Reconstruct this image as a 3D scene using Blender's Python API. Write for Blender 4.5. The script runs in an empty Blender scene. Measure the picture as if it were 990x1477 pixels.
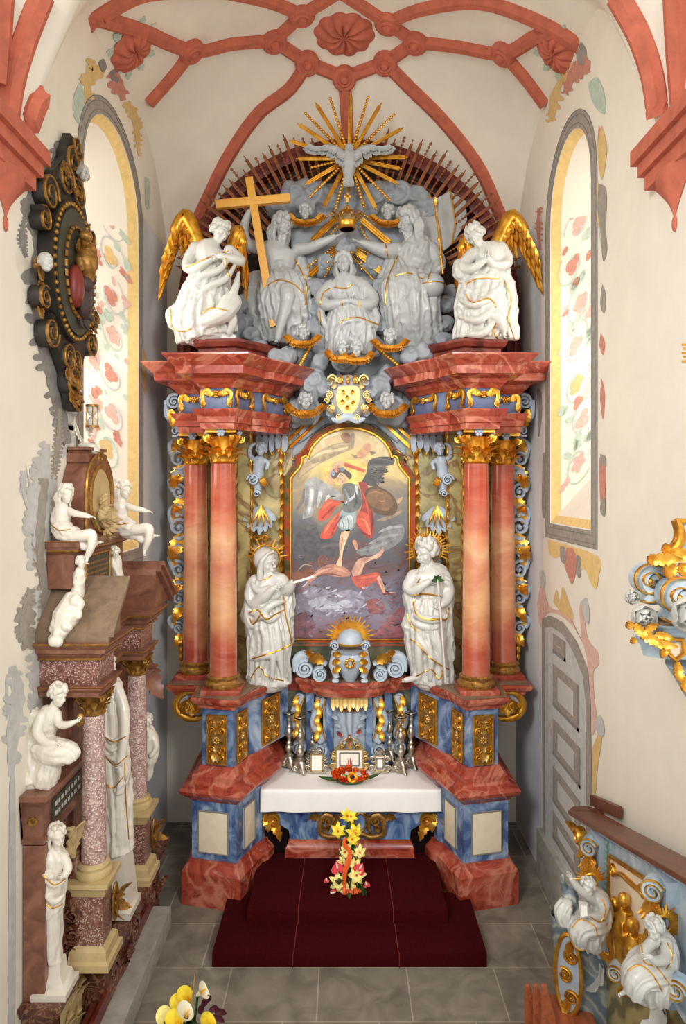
import bpy, bmesh, math, random
from math import sin, cos, pi, sqrt, radians, atan2
from mathutils import Vector, Matrix, Euler, noise
from mathutils.bvhtree import BVHTree
V = Vector
sc = bpy.context.scene
COL = sc.collection
F, CX, HY, CZ = 985.0, 495.0, 700.0, 5.65      # focal length in px, principal point, eye height
def Q(px, py, Y):
    "point of the place seen at pixel (px, py) at depth Y"
    return V(((px - CX) * Y / F, Y, CZ - (py - HY) * Y / F))
def QX(px, py, X):
    "point on the plane x = X"
    Y = X * F / (px - CX)
    return V((X, Y, CZ - (py - HY) * Y / F))
def QZ(px, py, z):
    Y = (CZ - z) * F / (py - HY)
    return V(((px - CX) * Y / F, Y, z))
def S(Y): return Y / F                          # metres per pixel at depth Y

# ------------------------------------------------------------------ materials
def lin(c):
    c = c / 255.0
    return c / 12.92 if c <= 0.04045 else ((c + 0.055) / 1.055) ** 2.4
def rgb(r, g, b): return (lin(r), lin(g), lin(b), 1)
def base_mat(name, rough=.6, metal=0.0, spec=.5, coat=0.0):
    m = bpy.data.materials.new(name); m.use_nodes = True
    nt = m.node_tree; b = nt.nodes['Principled BSDF']
    b.inputs['Roughness'].default_value = rough; b.inputs['Metallic'].default_value = metal
    b.inputs['Specular IOR Level'].default_value = spec
    b.inputs['Coat Weight'].default_value = coat; b.inputs['Coat Roughness'].default_value = .12
    return m, nt, b
def plain(name, col, rough=.6, metal=0.0, var=.08, scale=6.0, bump=0.0, spec=.5, coat=0.0):
    "one colour with slight uneven tone"
    c = rgb(*col); lo = tuple(x * (1 - var) for x in c[:3]) + (1,); hi = tuple(min(1, x * (1 + var)) for x in c[:3]) + (1,)
    return veins(name, [(.3, lo), (.7, hi)], scale, 4, 0.3, rough, metal, bump=bump, spec=spec, coat=coat, lin_cols=True)
def veins(name, stops, scale=3.0, detail=6, dist=1.0, rough=.35, metal=0.0, stretch=(1, 1, 1), bump=0.0, spec=.5, coat=0.0,
          lin_cols=False, vein=None, vein_scale=2.0, kind='noise', speck=None):
    m, nt, b = base_mat(name, rough, metal, spec, coat)
    N, L = nt.nodes, nt.links
    geo = N.new('ShaderNodeNewGeometry'); mp = N.new('ShaderNodeMapping'); mp.inputs['Scale'].default_value = stretch
    L.new(geo.outputs['Position'], mp.inputs['Vector'])
    if kind == 'noise':
        n = N.new('ShaderNodeTexNoise'); n.inputs['Scale'].default_value = scale; n.inputs['Detail'].default_value = detail
        n.inputs['Distortion'].default_value = dist; n.inputs['Roughness'].default_value = .6; fac = n.outputs['Fac']
    elif kind == 'wave':
        n = N.new('ShaderNodeTexWave'); n.bands_direction = 'DIAGONAL'; n.inputs['Scale'].default_value = scale; n.inputs['Detail'].default_value = detail
        n.inputs['Distortion'].default_value = dist; n.inputs['Detail Scale'].default_value = 1.5; fac = n.outputs['Fac']
    else:
        n = N.new('ShaderNodeTexVoronoi'); n.inputs['Scale'].default_value = scale; fac = n.outputs['Color']
        n.inputs['Randomness'].default_value = 1
        sp = N.new('ShaderNodeSeparateColor'); L.new(fac, sp.inputs[0]); fac = sp.outputs[0]
    L.new(mp.outputs['Vector'], n.inputs['Vector'])
    cr = N.new('ShaderNodeValToRGB'); e = cr.color_ramp.elements
    while len(e) < len(stops): e.new(.5)
    for el, (p, c) in zip(e, stops):
        el.position = p; el.color = c if lin_cols else rgb(*c)
    L.new(fac, cr.inputs['Fac']); out = cr.outputs['Color']
    if vein:
        n2 = N.new('ShaderNodeTexNoise'); n2.inputs['Scale'].default_value = vein_scale; n2.inputs['Detail'].default_value = 8; n2.inputs['Distortion'].default_value = 1.6
        L.new(mp.outputs['Vector'], n2.inputs['Vector'])
        c2 = N.new('ShaderNodeValToRGB'); q = c2.color_ramp.elements
        q[0].position = .46; q[0].color = (0, 0, 0, 1); q[1].position = .5; q[1].color = (1, 1, 1, 1)
        t = q.new(.54); t.color = (0, 0, 0, 1)
        L.new(n2.outputs['Fac'], c2.inputs['Fac'])
        mx = N.new('ShaderNodeMix'); mx.data_type = 'RGBA'; L.new(c2.outputs['Color'], mx.inputs['Factor'])
        L.new(out, mx.inputs[6]); mx.inputs[7].default_value = rgb(*vein); out = mx.outputs[2]
    if speck:
        v = N.new('ShaderNodeTexVoronoi'); v.inputs['Scale'].default_value = speck[1]; L.new(geo.outputs['Position'], v.inputs['Vector'])
        sp = N.new('ShaderNodeSeparateColor'); L.new(v.outputs['Color'], sp.inputs[0])
        gt = N.new('ShaderNodeMath'); gt.operation = 'GREATER_THAN'; gt.inputs[1].default_value = speck[2]; L.new(sp.outputs[0], gt.inputs[0])
        mx = N.new('ShaderNodeMix'); mx.data_type = 'RGBA'; L.new(gt.outputs[0], mx.inputs['Factor'])
        L.new(out, mx.inputs[6]); mx.inputs[7].default_value = rgb(*speck[0]); out = mx.outputs[2]
    L.new(out, b.inputs['Base Color'])
    if bump:
        bp = N.new('ShaderNodeBump'); bp.inputs['Strength'].default_value = bump; bp.inputs['Distance'].default_value = .02
        nb = N.new('ShaderNodeTexNoise'); nb.inputs['Scale'].default_value = scale * 4; nb.inputs['Detail'].default_value = 4
        L.new(geo.outputs['Position'], nb.inputs['Vector'])
        L.new(nb.outputs['Fac'], bp.inputs['Height']); L.new(bp.outputs['Normal'], b.inputs['Normal'])
    return m
M = {}

# ------------------------------------------------------------------ mesh builder
ORI = {}                                        # world origin of every thing / part
def tag(o, label=None, cat=None, group=None, kind=None):
    for k, v in (('label', label), ('category', cat), ('group', group), ('kind', kind)):
        if v: o[k] = v
    return o
def thing(name, label, cat, loc, group=None):
    o = bpy.data.objects.new(name, None); COL.objects.link(o); o.location = loc
    o.empty_display_size = .1
    ORI[o.name] = V(loc)
    return tag(o, label, cat, group)
def link(name, me, mat, parent, origin):
    o = bpy.data.objects.new(name, me); COL.objects.link(o)
    if mat is not None: me.materials.append(mat)
    if parent is not None:
        o.parent = parent; po = ORI[parent.name]; o.location = origin - po
    else: o.location = origin
    ORI[o.name] = V(origin)
    return o
def frame(d, up=None):
    d = V(d).normalized()
    up = V(up) if up is not None else (V((0, 0, 1)) if abs(d.z) < .95 else V((0, 1, 0)))
    s = d.cross(up)
    if s.length < 1e-6: s = d.cross(V((1, 0, 0)))
    s.normalize(); u = s.cross(d).normalized()
    return s, u
def catmull(pts, n=6):
    "smooth resample of tuples of any length"
    P = [tuple(p) for p in pts]
    if len(P) < 3:
        a, b = P[0], P[-1]
        return [tuple(x + (y - x) * i / n for x, y in zip(a, b)) for i in range(n + 1)]
    out = []
    for i in range(len(P) - 1):
        p0 = P[max(i - 1, 0)]; p1 = P[i]; p2 = P[i + 1]; p3 = P[min(i + 2, len(P) - 1)]
        for k in range(n):
            t = k / n; t2 = t * t; t3 = t2 * t
            out.append(tuple(.5 * (2 * b + (c - a) * t + (2 * a - 5 * b + 4 * c - d) * t2 + (3 * b - a - 3 * c + d) * t3) for a, b, c, d in zip(p0, p1, p2, p3)))
    out.append(P[-1])
    return out
def vcat(pts, n=6): return [V(p) for p in catmull(pts, n)]
class MB:
    def __init__(s): s.v = []; s.f = []
    def add(s, vs, fs):
        o = len(s.v); s.v += [V(p) for p in vs]; s.f += [tuple(i + o for i in f) for f in fs]; return s
    def box(s, x0, x1, y0, y1, z0, z1):
        vs = [(x, y, z) for x in (x0, x1) for y in (y0, y1) for z in (z0, z1)]
        return s.add(vs, [(0, 1, 3, 2), (4, 6, 7, 5), (0, 4, 5, 1), (2, 3, 7, 6), (0, 2, 6, 4), (1, 5, 7, 3)])
    def obox(s, c, ax, ay, az):
        "box from centre and three half-vectors"
        c, ax, ay, az = V(c), V(ax), V(ay), V(az)
        vs = [c + ax * i + ay * j + az * k for i in (-1, 1) for j in (-1, 1) for k in (-1, 1)]
        return s.add(vs, [(0, 1, 3, 2), (4, 6, 7, 5), (0, 4, 5, 1), (2, 3, 7, 6), (0, 2, 6, 4), (1, 5, 7, 3)])
    def lathe(s, c, prof, n=32, axis=(0, 0, 1), a0=0, a1=2 * pi, sq=0):
        c = V(c); d = V(axis).normalized(); sx, sy = frame(d); k = len(prof); full = abs(a1 - a0 - 2 * pi) < 1e-6
        m = n if full else n + 1; vs = []
        for i in range(m):
            a = a0 + (a1 - a0) * i / n
            for r, z in prof:
                vs.append(c + d * z + sx * (r * cos(a)) + sy * (r * sin(a)))
        fs = []
        for i in range(n if full else n):
            j = (i + 1) % m
            for q in range(k - 1): fs.append((i * k + q, j * k + q, j * k + q + 1, i * k + q + 1))
        if full:
            if prof[0][0] > 1e-5: fs.append(tuple(i * k for i in range(m))[::-1])
            if prof[-1][0] > 1e-5: fs.append(tuple(i * k + k - 1 for i in range(m)))
        return s.add(vs, fs)
    def tube(s, pts, r, n=8, closed=False, up=None, flat=None):
        "round (or elliptic: flat = radius ratio along the second axis) tube along points"
        pts = [V(p) for p in pts]; k = len(pts)
        rs = list(r) if isinstance(r, (list, tuple)) else [r] * k
        if len(rs) != k: rs = [rs[0] + (rs[-1] - rs[0]) * i / (k - 1) for i in range(k)] if len(rs) == 2 else [rs[min(len(rs) - 1, int(i * len(rs) / k))] for i in range(k)]
        vs = []; prev = None
        for i, p in enumerate(pts):
            a = pts[i - 1] if i > 0 else (pts[-1] if closed else p); b = pts[i + 1] if i < k - 1 else (pts[0] if closed else p)
            d = (b - a)
            if d.length < 1e-9: d = V((0, 0, 1))
            d.normalize()
            if prev is None or up is not None: sx, sy = frame(d, up)
            else:
                sx = prev - d * prev.dot(d)
                if sx.length < 1e-6: sx, _ = frame(d)
                sx.normalize(); sy = sx.cross(d).normalized()
            prev = sx
            for q in range(n):
                t = 2 * pi * q / n + (pi / n)
                vs.append(p + sx * (rs[i] * cos(t)) + sy * (rs[i] * sin(t) * (flat if flat else 1)))
        fs = []
        for i in range(k if closed else k - 1):
            j = (i + 1) % k
            for q in range(n): fs.append((i * n + q, i * n + (q + 1) % n, j * n + (q + 1) % n, j * n + q))
        if not closed:
            fs.append(tuple(range(n))[::-1]); fs.append(tuple((k - 1) * n + q for q in range(n)))
        return s.add(vs, fs)
    def ell(s, c, r, rot=None, n=14):
        c = V(c); r = r if isinstance(r, (tuple, list)) else (r, r, r)
        h = max(5, n // 2 + 1); vs = []; fs = []
        R = rot.to_matrix() if isinstance(rot, Euler) else rot
        def T(x, y, z):
            p = V((x * r[0], y * r[1], z * r[2]))
            return c + (R @ p if R is not None else p)
        vs.append(T(0, 0, 1))
        for i in range(1, h):
            ph = pi * i / h
            for j in range(n): vs.append(T(sin(ph) * cos(2 * pi * j / n), sin(ph) * sin(2 * pi * j / n), cos(ph)))
        vs.append(T(0, 0, -1)); e = len(vs) - 1
        for j in range(n): fs.append((0, 1 + j, 1 + (j + 1) % n)); fs.append((e, e - n + (j + 1) % n, e - n + j))
        for i in range(h - 2):
            for j in range(n):
                a = 1 + i * n + j; b = 1 + i * n + (j + 1) % n; fs.append((a, a + n, b + n, b))
        return s.add(vs, fs)
    def prism(s, poly, d):
        "closed planar outline (3-D points) pushed along vector d"
        poly = [V(p) for p in poly]; d = V(d); n = len(poly)
        nr = V((0, 0, 0))
        for i in range(n): nr += poly[i].cross(poly[(i + 1) % n])
        if nr.dot(d) > 0: poly = poly[::-1]
        fs = [tuple(range(n)), tuple(range(2 * n - 1, n - 1, -1))] + [(i, n + i, n + (i + 1) % n, (i + 1) % n) for i in range(n)]
        fs = [fs[0], fs[1]] + [tuple(reversed(f)) for f in fs[2:]]
        return s.add(poly + [p + d for p in poly], fs)
    def sweep(s, plan, prof, closed=False, caps=True):
        "moulding: profile [(out, z)] swept along plan [(x, y)] with mitred corners; out is to the viewer's side"
        plan = [V((p[0], p[1])) for p in plan]; n = len(plan); k = len(prof); vs = []
        for i in range(n):
            ds = []
            if i > 0 or closed: ds.append((plan[i] - plan[i - 1]).normalized())
            if i < n - 1 or closed: ds.append((plan[(i + 1) % n] - plan[i]).normalized())
            ns = [V((d.y, -d.x)) for d in ds]
            m = ns[0] if len(ns) == 1 else (ns[0] + ns[1]) / max(.25, 1 + ns[0].dot(ns[1]))
            for o, z in prof: vs.append((plan[i].x + m.x * o, plan[i].y + m.y * o, z))
        fs = []
        for i in range(n if closed else n - 1):
            j = (i + 1) % n
            for q in range(k - 1): fs.append((i * k + q, j * k + q, j * k + q + 1, i * k + q + 1))
        if caps:
            fs.append(tuple(i * k for i in range(n))[::-1]); fs.append(tuple(i * k + k - 1 for i in range(n)))
            if not closed:
                fs.append(tuple(range(k))); fs.append(tuple((n - 1) * k + q for q in range(k))[::-1])
        return s.add(vs, fs)
    def grid(s, fn, nu, nv, wrapu=False):
        vs = [fn(i / nu, j / nv) for i in range(nu if wrapu else nu + 1) for j in range(nv + 1)]; fs = []
        m = nu if wrapu else nu + 1
        for i in range(nu):
            for j in range(nv):
                a = i * (nv + 1) + j; b = ((i + 1) % m) * (nv + 1) + j; fs.append((a, b, b + 1, a + 1))
        return s.add(vs, fs)
    def leaf(s, base, d, nrm, L, W, curl=.3, lobes=5, th=.012, nu=14, fold=.25):
        "acanthus-like leaf: lobed outline, curling away along nrm at the tip"
        base = V(base); d = V(d).normalized(); nrm = (V(nrm) - d * V(nrm).dot(d)).normalized(); sd = d.cross(nrm)
        rows = []; 
        for i in range(nu + 1):
            t = i / nu; w = W * (sin(pi * min(1, t * .86 + .12)) ** .8) * (1 + .22 * cos(2 * pi * lobes * t))
            w = max(w, .004)
            ang = curl * 2.2 * t * t
            c = base + d * (L * (t * cos(ang * .6))) + nrm * (L * t * sin(ang * .8))
            rows.append((c, w))
        vs = []
        for c, w in rows:
            for u in (-1, -.5, 0, .5, 1): vs.append(c + sd * (u * w) + nrm * (fold * w * (abs(u) - .5) + th))
        k = len(vs)
        for c, w in rows:
            for u in (-1, -.5, 0, .5, 1): vs.append(c + sd * (u * w * .98) + nrm * (fold * w * (abs(u) - .5) - th))
        fs = []
        for i in range(nu):
            for q in range(4):
                a = i * 5 + q; fs.append((a, a + 1, a + 6, a + 5)); fs.append((k + a, k + a + 5, k + a + 6, k + a + 1))
            a = i * 5; fs.append((a, a + 5, k + a + 5, k + a)); a += 4; fs.append((a, k + a, k + a + 5, a + 5))
        fs.append((0, k, k + 1, 1)); 
        return s.add(vs, fs)
    def scroll(s, c, ux, uz, r0, turns=2.2, th=.3, depth=.05, a0=0, cw=1, shrink=.78, n=18, nrm=None, eye=True):
        "flat spiral band of radius r0 in the plane ux, uz; nrm = depth axis"
        c, ux, uz = V(c), V(ux).normalized(), V(uz).normalized(); nr = V(nrm).normalized() if nrm is not None else ux.cross(uz).normalized()
        m = int(turns * n); vs = []; k = 6
        for i in range(m + 1):
            t = i / m; r = r0 * (1 - shrink * t); a = a0 + cw * 2 * pi * turns * t; h = r0 * th * (1 - .55 * t) * .5
            e = ux * cos(a) + uz * sin(a); p = c + e * (r - h)
            dd = depth * (1 - .15 * t)
            for o, z in ((h, -dd), (h, dd * .7), (h * .6, dd), (-h * .6, dd), (-h, dd * .7), (-h, -dd)): vs.append(p + e * o + nr * z)
        fs = []
        for i in range(m):
            for q in range(k): fs.append((i * k + q, i * k + (q + 1) % k, (i + 1) * k + (q + 1) % k, (i + 1) * k + q))
        fs.append(tuple(range(k))[::-1]); fs.append(tuple(m * k + q for q in range(k)))
        s.add(vs, fs)
        if eye: s.ell(c + nr * depth * .3, (r0 * .2, r0 * .2, r0 * .2), n=8)
        return s
    def band(s, pts, nrm, w, depth):
        "ribbon of half width w (list or number) and half depth along pts, facing nrm, with a rounded front"
        pts = [V(p) for p in pts]; nrm = V(nrm).normalized(); k = len(pts); vs = []
        ws = w if isinstance(w, list) else [w] * k
        if len(ws) != k: ws = [a[0] for a in catmull([(x,) for x in ws], max(1, (k - 1) // (len(ws) - 1)))]; ws = (ws + [ws[-1]] * k)[:k]
        for i, p in enumerate(pts):
            d = (pts[min(i + 1, k - 1)] - pts[max(i - 1, 0)]).normalized(); sd = d.cross(nrm).normalized(); h = ws[i]
            for o, z in ((h, -depth), (h, depth * .6), (h * .55, depth), (-h * .55, depth), (-h, depth * .6), (-h, -depth)): vs.append(p + sd * o + nrm * z)
        fs = []
        for i in range(k - 1):
            for q in range(6): fs.append((i * 6 + q, i * 6 + (q + 1) % 6, (i + 1) * 6 + (q + 1) % 6, (i + 1) * 6 + q))
        fs.append(tuple(range(6))[::-1]); fs.append(tuple((k - 1) * 6 + q for q in range(6)))
        return s.add(vs, fs)
    def mirror(s, xc, i0=0, f0=0):
        o = len(s.v); n = o - i0
        vs = [V((2 * xc - p.x, p.y, p.z)) for p in s.v[i0:]]
        fs = [tuple(reversed([i - i0 for i in f])) for f in s.f[f0:]]
        return s.add(vs, fs)
    def jitter(s, a, sc_=3, seed=0):
        for p in s.v:
            p += noise.noise_vector(p * sc_ + V((seed, 0, 0))) * a
        return s
    def build(s, name, mat, parent=None, smooth=35, bevel=0, origin=None, recalc=True):
        if not s.v: return None
        if origin is None:
            lo = V([min(p[i] for p in s.v) for i in range(3)]); hi = V([max(p[i] for p in s.v) for i in range(3)])
            origin = V(((lo.x + hi.x) / 2, (lo.y + hi.y) / 2, lo.z))
        me = bpy.data.meshes.new(name); me.from_pydata([p - origin for p in s.v], [], s.f)
        if recalc:
            bm = bmesh.new(); bm.from_mesh(me); bmesh.ops.recalc_face_normals(bm, faces=bm.faces)
            if bevel:
                es = [e for e in bm.edges if len(e.link_faces) == 2 and e.calc_face_angle(0) > .6]
                bmesh.ops.bevel(bm, geom=es, offset=bevel, segments=2, affect='EDGES', profile=.7)
            bm.to_mesh(me); bm.free()
        me.validate()
        if smooth:
            me.shade_smooth(); me.set_sharp_from_angle(angle=radians(smooth))
        return link(name, me, mat, parent, origin)
def part(name, mb, mat, parent, **k): return mb.build(name, M[mat] if isinstance(mat, str) else mat, parent, **k)
def solo(name, label, cat, mb, mat, group=None, kind=None, **k):
    o = mb.build(name, M[mat] if isinstance(mat, str) else mat, None, **k)
    return tag(o, label, cat, group, kind)

# ------------------------------------------------------------------ carved figures (one continuous body each)
def remesh(mb, vox, smooth=2, fac=.5):
    me = bpy.data.meshes.new('tmp'); me.from_pydata(mb.v, [], mb.f)
    bm = bmesh.new(); bm.from_mesh(me); bmesh.ops.recalc_face_normals(bm, faces=bm.faces); bm.to_mesh(me); bm.free()
    o = bpy.data.objects.new('tmp', me); COL.objects.link(o)
    r = o.modifiers.new('r', 'REMESH'); r.mode = 'VOXEL'; r.voxel_size = vox; r.adaptivity = 0
    if smooth:
        q = o.modifiers.new('s', 'SMOOTH'); q.factor = fac; q.iterations = smooth
    dg = bpy.context.evaluated_depsgraph_get(); dg.update()
    out = bpy.data.meshes.new_from_object(o.evaluated_get(dg), depsgraph=dg)
    bpy.data.objects.remove(o); bpy.data.meshes.remove(me)
    vs = [v.co.copy() for v in out.vertices]; fs = [tuple(p.vertices) for p in out.polygons]
    bpy.data.meshes.remove(out)
    return vs, fs
class Fig:
    "a carved figure; every point is given as (px, py, d): photo pixel and metres in front (-) of or behind (+) the plane Y"
    def __init__(s, name, label, cat, Y, mat='statue', vox=.012, group=None, foot=None, smooth=2, plane=None):
        s.Y = Y; s.mat = mat; s.vox = vox; s.sm = smooth; s.crease = S(Y) * 100; s.ca = .62; s.S = MB(); s.Cl = MB(); s.H = MB(); s.hair = MB(); s.hems = []; s.subs = []
        s.pl = plane
        s.root = thing(name, label, cat, s.q(*(foot or (0, 0, 0))) if foot else (0, 0, 0), group); s.foot = foot
        if not foot: ORI[s.root.name] = V((0, 0, 0))
    def q(s, px, py, d=0):
        if s.pl: return s.pl(px, py, d)
        return Q(px, py, s.Y + d)
    def k(s): return S(s.Y)
    def blob(s, path, folds=0, amp=.08, twist=1.0, seed=0, n=6, m=None, mb=None, flare=0):
        "path of (px, py, d, half width px, half depth m): a loft with cloth folds"
        P = catmull(path, n); k = s.k(); C = [s.q(p[0], p[1], p[2]) for p in P]; m = m or (48 if folds else 14); vs = []; fs = []
        N = len(P); rnd = random.Random(seed); ph = [rnd.uniform(0, 6.28) for _ in range(6)]
        for i, p in enumerate(P):
            a = C[max(i - 1, 0)]; b = C[min(i + 1, N - 1)]; d = (b - a).normalized()
            yy = V((0, 1, 0)) - d * d.y
            if yy.length < .2: yy = V((0, 0, 1)) - d * d.z
            yy.normalize(); xx = yy.cross(d).normalized(); t = i / (N - 1)
            for j in range(m):
                th = 2 * pi * j / m; e = 1
                if folds:
                    w = amp * (1 + flare * t)
                    f = abs(sin(folds * .5 * th + ph[0] + twist * 2.2 * t + .5 * sin(3 * t + ph[1]))) + .55 * abs(sin(folds * .83 * th + ph[2] - twist * 3 * t)) + .35 * sin(2 * th + ph[3] + 3 * t)
                    e = 1 + w * (f - .9)
                vs.append(C[i] + xx * (p[3] * k * e * cos(th)) + yy * (p[4] * e * sin(th)))
        for i in range(N - 1):
            for j in range(m): fs.append((i * m + j, i * m + (j + 1) % m, (i + 1) * m + (j + 1) % m, (i + 1) * m + j))
        fs.append(tuple(range(m))[::-1]); fs.append(tuple((N - 1) * m + j for j in range(m)))
        (mb or s.S).add(vs, fs)
        if folds and mb is None: s.Cl.add(vs, fs)
        for e, idx in ((0, 0), (1, N - 1)):      # rounded ends
            r = min(P[idx][3] * k, P[idx][4]) * .9
            (mb or s.S).ell(C[idx], (P[idx][3] * k * .92, P[idx][4] * .92, r * .55), n=12)
        return s
    def limb(s, path, n=5):
        "path of (px, py, d, r px)"
        k = s.k(); P = catmull(path, n); s.S.tube([s.q(p[0], p[1], p[2]) for p in P], [p[3] * k for p in P], 12)
        for p in (P[0], P[-1]): s.S.ell(s.q(*p[:3]), p[3] * k, n=10)
        return s
    def ball(s, px, py, d, rx, ry, rz, mb=None, rot=None):
        k = s.k(); (mb or s.S).ell(s.q(px, py, d), (rx * k, ry, rz * k), rot=rot); return s
    def fold(s, path, r, n=6, mb=None):
        "raised cloth fold: (px, py, d) path, radius px (tapers at both ends)"
        k = s.k(); P = catmull(path, n); N = len(P)
        (mb or s.S).tube([s.q(*p[:3]) for p in P], [r * k * (.35 + .65 * sin(pi * i / (N - 1))) for i in range(N)], 8); return s
    def head(s, px, py, d, r, look=(0, -1, 0), tilt=0, hair='short', beard=False, seed=1, hair_r=1.0):
        "r = half head height in px; look = facing; tilt = lean of the crown to the right (radians)"
        k = s.k(); R = r * k; c = s.q(px, py, d); f = V(look).normalized(); up = V((sin(tilt), 0, cos(tilt))); up = (up - f * up.dot(f)).normalized(); sd = f.cross(up).normalized()
        Mx = Matrix((sd, f, up)).transposed()
        def at(x, y, z): return c + sd * (x * R) + f * (y * R) + up * (z * R)
        B = MB()
        B.ell(at(0, -.1, .22), (.68 * R, .82 * R, .76 * R), Mx, 20)          # skull
        B.ell(at(0, .2, -.35), (.5 * R, .52 * R, .62 * R), Mx, 16)           # face and jaw
        B.ell(at(0, .52, -.8), (.2 * R, .2 * R, .17 * R), Mx, 10)            # chin
        B.tube([at(0, .72, .12), at(0, .86, -.08), at(0, .98, -.27)], [.07 * R, .09 * R, .125 * R], 8)   # nose
        B.ell(at(0, .86, -.27), (.16 * R, .11 * R, .08 * R), Mx, 8)
        for q in (-1, 1):
            B.tube([at(q * .1, .74, .17), at(q * .3, .7, .2), at(q * .47, .5, .12)], [.07 * R, .08 * R, .05 * R], 6)   # brow
            B.ell(at(q * .26, .62, .0), (.12 * R, .1 * R, .075 * R), Mx, 8)      # eye
            B.ell(at(q * .34, .48, -.3), (.2 * R, .2 * R, .2 * R), Mx, 8)        # cheek
            B.ell(at(q * .68, -.1, -.08), (.08 * R, .16 * R, .24 * R), Mx, 8)    # ear
        B.ell(at(0, .76, -.49), (.19 * R, .09 * R, .05 * R), Mx, 8); B.ell(at(0, .73, -.59), (.16 * R, .09 * R, .055 * R), Mx, 8)   # lips
        s.S.add(B.v, B.f)
        rnd = random.Random(seed); Hh = s.hair
        if hair in ('short', 'curly', 'long', 'bun'):
            for i in range(90):
                z = rnd.uniform(-.35, 1); a = rnd.uniform(0, 2 * pi); rr = sqrt(max(0, 1 - (z * .8) ** 2))
                x = .74 * rr * cos(a); y = -.1 + .86 * rr * sin(a)
                if y > .42 and z < .55 or y > .2 and z < .1: continue
                w = (.15 + rnd.random() * .1) * hair_r
                p = at(x * 1.0, y, z * .82 + .2)
                Hh.ell(p, (w * R, w * R, w * R * 1.3), Mx, 7)
            for i in range(14):                        # wavy locks over the crown
                a = -1.3 + 2.6 * i / 13
                Hh.tube([at(.1 * sin(a), .3, .93), at(.55 * sin(a), .38 - .25 * abs(a), .75), at(.74 * sin(a), -.02 - .1 * abs(a), .35), at(.74 * sin(a), -.15, -.15)], [.07 * R, .11 * R, .11 * R, .07 * R], 6)
        if hair == 'long':
            for q in (-1, 1):
                for i in range(4):
                    u = q * (.62 + .07 * i); Hh.tube([V(p) for p in catmull([at(u, -.05 - .15 * i, .1), at(u * 1.12, -.1 - .15 * i, -.5), at(u * .95, -.05 - .14 * i, -1.05), at(u * 1.05, -.12 * i, -1.5 - .1 * i)], 4)], [.16 * R, .19 * R, .17 * R, .13 * R, .06 * R], 7)
        if hair == 'bun':
            Hh.ell(at(0, -.95, .35), (.36 * R, .34 * R, .34 * R), Mx, 12)
        if hair == 'veil':
            vs = []
            Hh.ell(at(0, -.2, .2), (.84 * R, .92 * R, .92 * R), Mx, 20)
            for q in (-1, 1): Hh.tube([at(q * .45, .5, .75), at(q * .78, .25, .2), at(q * .76, .1, -.5), at(q * .6, .1, -1.3)], [.12 * R, .2 * R, .24 * R, .3 * R], 8)
            Hh.tube([at(-.45, .5, .75), at(0, .62, .9), at(.45, .5, .75)], [.12 * R] * 3, 8)
        if beard:
            for i in range(26):
                a = rnd.uniform(-1, 1); z = rnd.uniform(-1.45, -.5); w = 1 - .45 * (-.5 - z)
                Hh.tube([at(a * .48 * w, .45 - .35 * abs(a), z + .28), at(a * .45 * w, .62 - .4 * abs(a), z), at(a * .38 * w, .6 - .35 * abs(a), z - .3)], [.07 * R, .12 * R, .03 * R], 6)
            for q in (-1, 1): Hh.tube([at(0, .84, -.4), at(q * .2, .78, -.46), at(q * .33, .6, -.68)], [.06 * R, .09 * R, .04 * R], 6)
        return s
    def hand(s, px, py, d, to, size=9, palm=(0, -1, 0), curl=.5, spread=.16, flip=1):
        "hand from the wrist (px, py, d) pointing along the direction `to` (x, y, z); size = px length"
        k = s.k(); L = size * k; w = s.q(px, py, d); f = V(to).normalized(); n = V(palm); n = (n - f * n.dot(f)).normalized(); sd = f.cross(n).normalized() * flip
        H = s.H
        H.tube([w - f * L * .12, w + f * L * .12, w + f * L * .32, w + f * L * .5], [L * .16, L * .19, L * .24, L * .22], 10, up=n, flat=.55)
        for i, (o, ln) in enumerate(((-.2, .46), (-.065, .52), (.07, .48), (.2, .38))):
            b = w + f * L * .46 + sd * (o * L); dr = (f + sd * o * spread * 4).normalized(); pts = [b]; a = 0
            for j, seg in enumerate((.42, .32, .26)):
                a += curl * (.5 + .35 * j) * .8
                pts.append(pts[-1] + (dr * cos(a) + n * sin(a)) * (seg * ln * L))
            H.tube(pts, [L * .068, L * .064, L * .056, L * .04], 7); H.ell(pts[-1], L * .04, n=6)
        b = w + f * L * .14 - sd * L * .15; t1 = b + (f * .7 - sd * .6 + n * .25).normalized() * L * .25; t2 = t1 + (f * .9 - sd * .1 + n * (.15 + .4 * curl)).normalized() * L * .2
        H.tube([b, t1, t2], [L * .085, L * .07, L * .045], 7); H.ell(t2, L * .045, n=6)
        return s
    def foot_(s, px, py, d, to, size=12, r=None):
        "foot from ankle along `to`"
        k = s.k(); L = size * k; w = s.q(px, py, d); f = V(to).normalized(); n = V((0, 0, 1)) - f * f.z
        if n.length < .1: n = V((0, -1, 0))
        n.normalize(); sd = f.cross(n)
        s.S.tube([w - f * L * .2, w + f * L * .15, w + f * L * .5, w + f * L * .75], [L * .17, L * .2, L * .18, L * .14], 10)
        for i in range(5):
            o = (-.14 + .07 * i); s.H.ell(w + f * L * (.86 - .04 * abs(i - 1)) + sd * (o * L), (L * .05 if i else L * .065), n=8)
        return s
    def hem(s, path, r=1.0): s.hems.append((path, r)); return s
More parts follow.
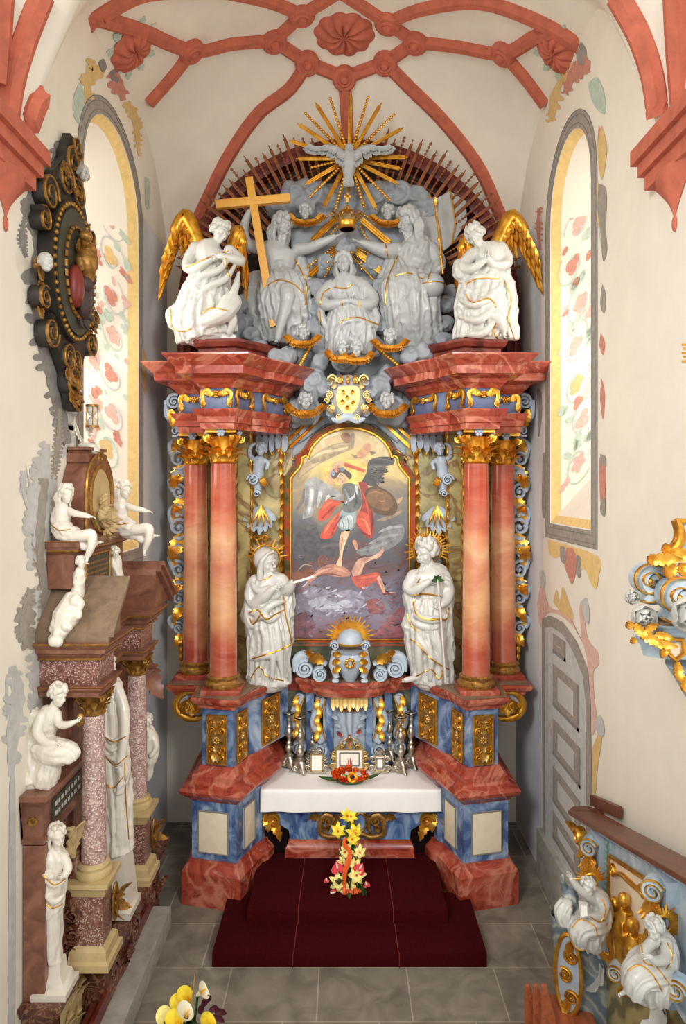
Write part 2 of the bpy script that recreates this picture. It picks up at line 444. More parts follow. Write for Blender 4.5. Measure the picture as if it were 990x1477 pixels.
    def wing(s, root, tip, mid, w_px, d=0.1, rows=3, n=11, mat='gold', side=1, seed=0):
        "feathered wing: leading edge root -> mid -> tip in (px, py, d); feathers hang along direction side"
        k = s.k(); E = catmull([root, mid, tip], 10); P = [s.q(*p) for p in E]; B = MB(); rnd = random.Random(seed)
        B.tube(P, [w_px * .13 * k + .0, w_px * .15 * k, w_px * .12 * k, w_px * .05 * k], 9)
        fd = V(side).normalized()
        for r in range(rows):
            ln = w_px * k * (.42 + .30 * r)
            for i in range(n):
                t = (i + .5 * (r % 2)) / (n - .5); idx = t * (len(P) - 1); i0 = min(int(idx), len(P) - 2); p = P[i0].lerp(P[i0 + 1], idx - i0)
                tg = (P[i0 + 1] - P[i0]).normalized()
                dr = (fd + tg * (.25 * t)).normalized(); nn = V((0, -1, 0)); nn = (nn - dr * nn.dot(dr)).normalized()
                B.leaf(p + nn * (.05 - .035 * r), dr, nn, ln * (.62 + .5 * t) * rnd.uniform(.92, 1.06), w_px * k * .075, curl=.08, lobes=2, th=.008, nu=9, fold=.5)
        s.subs.append(('wing', B, mat)); return s
    def sub(s, name, mb, mat): s.subs.append((name, mb, mat)); return s
    def halo(s, px, py, d, r0, r1, n=19, a0=0, a1=2 * pi, mat='gold'):
        k = s.k(); c = s.q(px, py, d); nr = (V((0, 0, CZ)) - c).normalized(); nr = V((0, -1, 0))
        s._halo = (c, r0 * k, r1 * k, n, a0, a1, mat); return s
    def finish(s, body='body'):
        vs, fs = remesh(s.S, s.vox, s.sm)
        if s.Cl.v:                                      # finer creases where there is cloth
            cb_ = BVHTree.FromPolygons(s.Cl.v, s.Cl.f); bv0 = BVHTree.FromPolygons(vs, fs); nv = [V((0, 0, 0)) for _ in vs]
            for fc in fs:
                a, b, c = vs[fc[0]], vs[fc[1]], vs[fc[2]]; nn = (b - a).cross(c - a)
                for i in fc: nv[i] += nn
            K = s.crease
            for i, p in enumerate(vs):
                h = cb_.find_nearest(p)
                if h[0] is None or h[3] > .05 * K: continue
                q = V((p.x * 8, p.y * 8, p.z * 2.0)) / K; q += noise.noise_vector(p * 2.3 / K) * 1.3; r = 1 - abs(noise.noise(q)) * 2.2
                q2 = V((p.x * 5 + p.z * 4, p.y * 7, p.z * 5 - p.x * 3)) / K + V((9, 3, 1)); q2 += noise.noise_vector(p * 1.7 / K) * 1.2; r2 = 1 - abs(noise.noise(q2)) * 2.2
                nn = nv[i]
                if nn.length > 0: vs[i] = p + nn.normalized() * (s.ca * K * min(1, K) * (.034 * r + .018 * r2 - .018) * max(0, 1 - h[3] / (.05 * K)))
        bvh = BVHTree.FromPolygons(vs, fs)
        B = MB(); B.add(vs, fs); B.add(s.H.v, s.H.f)
        if not s.foot:                                  # stand the Empty under the figure
            lo = min(p.z for p in B.v); cx = sum(p.x for p in vs) / len(vs); cy = sum(p.y for p in vs) / len(vs)
            s.root.location = (cx, cy, lo); ORI[s.root.name] = V((cx, cy, lo))
        part(body, B, s.mat, s.root, smooth=60)
        if s.hair.v:
            hv, hf = remesh(s.hair, s.vox * .75, 1); Hb = MB(); Hb.add(hv, hf); part('hair' if not getattr(s, 'veil', 0) else 'veil', Hb, s.mat, s.root, smooth=60)
        if s.hems:
            for path, r in s.hems:
                G = MB(); pts = []
                for p in catmull(path, 8):
                    q = s.q(*p); o = V((0, 0, CZ)) if not s.pl else V((0, 0, CZ))
                    dr = (q - o).normalized(); hit = bvh.ray_cast(o, dr)
                    if hit[0] is not None and (hit[0] - q).length < .5: pts.append(hit[0] - dr * .004)
                    else:
                        nn = bvh.find_nearest(q); pts.append(nn[0] + nn[1] * .004)
                seg = [pts[0]]
                for a in pts[1:]:
                    if (a - seg[-1]).length > .22:
                        if len(seg) > 2: G.tube(seg, r * s.k(), 6)
                        seg = [a]
                    elif (a - seg[-1]).length > .004: seg.append(a)
                if len(seg) > 2: G.tube(seg, r * s.k(), 6)
                if G.v: tag(part('gilded_hem', G, 'gold', s.root), 'thin gilded hem line')
        for nm, mb, mt in s.subs: part(nm, mb, mt, s.root, smooth=50)
        if hasattr(s, '_halo'):
            c, r0, r1, n, a0, a1, mt = s._halo
            R = MB(); R.tube([c + V((cos(2 * pi * i / 40), 0, sin(2 * pi * i / 40))) * r0 for i in range(40)], .012, 6, closed=True)
            h = tag(part('halo', R, mt, s.root), 'gilded halo ring')
            for i in range(n):
                a = a0 + (a1 - a0) * (i / n if abs(a1 - a0) > 6.2 else i / (n - 1)); L = r1 * (1 if i % 2 == 0 else .8); e = V((cos(a), 0, sin(a)))
                part('ray', ray_mb(c + e * r0 * .9, c + e * L, .016, .006), mt, h)
        return s.root
def ray_mb(a, b, w0, w1, beads=0):
    B = MB(); a, b = V(a), V(b)
    if beads:
        n = beads; d = (b - a) / n
        B.tube([a, b], [w0 * .35, w1 * .3], 5)
        for i in range(n):
            t = (i + .5) / n; w = w0 + (w1 - w0) * t; B.ell(a + d * (i + .5), (w * .9, w * .7, w * .9), n=6)
    else:
        d = (b - a).normalized(); s_, u = frame(d, (0, -1, 0))
        for o in (-1, 0, 1):
            B.tube([a + s_ * o * w0 * .62, b + s_ * o * w1 * .62 - d * abs(o) * (b - a).length * .06], [w0 * .42, w1 * .4], 5)
    return B
# ------------------------------------------------------------------ materials of the place
M['plaster'] = plain('cream_lime_plaster', (238, 231, 215), .9, var=.035, scale=2.2, bump=.05)
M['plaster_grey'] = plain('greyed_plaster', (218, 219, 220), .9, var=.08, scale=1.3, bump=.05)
M['rib'] = plain('red_ochre_rib_paint', (194, 106, 82), .85, var=.16, scale=7, bump=.06)
M['mural_red'] = plain('mural_red', (205, 142, 122), .9, var=.15, scale=14)
M['mural_ochre'] = plain('mural_ochre', (222, 190, 128), .9, var=.12, scale=12)
M['mural_yellow'] = plain('mural_yellow', (232, 200, 132), .9, var=.1, scale=12)
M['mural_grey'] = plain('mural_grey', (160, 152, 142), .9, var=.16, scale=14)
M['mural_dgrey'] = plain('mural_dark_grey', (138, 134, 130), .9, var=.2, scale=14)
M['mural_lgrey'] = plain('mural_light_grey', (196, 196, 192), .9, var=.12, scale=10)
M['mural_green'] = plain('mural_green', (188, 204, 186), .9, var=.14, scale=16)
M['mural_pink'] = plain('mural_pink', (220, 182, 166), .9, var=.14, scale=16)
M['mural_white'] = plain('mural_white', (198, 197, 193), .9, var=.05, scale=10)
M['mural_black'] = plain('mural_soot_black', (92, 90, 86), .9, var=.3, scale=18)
M['red_marble'] = veins('red_scagliola', [(.22, (92, 30, 20)), (.4, (138, 50, 36)), (.52, (168, 76, 56)), (.62, (146, 54, 40)), (.8, (214, 166, 138))], 2.2, 8, 1.4, .26, vein=(190, 116, 92), vein_scale=1.1, coat=.25)
M['dark_red_marble'] = veins('dark_red_scagliola', [(.3, (60, 20, 14)), (.5, (108, 40, 28)), (.75, (142, 74, 54))], 3, 8, 1.2, .35)
M['column_marble'] = veins('salmon_column_scagliola', [(.34, (140, 46, 32)), (.43, (178, 74, 50)), (.5, (212, 150, 108)), (.56, (200, 112, 74)), (.66, (146, 48, 34))], .9, 9, .5, .16, stretch=(.5, .5, 1.25), vein=(200, 132, 102), vein_scale=1.0, coat=.5)
M['blue_marble'] = veins('blue_scagliola', [(.28, (30, 50, 92)), (.45, (72, 98, 140)), (.58, (132, 154, 184)), (.75, (196, 206, 214))], 2.4, 9, 1.6, .25, stretch=(1, 1, .7), coat=.3)
M['frieze_blue'] = veins('blue_grey_frieze', [(.3, (64, 74, 104)), (.6, (104, 116, 146)), (.8, (140, 150, 172))], 1.8, 5, .5, .45)
M['green_marble'] = veins('green_black_scagliola', [(.3, (40, 44, 38)), (.5, (82, 86, 68)), (.62, (120, 112, 84)), (.8, (150, 90, 66))], 2.3, 7, 1.3, .3, coat=.3)
M['frame_marble'] = veins('red_and_green_frame_scagliola', [(.32, (52, 54, 42)), (.46, (104, 96, 66)), (.52, (160, 82, 56)), (.7, (170, 60, 44))], 1.4, 5, .7, .3, stretch=(.7, .7, 1.2), coat=.3)
M['olive_marble'] = veins('olive_scagliola', [(.3, (116, 110, 72)), (.5, (160, 146, 94)), (.7, (196, 176, 120))], 1.6, 7, 1.2, .4, vein=(116, 84, 50), vein_scale=1.2)
M['cream_panel'] = plain('cream_panel', (226, 212, 184), .5, var=.06, scale=9)
M['gold'] = veins('gilding', [(.3, (190, 128, 38)), (.55, (226, 168, 62)), (.8, (240, 196, 96))], 9, 4, .2, .32, metal=.85, spec=.6)
M['pale_gold'] = veins('worn_pale_gilding', [(.3, (176, 136, 72)), (.7, (214, 186, 122))], 12, 4, .2, .4, metal=.7)
M['old_gold'] = veins('old_gilding', [(.3, (112, 78, 34)), (.6, (176, 130, 62)), (.8, (206, 164, 92))], 20, 4, .2, .4, metal=.6)
M['silver'] = veins('silvered_brass', [(.3, (150, 140, 122)), (.7, (214, 206, 190))], 14, 3, .2, .28, metal=.85)
M['statue'] = plain('white_statue_paint', (192, 191, 184), .38, var=.05, scale=7, coat=.2)
M['grey_statue'] = plain('blue_grey_statue_paint', (166, 169, 168), .42, var=.06, scale=6, coat=.15)
M['cloud'] = plain('blue_grey_cloud_paint', (136, 142, 148), .5, var=.08, scale=4)
M['pale_blue'] = plain('pale_blue_grey_paint', (164, 176, 188), .42, var=.1, scale=8)
M['maroon'] = veins('maroon_paint', [(.3, (70, 22, 18)), (.6, (116, 42, 34)), (.8, (150, 74, 56))], 5, 6, .6, .5)
M['brown_dark'] = plain('dark_brown_back_board', (62, 42, 30), .7, var=.2, scale=6)
M['copper'] = veins('red_brown_bronzed_rods', [(.3, (112, 62, 34)), (.7, (164, 102, 60))], 14, 3, .2, .45, metal=.3)
M['cross_yellow'] = plain('ochre_yellow_cross_paint', (212, 156, 62), .5, var=.08, scale=20)
M['alabaster'] = plain('white_alabaster', (230, 224, 210), .35, var=.04, scale=7, coat=.2)
M['brown_marble'] = veins('brown_red_marble', [(.3, (98, 62, 48)), (.55, (136, 90, 70)), (.8, (164, 120, 94))], 5, 7, .8, .35)
M['top_marble'] = veins('worn_brown_marble', [(.3, (104, 84, 66)), (.7, (140, 116, 92))], 7, 6, .5, .6)
M['dark_marble'] = veins('dark_red_breccia', [(.35, (70, 36, 28)), (.6, (108, 60, 46)), (.8, (140, 90, 68))], 6, 8, 1, .25, vein=(150, 112, 84), vein_scale=5, coat=.2)
M['pink_marble'] = veins('pink_speckled_marble', [(.3, (140, 104, 98)), (.55, (184, 150, 142)), (.75, (212, 188, 178))], 20, 6, .4, .22, speck=((222, 204, 194), 85, .78), coat=.3)
M['speck_marble'] = veins('dark_speckled_marble', [(.3, (96, 54, 44)), (.6, (140, 96, 84))], 22, 5, .3, .3, speck=((196, 170, 156), 100, .82))
M['ochre_stone'] = plain('ochre_stone', (196, 172, 124), .5, var=.1, scale=9)
M['grey_stone'] = veins('grey_step_stone', [(.3, (150, 146, 138)), (.7, (186, 180, 170))], 5, 7, .3, .75, bump=.1)
M['slate'] = plain('black_slate_plate', (64, 62, 46), .5, var=.15, scale=20)
M['wood'] = veins('brown_varnished_wood', [(.3, (92, 52, 36)), (.7, (122, 74, 52))], 3, 6, .8, .4, stretch=(3, .6, 3))
M['wood_red'] = veins('red_brown_wood', [(.3, (140, 70, 40)), (.7, (186, 104, 66))], 3, 6, .8, .35, stretch=(4, .5, 4))
M['black_wood'] = plain('black_painted_wood', (44, 40, 34), .5, var=.2, scale=12)
M['black_metal'] = plain('black_iron', (30, 28, 27), .5, metal=.5, var=.1)
M['cloth'] = plain('white_linen', (240, 236, 232), .8, var=.02, scale=8, bump=.05)
M['carpet'] = veins('dark_red_carpet', [(.3, (46, 2, 5)), (.7, (66, 4, 8))], 40, 3, .2, .95, spec=.1)
M['carpet_seam'] = plain('red_carpet_seam', (104, 22, 22), .9)
M['gap_shade'] = plain('near_black_gap_shade', (22, 10, 10), .95, spec=.1)  # shade of the gaps beside the altar table, put into the colour
M['paper'] = plain('white_paper', (240, 236, 224), .8, var=.02)
M['ink'] = plain('grey_print', (128, 124, 116), .8)
M['marbled_green'] = veins('green_grey_wavy_scagliola', [(.2, (100, 114, 122)), (.45, (138, 148, 148)), (.65, (170, 166, 144)), (.9, (120, 132, 138))], 1.9, 4, 6, .35, kind='wave')
M['marbled_ochre'] = veins('ochre_wavy_scagliola', [(.2, (112, 104, 68)), (.5, (146, 134, 88)), (.85, (170, 156, 110))], 1.8, 4, 5, .35, kind='wave')
M['stair_blue'] = veins('light_blue_scagliola', [(.3, (118, 142, 162)), (.55, (176, 192, 202)), (.8, (220, 224, 222))], 4, 7, 1, .35)
def fl(n, c, r=.55): M[n] = plain('petal_' + n, c, r, var=.08, scale=30)
fl('lily_yellow', (240, 216, 60)); fl('lily_pale', (246, 232, 140)); fl('anthurium_red', (206, 22, 34), .3); fl('orange_petal', (226, 92, 22)); fl('leaf_green', (46, 84, 34)); fl('leaf_dark', (34, 40, 26)); fl('sun_yellow', (244, 184, 20)); fl('sun_centre', (36, 24, 18)); fl('calla_white', (244, 238, 214)); fl('plum_leaf', (74, 24, 40)); fl('bud_green', (170, 196, 90)); fl('twig', (176, 140, 70))

def column_mat():
    "salmon scagliola: red at both ends of the shaft, paling to cream and orange in the middle"
    m = M['column_marble']; nt = m.node_tree; N, L = nt.nodes, nt.links; b = N['Principled BSDF']; src = b.inputs['Base Color'].links[0].from_socket
    g = N.new('ShaderNodeNewGeometry'); sx = N.new('ShaderNodeSeparateXYZ'); L.new(g.outputs['Position'], sx.inputs[0])
    n = N.new('ShaderNodeTexNoise'); n.inputs['Scale'].default_value = 1.6; n.inputs['Detail'].default_value = 6; n.inputs['Distortion'].default_value = .6; L.new(g.outputs['Position'], n.inputs[0])
    ma = N.new('ShaderNodeMath'); ma.operation = 'MULTIPLY_ADD'; ma.inputs[1].default_value = 1.3; L.new(n.outputs[0], ma.inputs[0]); L.new(sx.outputs[2], ma.inputs[2])
    mr = N.new('ShaderNodeMapRange'); mr.inputs[1].default_value = 3.6; mr.inputs[2].default_value = 6.7; L.new(ma.outputs[0], mr.inputs[0])
    r = N.new('ShaderNodeValToRGB'); e = r.color_ramp.elements; st = [(0, (148, 50, 36)), (.12, (172, 76, 56)), (.24, (204, 142, 98)), (.36, (214, 164, 116)), (.5, (198, 130, 98)), (.58, (220, 176, 132)), (.7, (200, 118, 88)), (.82, (176, 66, 50)), (1, (150, 48, 38))]
    while len(e) < len(st): e.new(.5)
    for q, (p, c) in zip(e, st): q.position = p; q.color = rgb(*c)
    L.new(mr.outputs[0], r.inputs[0]); mx = N.new('ShaderNodeMix'); mx.data_type = 'RGBA'; mx.inputs['Factor'].default_value = .72; L.new(src, mx.inputs[6]); L.new(r.outputs[0], mx.inputs[7]); L.new(mx.outputs[2], b.inputs['Base Color'])
column_mat()
EXPO, WORLD, E_LEFT, E_RIGHT, E_NAVE_R, E_NAVE_L = 0.40, 0.84, 32, 20, 90, 130
# ------------------------------------------------------------------ camera and light
cam = bpy.data.cameras.new('camera'); cam_o = bpy.data.objects.new('camera', cam); COL.objects.link(cam_o)
cam.sensor_fit = 'VERTICAL'; cam.sensor_height = 36; cam.lens = 36 * F / 1477
cam.shift_x = 0; cam.shift_y = -(738.5 - HY) / 1477
cam_o.location = (0, 0, CZ); cam_o.rotation_euler = (pi / 2, 0, 0); cam.clip_end = 200; cam.clip_start = .05
sc.camera = cam_o
sc.view_settings.view_transform = 'Standard'; sc.view_settings.look = 'None'; sc.view_settings.gamma = 1; sc.view_settings.exposure = EXPO
w = bpy.data.worlds.new('world'); sc.world = w; w.use_nodes = True
w.node_tree.nodes['Background'].inputs[0].default_value = (1.0, .985, .96, 1); w.node_tree.nodes['Background'].inputs[1].default_value = WORLD
def area(name, loc, to, sx, sy, e, col=(1, .98, .95), spread=180):
    l = bpy.data.lights.new(name, 'AREA'); l.shape = 'RECTANGLE'; l.size = sx; l.size_y = sy; l.energy = e; l.color = col; l.spread = radians(spread)
    o = bpy.data.objects.new(name, l); COL.objects.link(o); o.location = loc
    o.rotation_euler = (V(to) - V(loc)).to_track_quat('-Z', 'Y').to_euler(); return o
# daylight: the two chancel windows, and added fill behind the visitor for unseen nave windows
area('daylight_window_left', (-3.5, 8.8, 7.4), (2.5, 8.6, 4.5), .9, 4.0, E_LEFT)
area('daylight_window_right', (3.45, 8.75, 7.4), (-2.5, 8.9, 5.5), .8, 4.0, E_RIGHT)
area('nave_fill_right', (3.4, -1.5, 9.0), (-.3, 10.2, 4.2), 1.8, 3.2, E_NAVE_R, spread=70)
area('nave_fill_left', (-3.8, -1.5, 9.5), (.5, 10.2, 5.0), 1.8, 3.2, E_NAVE_L, spread=70)

# ------------------------------------------------------------------ room shell
WL, WR, YB, YF = -2.95, 2.9, 11.45, 3.6
def zc(x, Y):
    W_ = 2.95; g = max(0, 1 - abs(Y - 6.1) / 1.75) ** 1.4
    s_ = 1.35 + 2.6 * g; c_ = 1.45 * max(0, (Y - 9.6) / 1.85) ** 2.6
    return 12.4 - s_ * (min(1.02, abs(x) / W_)) ** 2.2 - c_
vb = MB(); vb.grid(lambda u, v: (WL - .05 + (WR - WL + .1) * v, YF + (YB + .02 - YF) * u, zc(WL - .05 + (WR - WL + .1) * v, YF + (YB + .02 - YF) * u)), 90, 60)
BV_V = BVHTree.FromPolygons(vb.v, vb.f)
tag(part('ceiling', vb, 'plaster', None, smooth=60, recalc=False), 'cream plastered rib vault', kind='structure')
def vray(px, py):
    d = V(((px - CX) / F, 1, (HY - py) / F)).normalized(); h = BV_V.ray_cast(V((0, 0, CZ)), d)
    if h[0] is not None and h[0].y < YB - .03:
        n = h[1]; return h[0], (n if n.dot(d) < 0 else -n)
    p = Q(px, py, YB - .01); return p, V((0, -1, 0))
fb = MB(); fb.grid(lambda u, v: (WL - 1 + (WR - WL + 2) * u, 2.0 + 9.6 * v, 0), 2, 2)
def floor_mat():
    m, nt, b = base_mat('grey_floor_slabs', .55)
    N, L = nt.nodes, nt.links; g = N.new('ShaderNodeNewGeometry'); mp = N.new('ShaderNodeMapping'); L.new(g.outputs['Position'], mp.inputs[0])
    mp.inputs['Location'].default_value = (.28, .05, 0)
    br = N.new('ShaderNodeTexBrick'); L.new(mp.outputs[0], br.inputs[0]); br.inputs['Scale'].default_value = 1; br.inputs['Brick Width'].default_value = 1.02; br.inputs['Row Height'].default_value = .805; br.inputs['Mortar Size'].default_value = .008; br.offset = .35
    br.inputs['Color1'].default_value = rgb(122, 116, 104); br.inputs['Color2'].default_value = rgb(148, 142, 130); br.inputs['Mortar'].default_value = rgb(176, 168, 152)
    n = N.new('ShaderNodeTexNoise'); n.inputs['Scale'].default_value = 3; n.inputs['Detail'].default_value = 8; n.inputs['Distortion'].default_value = .8; L.new(g.outputs['Position'], n.inputs[0])
    r = N.new('ShaderNodeValToRGB'); r.color_ramp.elements[0].position = .3; r.color_ramp.elements[0].color = (.55, .53, .5, 1); r.color_ramp.elements[1].position = .75; r.color_ramp.elements[1].color = (1.15, 1.12, 1.08, 1); L.new(n.outputs[0], r.inputs[0])
    mx = N.new('ShaderNodeMix'); mx.data_type = 'RGBA'; mx.blend_type = 'MULTIPLY'; mx.inputs['Factor'].default_value = 1; L.new(br.outputs[0], mx.inputs[6]); L.new(r.outputs[0], mx.inputs[7]); L.new(mx.outputs[2], b.inputs['Base Color'])
    bp = N.new('ShaderNodeBump'); bp.inputs['Strength'].default_value = .25; bp.inputs['Distance'].default_value = .02; L.new(n.outputs[0], bp.inputs['Height']); L.new(bp.outputs[0], b.inputs['Normal'])
    return m
M['floor'] = floor_mat()
tag(part('floor', fb, 'floor', None, smooth=0), 'worn grey stone floor slabs', kind='structure')

def arch_outline(y0, y1, z0, zs, za, n=14):
    "window outline in (Y, z), from bottom near corner round the arch to bottom far corner"
    ym = (y0 + y1) / 2; pts = [(y0, z0), (y0, (z0 + zs) / 2), (y0, zs)]
    for i in range(1, n): 
        a = pi - pi * i / n; pts.append((ym + (y1 - y0) / 2 * cos(a), zs + (za - zs) * (sin(a) ** .9)))
    return pts + [(y1, zs), (y1, (z0 + zs) / 2), (y1, z0)]
def wall_with_hole(name, X, outline, label):
    bm = bmesh.new()
    ys = [YF + (YB - YF) * i / 60 for i in range(61)]
    outer = [(YF, -.02)] + [(y, zc(X, y) + .1) for y in ys] + [(YB + .1, zc(X, YB) + .1), (YB + .1, -.02)]
    def loop(ps):
        vs = [bm.verts.new((X, y, z)) for y, z in ps]; return [bm.edges.new((vs[i], vs[(i + 1) % len(vs)])) for i in range(len(vs))]
    es = loop(outer) + loop(outline)
    bmesh.ops.triangle_fill(bm, use_beauty=True, edges=es)
    me = bpy.data.meshes.new(name); bm.to_mesh(me); bm.free()
    return tag(link(name, me, M['plaster'], None, V((0, 0, 0))), label, kind='structure')
OL = arch_outline(7.75, 9.85, 4.75, 9.25, 10.28); OR_ = arch_outline(7.97, 9.55, 5.12, 9.2, 10.15)
wl = wall_with_hole('wall_left', WL, OL, 'white plastered chancel wall with grey painted shadows')
wr = wall_with_hole('wall_right', WR, OR_, 'cream plastered chancel wall with painted surrounds')
bb = MB(); bb.add([(WL - .3, YB, -.02), (WR + .3, YB, -.02), (WR + .3, YB, 12.6), (WL - .3, YB, 12.6)], [(0, 1, 2, 3)])
tag(part('wall_back', bb, 'plaster', None, smooth=0), 'plastered end wall behind the altar', kind='structure')

def emis(name, col, st):
    m = bpy.data.materials.new(name); m.use_nodes = True; nt = m.node_tree; b = nt.nodes['Principled BSDF']
    b.inputs['Emission Color'].default_value = col; b.inputs['Emission Strength'].default_value = st; b.inputs['Base Color'].default_value = (.8, .8, .8, 1); return m
M['sky_glass'] = emis('daylit_window_glass', (1, .98, .94, 1), 3.0)
def window(name, X, sg, OLN, label):
    y0, y1 = OLN[0][0], OLN[-1][0]; ym = (y0 + y1) / 2; z0 = OLN[0][1]; dep = .75
    def out(p, t):
        y, z = p; k = 1 - .5 * t
        zz = z0 + 1.0 * t + (z - z0) * (1 - .27 * t)
        return V((X + sg * dep * t, ym + (y - ym) * k, zz))
    root = tag(thing(name, None, None, (X, ym, z0)), label, kind='structure')
    B = MB(); n = len(OLN); B.grid(lambda u, v: out(OLN[min(n - 1, round(u * (n - 1)))], v), n - 1, 6)
    B.grid(lambda u, v: out((y0 + (y1 - y0) * u, z0), v), 8, 6)
    part('reveal', B, 'plaster', root, smooth=50)
    G = MB(); G.add([out(p, .97) for p in OLN], [tuple(range(n))]); part('pane', G, 'sky_glass', root, smooth=0)
    K = MB()
    for yy in (-.25, 0, .25):
        K.tube([V((X + sg * dep * .95, ym + yy * (y1 - y0) * .5, z0 + 1.0)), V((X + sg * dep * .95, ym + yy * (y1 - y0) * .5, out(OLN[n // 2], .95).z - .1))], .012, 6)
    for i in range(9): K.tube([V((X + sg * dep * .95, ym - (y1 - y0) * .24, z0 + 1.2 + .4 * i)), V((X + sg * dep * .95, ym + (y1 - y0) * .24, z0 + 1.2 + .4 * i))], .01, 6)
    part('lead_bar', K, 'black_metal', root)
    # painted yellow border on the reveal and grey painted surround on the wall
    Yb = MB(); off = V((-sg * .004, 0, 0))
    def inn(p, t): 
        q = out(p, t); c = V((q.x, ym, min(q.z, 9.0))); d = (c - q); d.y = d.y if abs(d.y) > .01 else 0
        return q + d.normalized() * .004
    Yb.grid(lambda u, v: inn(OLN[min(n - 1, round(u * (n - 1)))], .01 + .16 * v), n - 1, 2)
    Yb.grid(lambda u, v: out((y0 + (y1 - y0) * u, z0), .01 + .1 * v) + V((0, 0, .004)), 6, 1)
    part('yellow_border', Yb, 'mural_yellow', root, smooth=50)
    cz = 9.0
    def offp(p, w):
        y, z = p
        if z <= z0 + .01: return (y + (w if y > ym else -w), z - w)
        d = V((y - ym, max(0, z - 9.0) * 1.0)); 
        if z < 9.2: d = V((1 if y > ym else -1, 0))
        d.normalize(); return (y + d.x * w, z + d.y * w)
    W2 = MB(); ring = list(range(n))
    vs = [V((X - sg * .006, *OLN[i])) for i in ring] + [V((X - sg * .006, *offp(OLN[i], .2))) for i in ring]
    fs = [(i, (i + 1) % n, n + (i + 1) % n, n + i) for i in range(n)]
    W2.add(vs, fs); part('painted_surround', W2, 'mural_grey', root, smooth=0)
    W3 = MB()
    for w in (.05, .15, .2):
        W3.tube([V((X - sg * .008, *offp(p, w))) for p in OLN] , .006, 4, closed=True)
    part('painted_line', W3, 'mural_dgrey', root, smooth=0)
    # painted flowers and tendrils on the far jamb
    rnd = random.Random(5 if sg > 0 else 9); fl_ = {k: MB() for k in ('mural_green', 'mural_pink', 'mural_red', 'mural_ochre', 'mural_lgrey')}
    zt = z0 + .45
    def J(t, z): 
        p = out((y1, z), t); return p + V((-sg * .004, -.006, 0))
    ez = (J(.3, 6.1) - J(.3, 6.0)).normalized(); et = (J(.6, 6) - J(.2, 6)).normalized()
    nn = V((-sg * .3, -1, 0)).normalized()
    def shape(c, kind, r, col, a):
        pts = []
        for i in range(26):
            th = 2 * pi * i / 26
            rr = r * {'flower': .62 + .38 * abs(cos(2.5 * th)), 'leaf': .35 + .65 * abs(cos(th)) ** 1.5 * (1 + .25 * cos(7 * th)), 'trefoil': .5 + .5 * abs(cos(1.5 * th)) ** .7, 'drop': .55 + .35 * cos(th)}[kind]
            pts.append(c + et * (rr * cos(th + a)) + ez * (rr * sin(th + a)))
        fl_[col].prism(pts, nn * .004)
    for z in [zt + .62 * i for i in range(9)]:
        c = J(.42 + .1 * rnd.uniform(-1, 1), z); sgn = 1 if rnd.random() < .5 else -1
        sp = [c + et * (.26 * (1 - .8 * q / 30) * cos(sgn * q * .22 + z)) + ez * (.3 * (1 - .8 * q / 30) * sin(sgn * q * .22 + z)) for q in range(31)]
        fl_['mural_lgrey' if rnd.random() < .5 else 'mural_green'].band(sp, nn, [.006, .014, .01], .003)
        shape(c, rnd.choice(['flower', 'trefoil']), .13, rnd.choice(['mural_red', 'mural_pink', 'mural_ochre', 'mural_pink']), rnd.random() * 6)
        for q in range(6):
            a = rnd.random() * 6.28; shape(c + et * (.27 * cos(a)) + ez * (.31 * sin(a)), rnd.choice(['leaf', 'drop', 'trefoil']), rnd.uniform(.05, .12), rnd.choice(['mural_green', 'mural_green', 'mural_green', 'mural_pink', 'mural_red']), a)
    for k_, b_ in fl_.items(): part('painted_flowers', b_, k_, root, smooth=0)
    return root
window('window_1', WL, -1, OL, 'tall arched window with painted jamb above the left monument')
window('window_2', WR, 1, OR_, 'tall arched window with painted jamb in the right wall')

# ------------------------------------------------------------------ vault ribs, bosses, corbels
def rib(path, w=.1, h=.09, n=10, ext=0):
    P = catmull(path, n); B = MB(); pr = []
    hits = [vray(*p) for p in P]; vs = []; k = 7
    for i, (p, nr) in enumerate(hits):
        d = (hits[min(i + 1, len(P) - 1)][0] - hits[max(i - 1, 0)][0]).normalized()
        nr = (nr - d * nr.dot(d)).normalized(); sd = d.cross(nr).normalized()
        for a, b in ((-1, -.3), (-1, .25), (-.62, .5), (-.45, 1), (.45, 1), (.62, .5), (1, .25), (1, -.3)): vs.append(p + sd * a * w + nr * b * h)
    k = 8; fs = []
    for i in range(len(P) - 1):
        for q in range(k): fs.append((i * k + q, i * k + (q + 1) % k, (i + 1) * k + (q + 1) % k, (i + 1) * k + q))
    fs.append(tuple(range(k))[::-1]); fs.append(tuple((len(P) - 1) * k + q for q in range(k)))
    return B.add(vs, fs)
RIBS = [
 [(497, 112), (500, 160), (502, 210), (503, 250)], [(497, 112), (443, 90), (395, 58), (435, 20), (490, -14)], [(497, 112), (556, 90), (600, 60), (560, 32), (490, -14)],
 [(443, 90), (418, 128), (372, 165), (330, 225), (300, 285), (272, 345)], [(556, 90), (590, 125), (640, 175), (690, 240), (722, 310), (738, 345)],
 [(395, 58), (335, 62), (275, 72), (205, 45), (140, 25)], [(600, 60), (660, 66), (728, 76), (770, 55), (800, 44)],
 [(275, 72), (248, 108), (213, 148)], [(728, 76), (760, 112), (788, 150)],
 [(435, 20), (385, 0), (320, -14)], [(560, 32), (610, 12), (690, 2), (760, 22), (830, 60), (880, 110), (915, 165), (930, 208)],
 [(320, -14), (220, -12), (170, 6), (115, 45), (75, 105), (48, 160), (36, 205)],
 [(890, -8), (922, 50), (942, 110), (950, 168)], [(975, -10), (978, 60), (985, 150)],
 [(62, -10), (35, 60), (18, 120), (8, 190)], [(2, -10), (-2, 60), (-6, 120)],
]
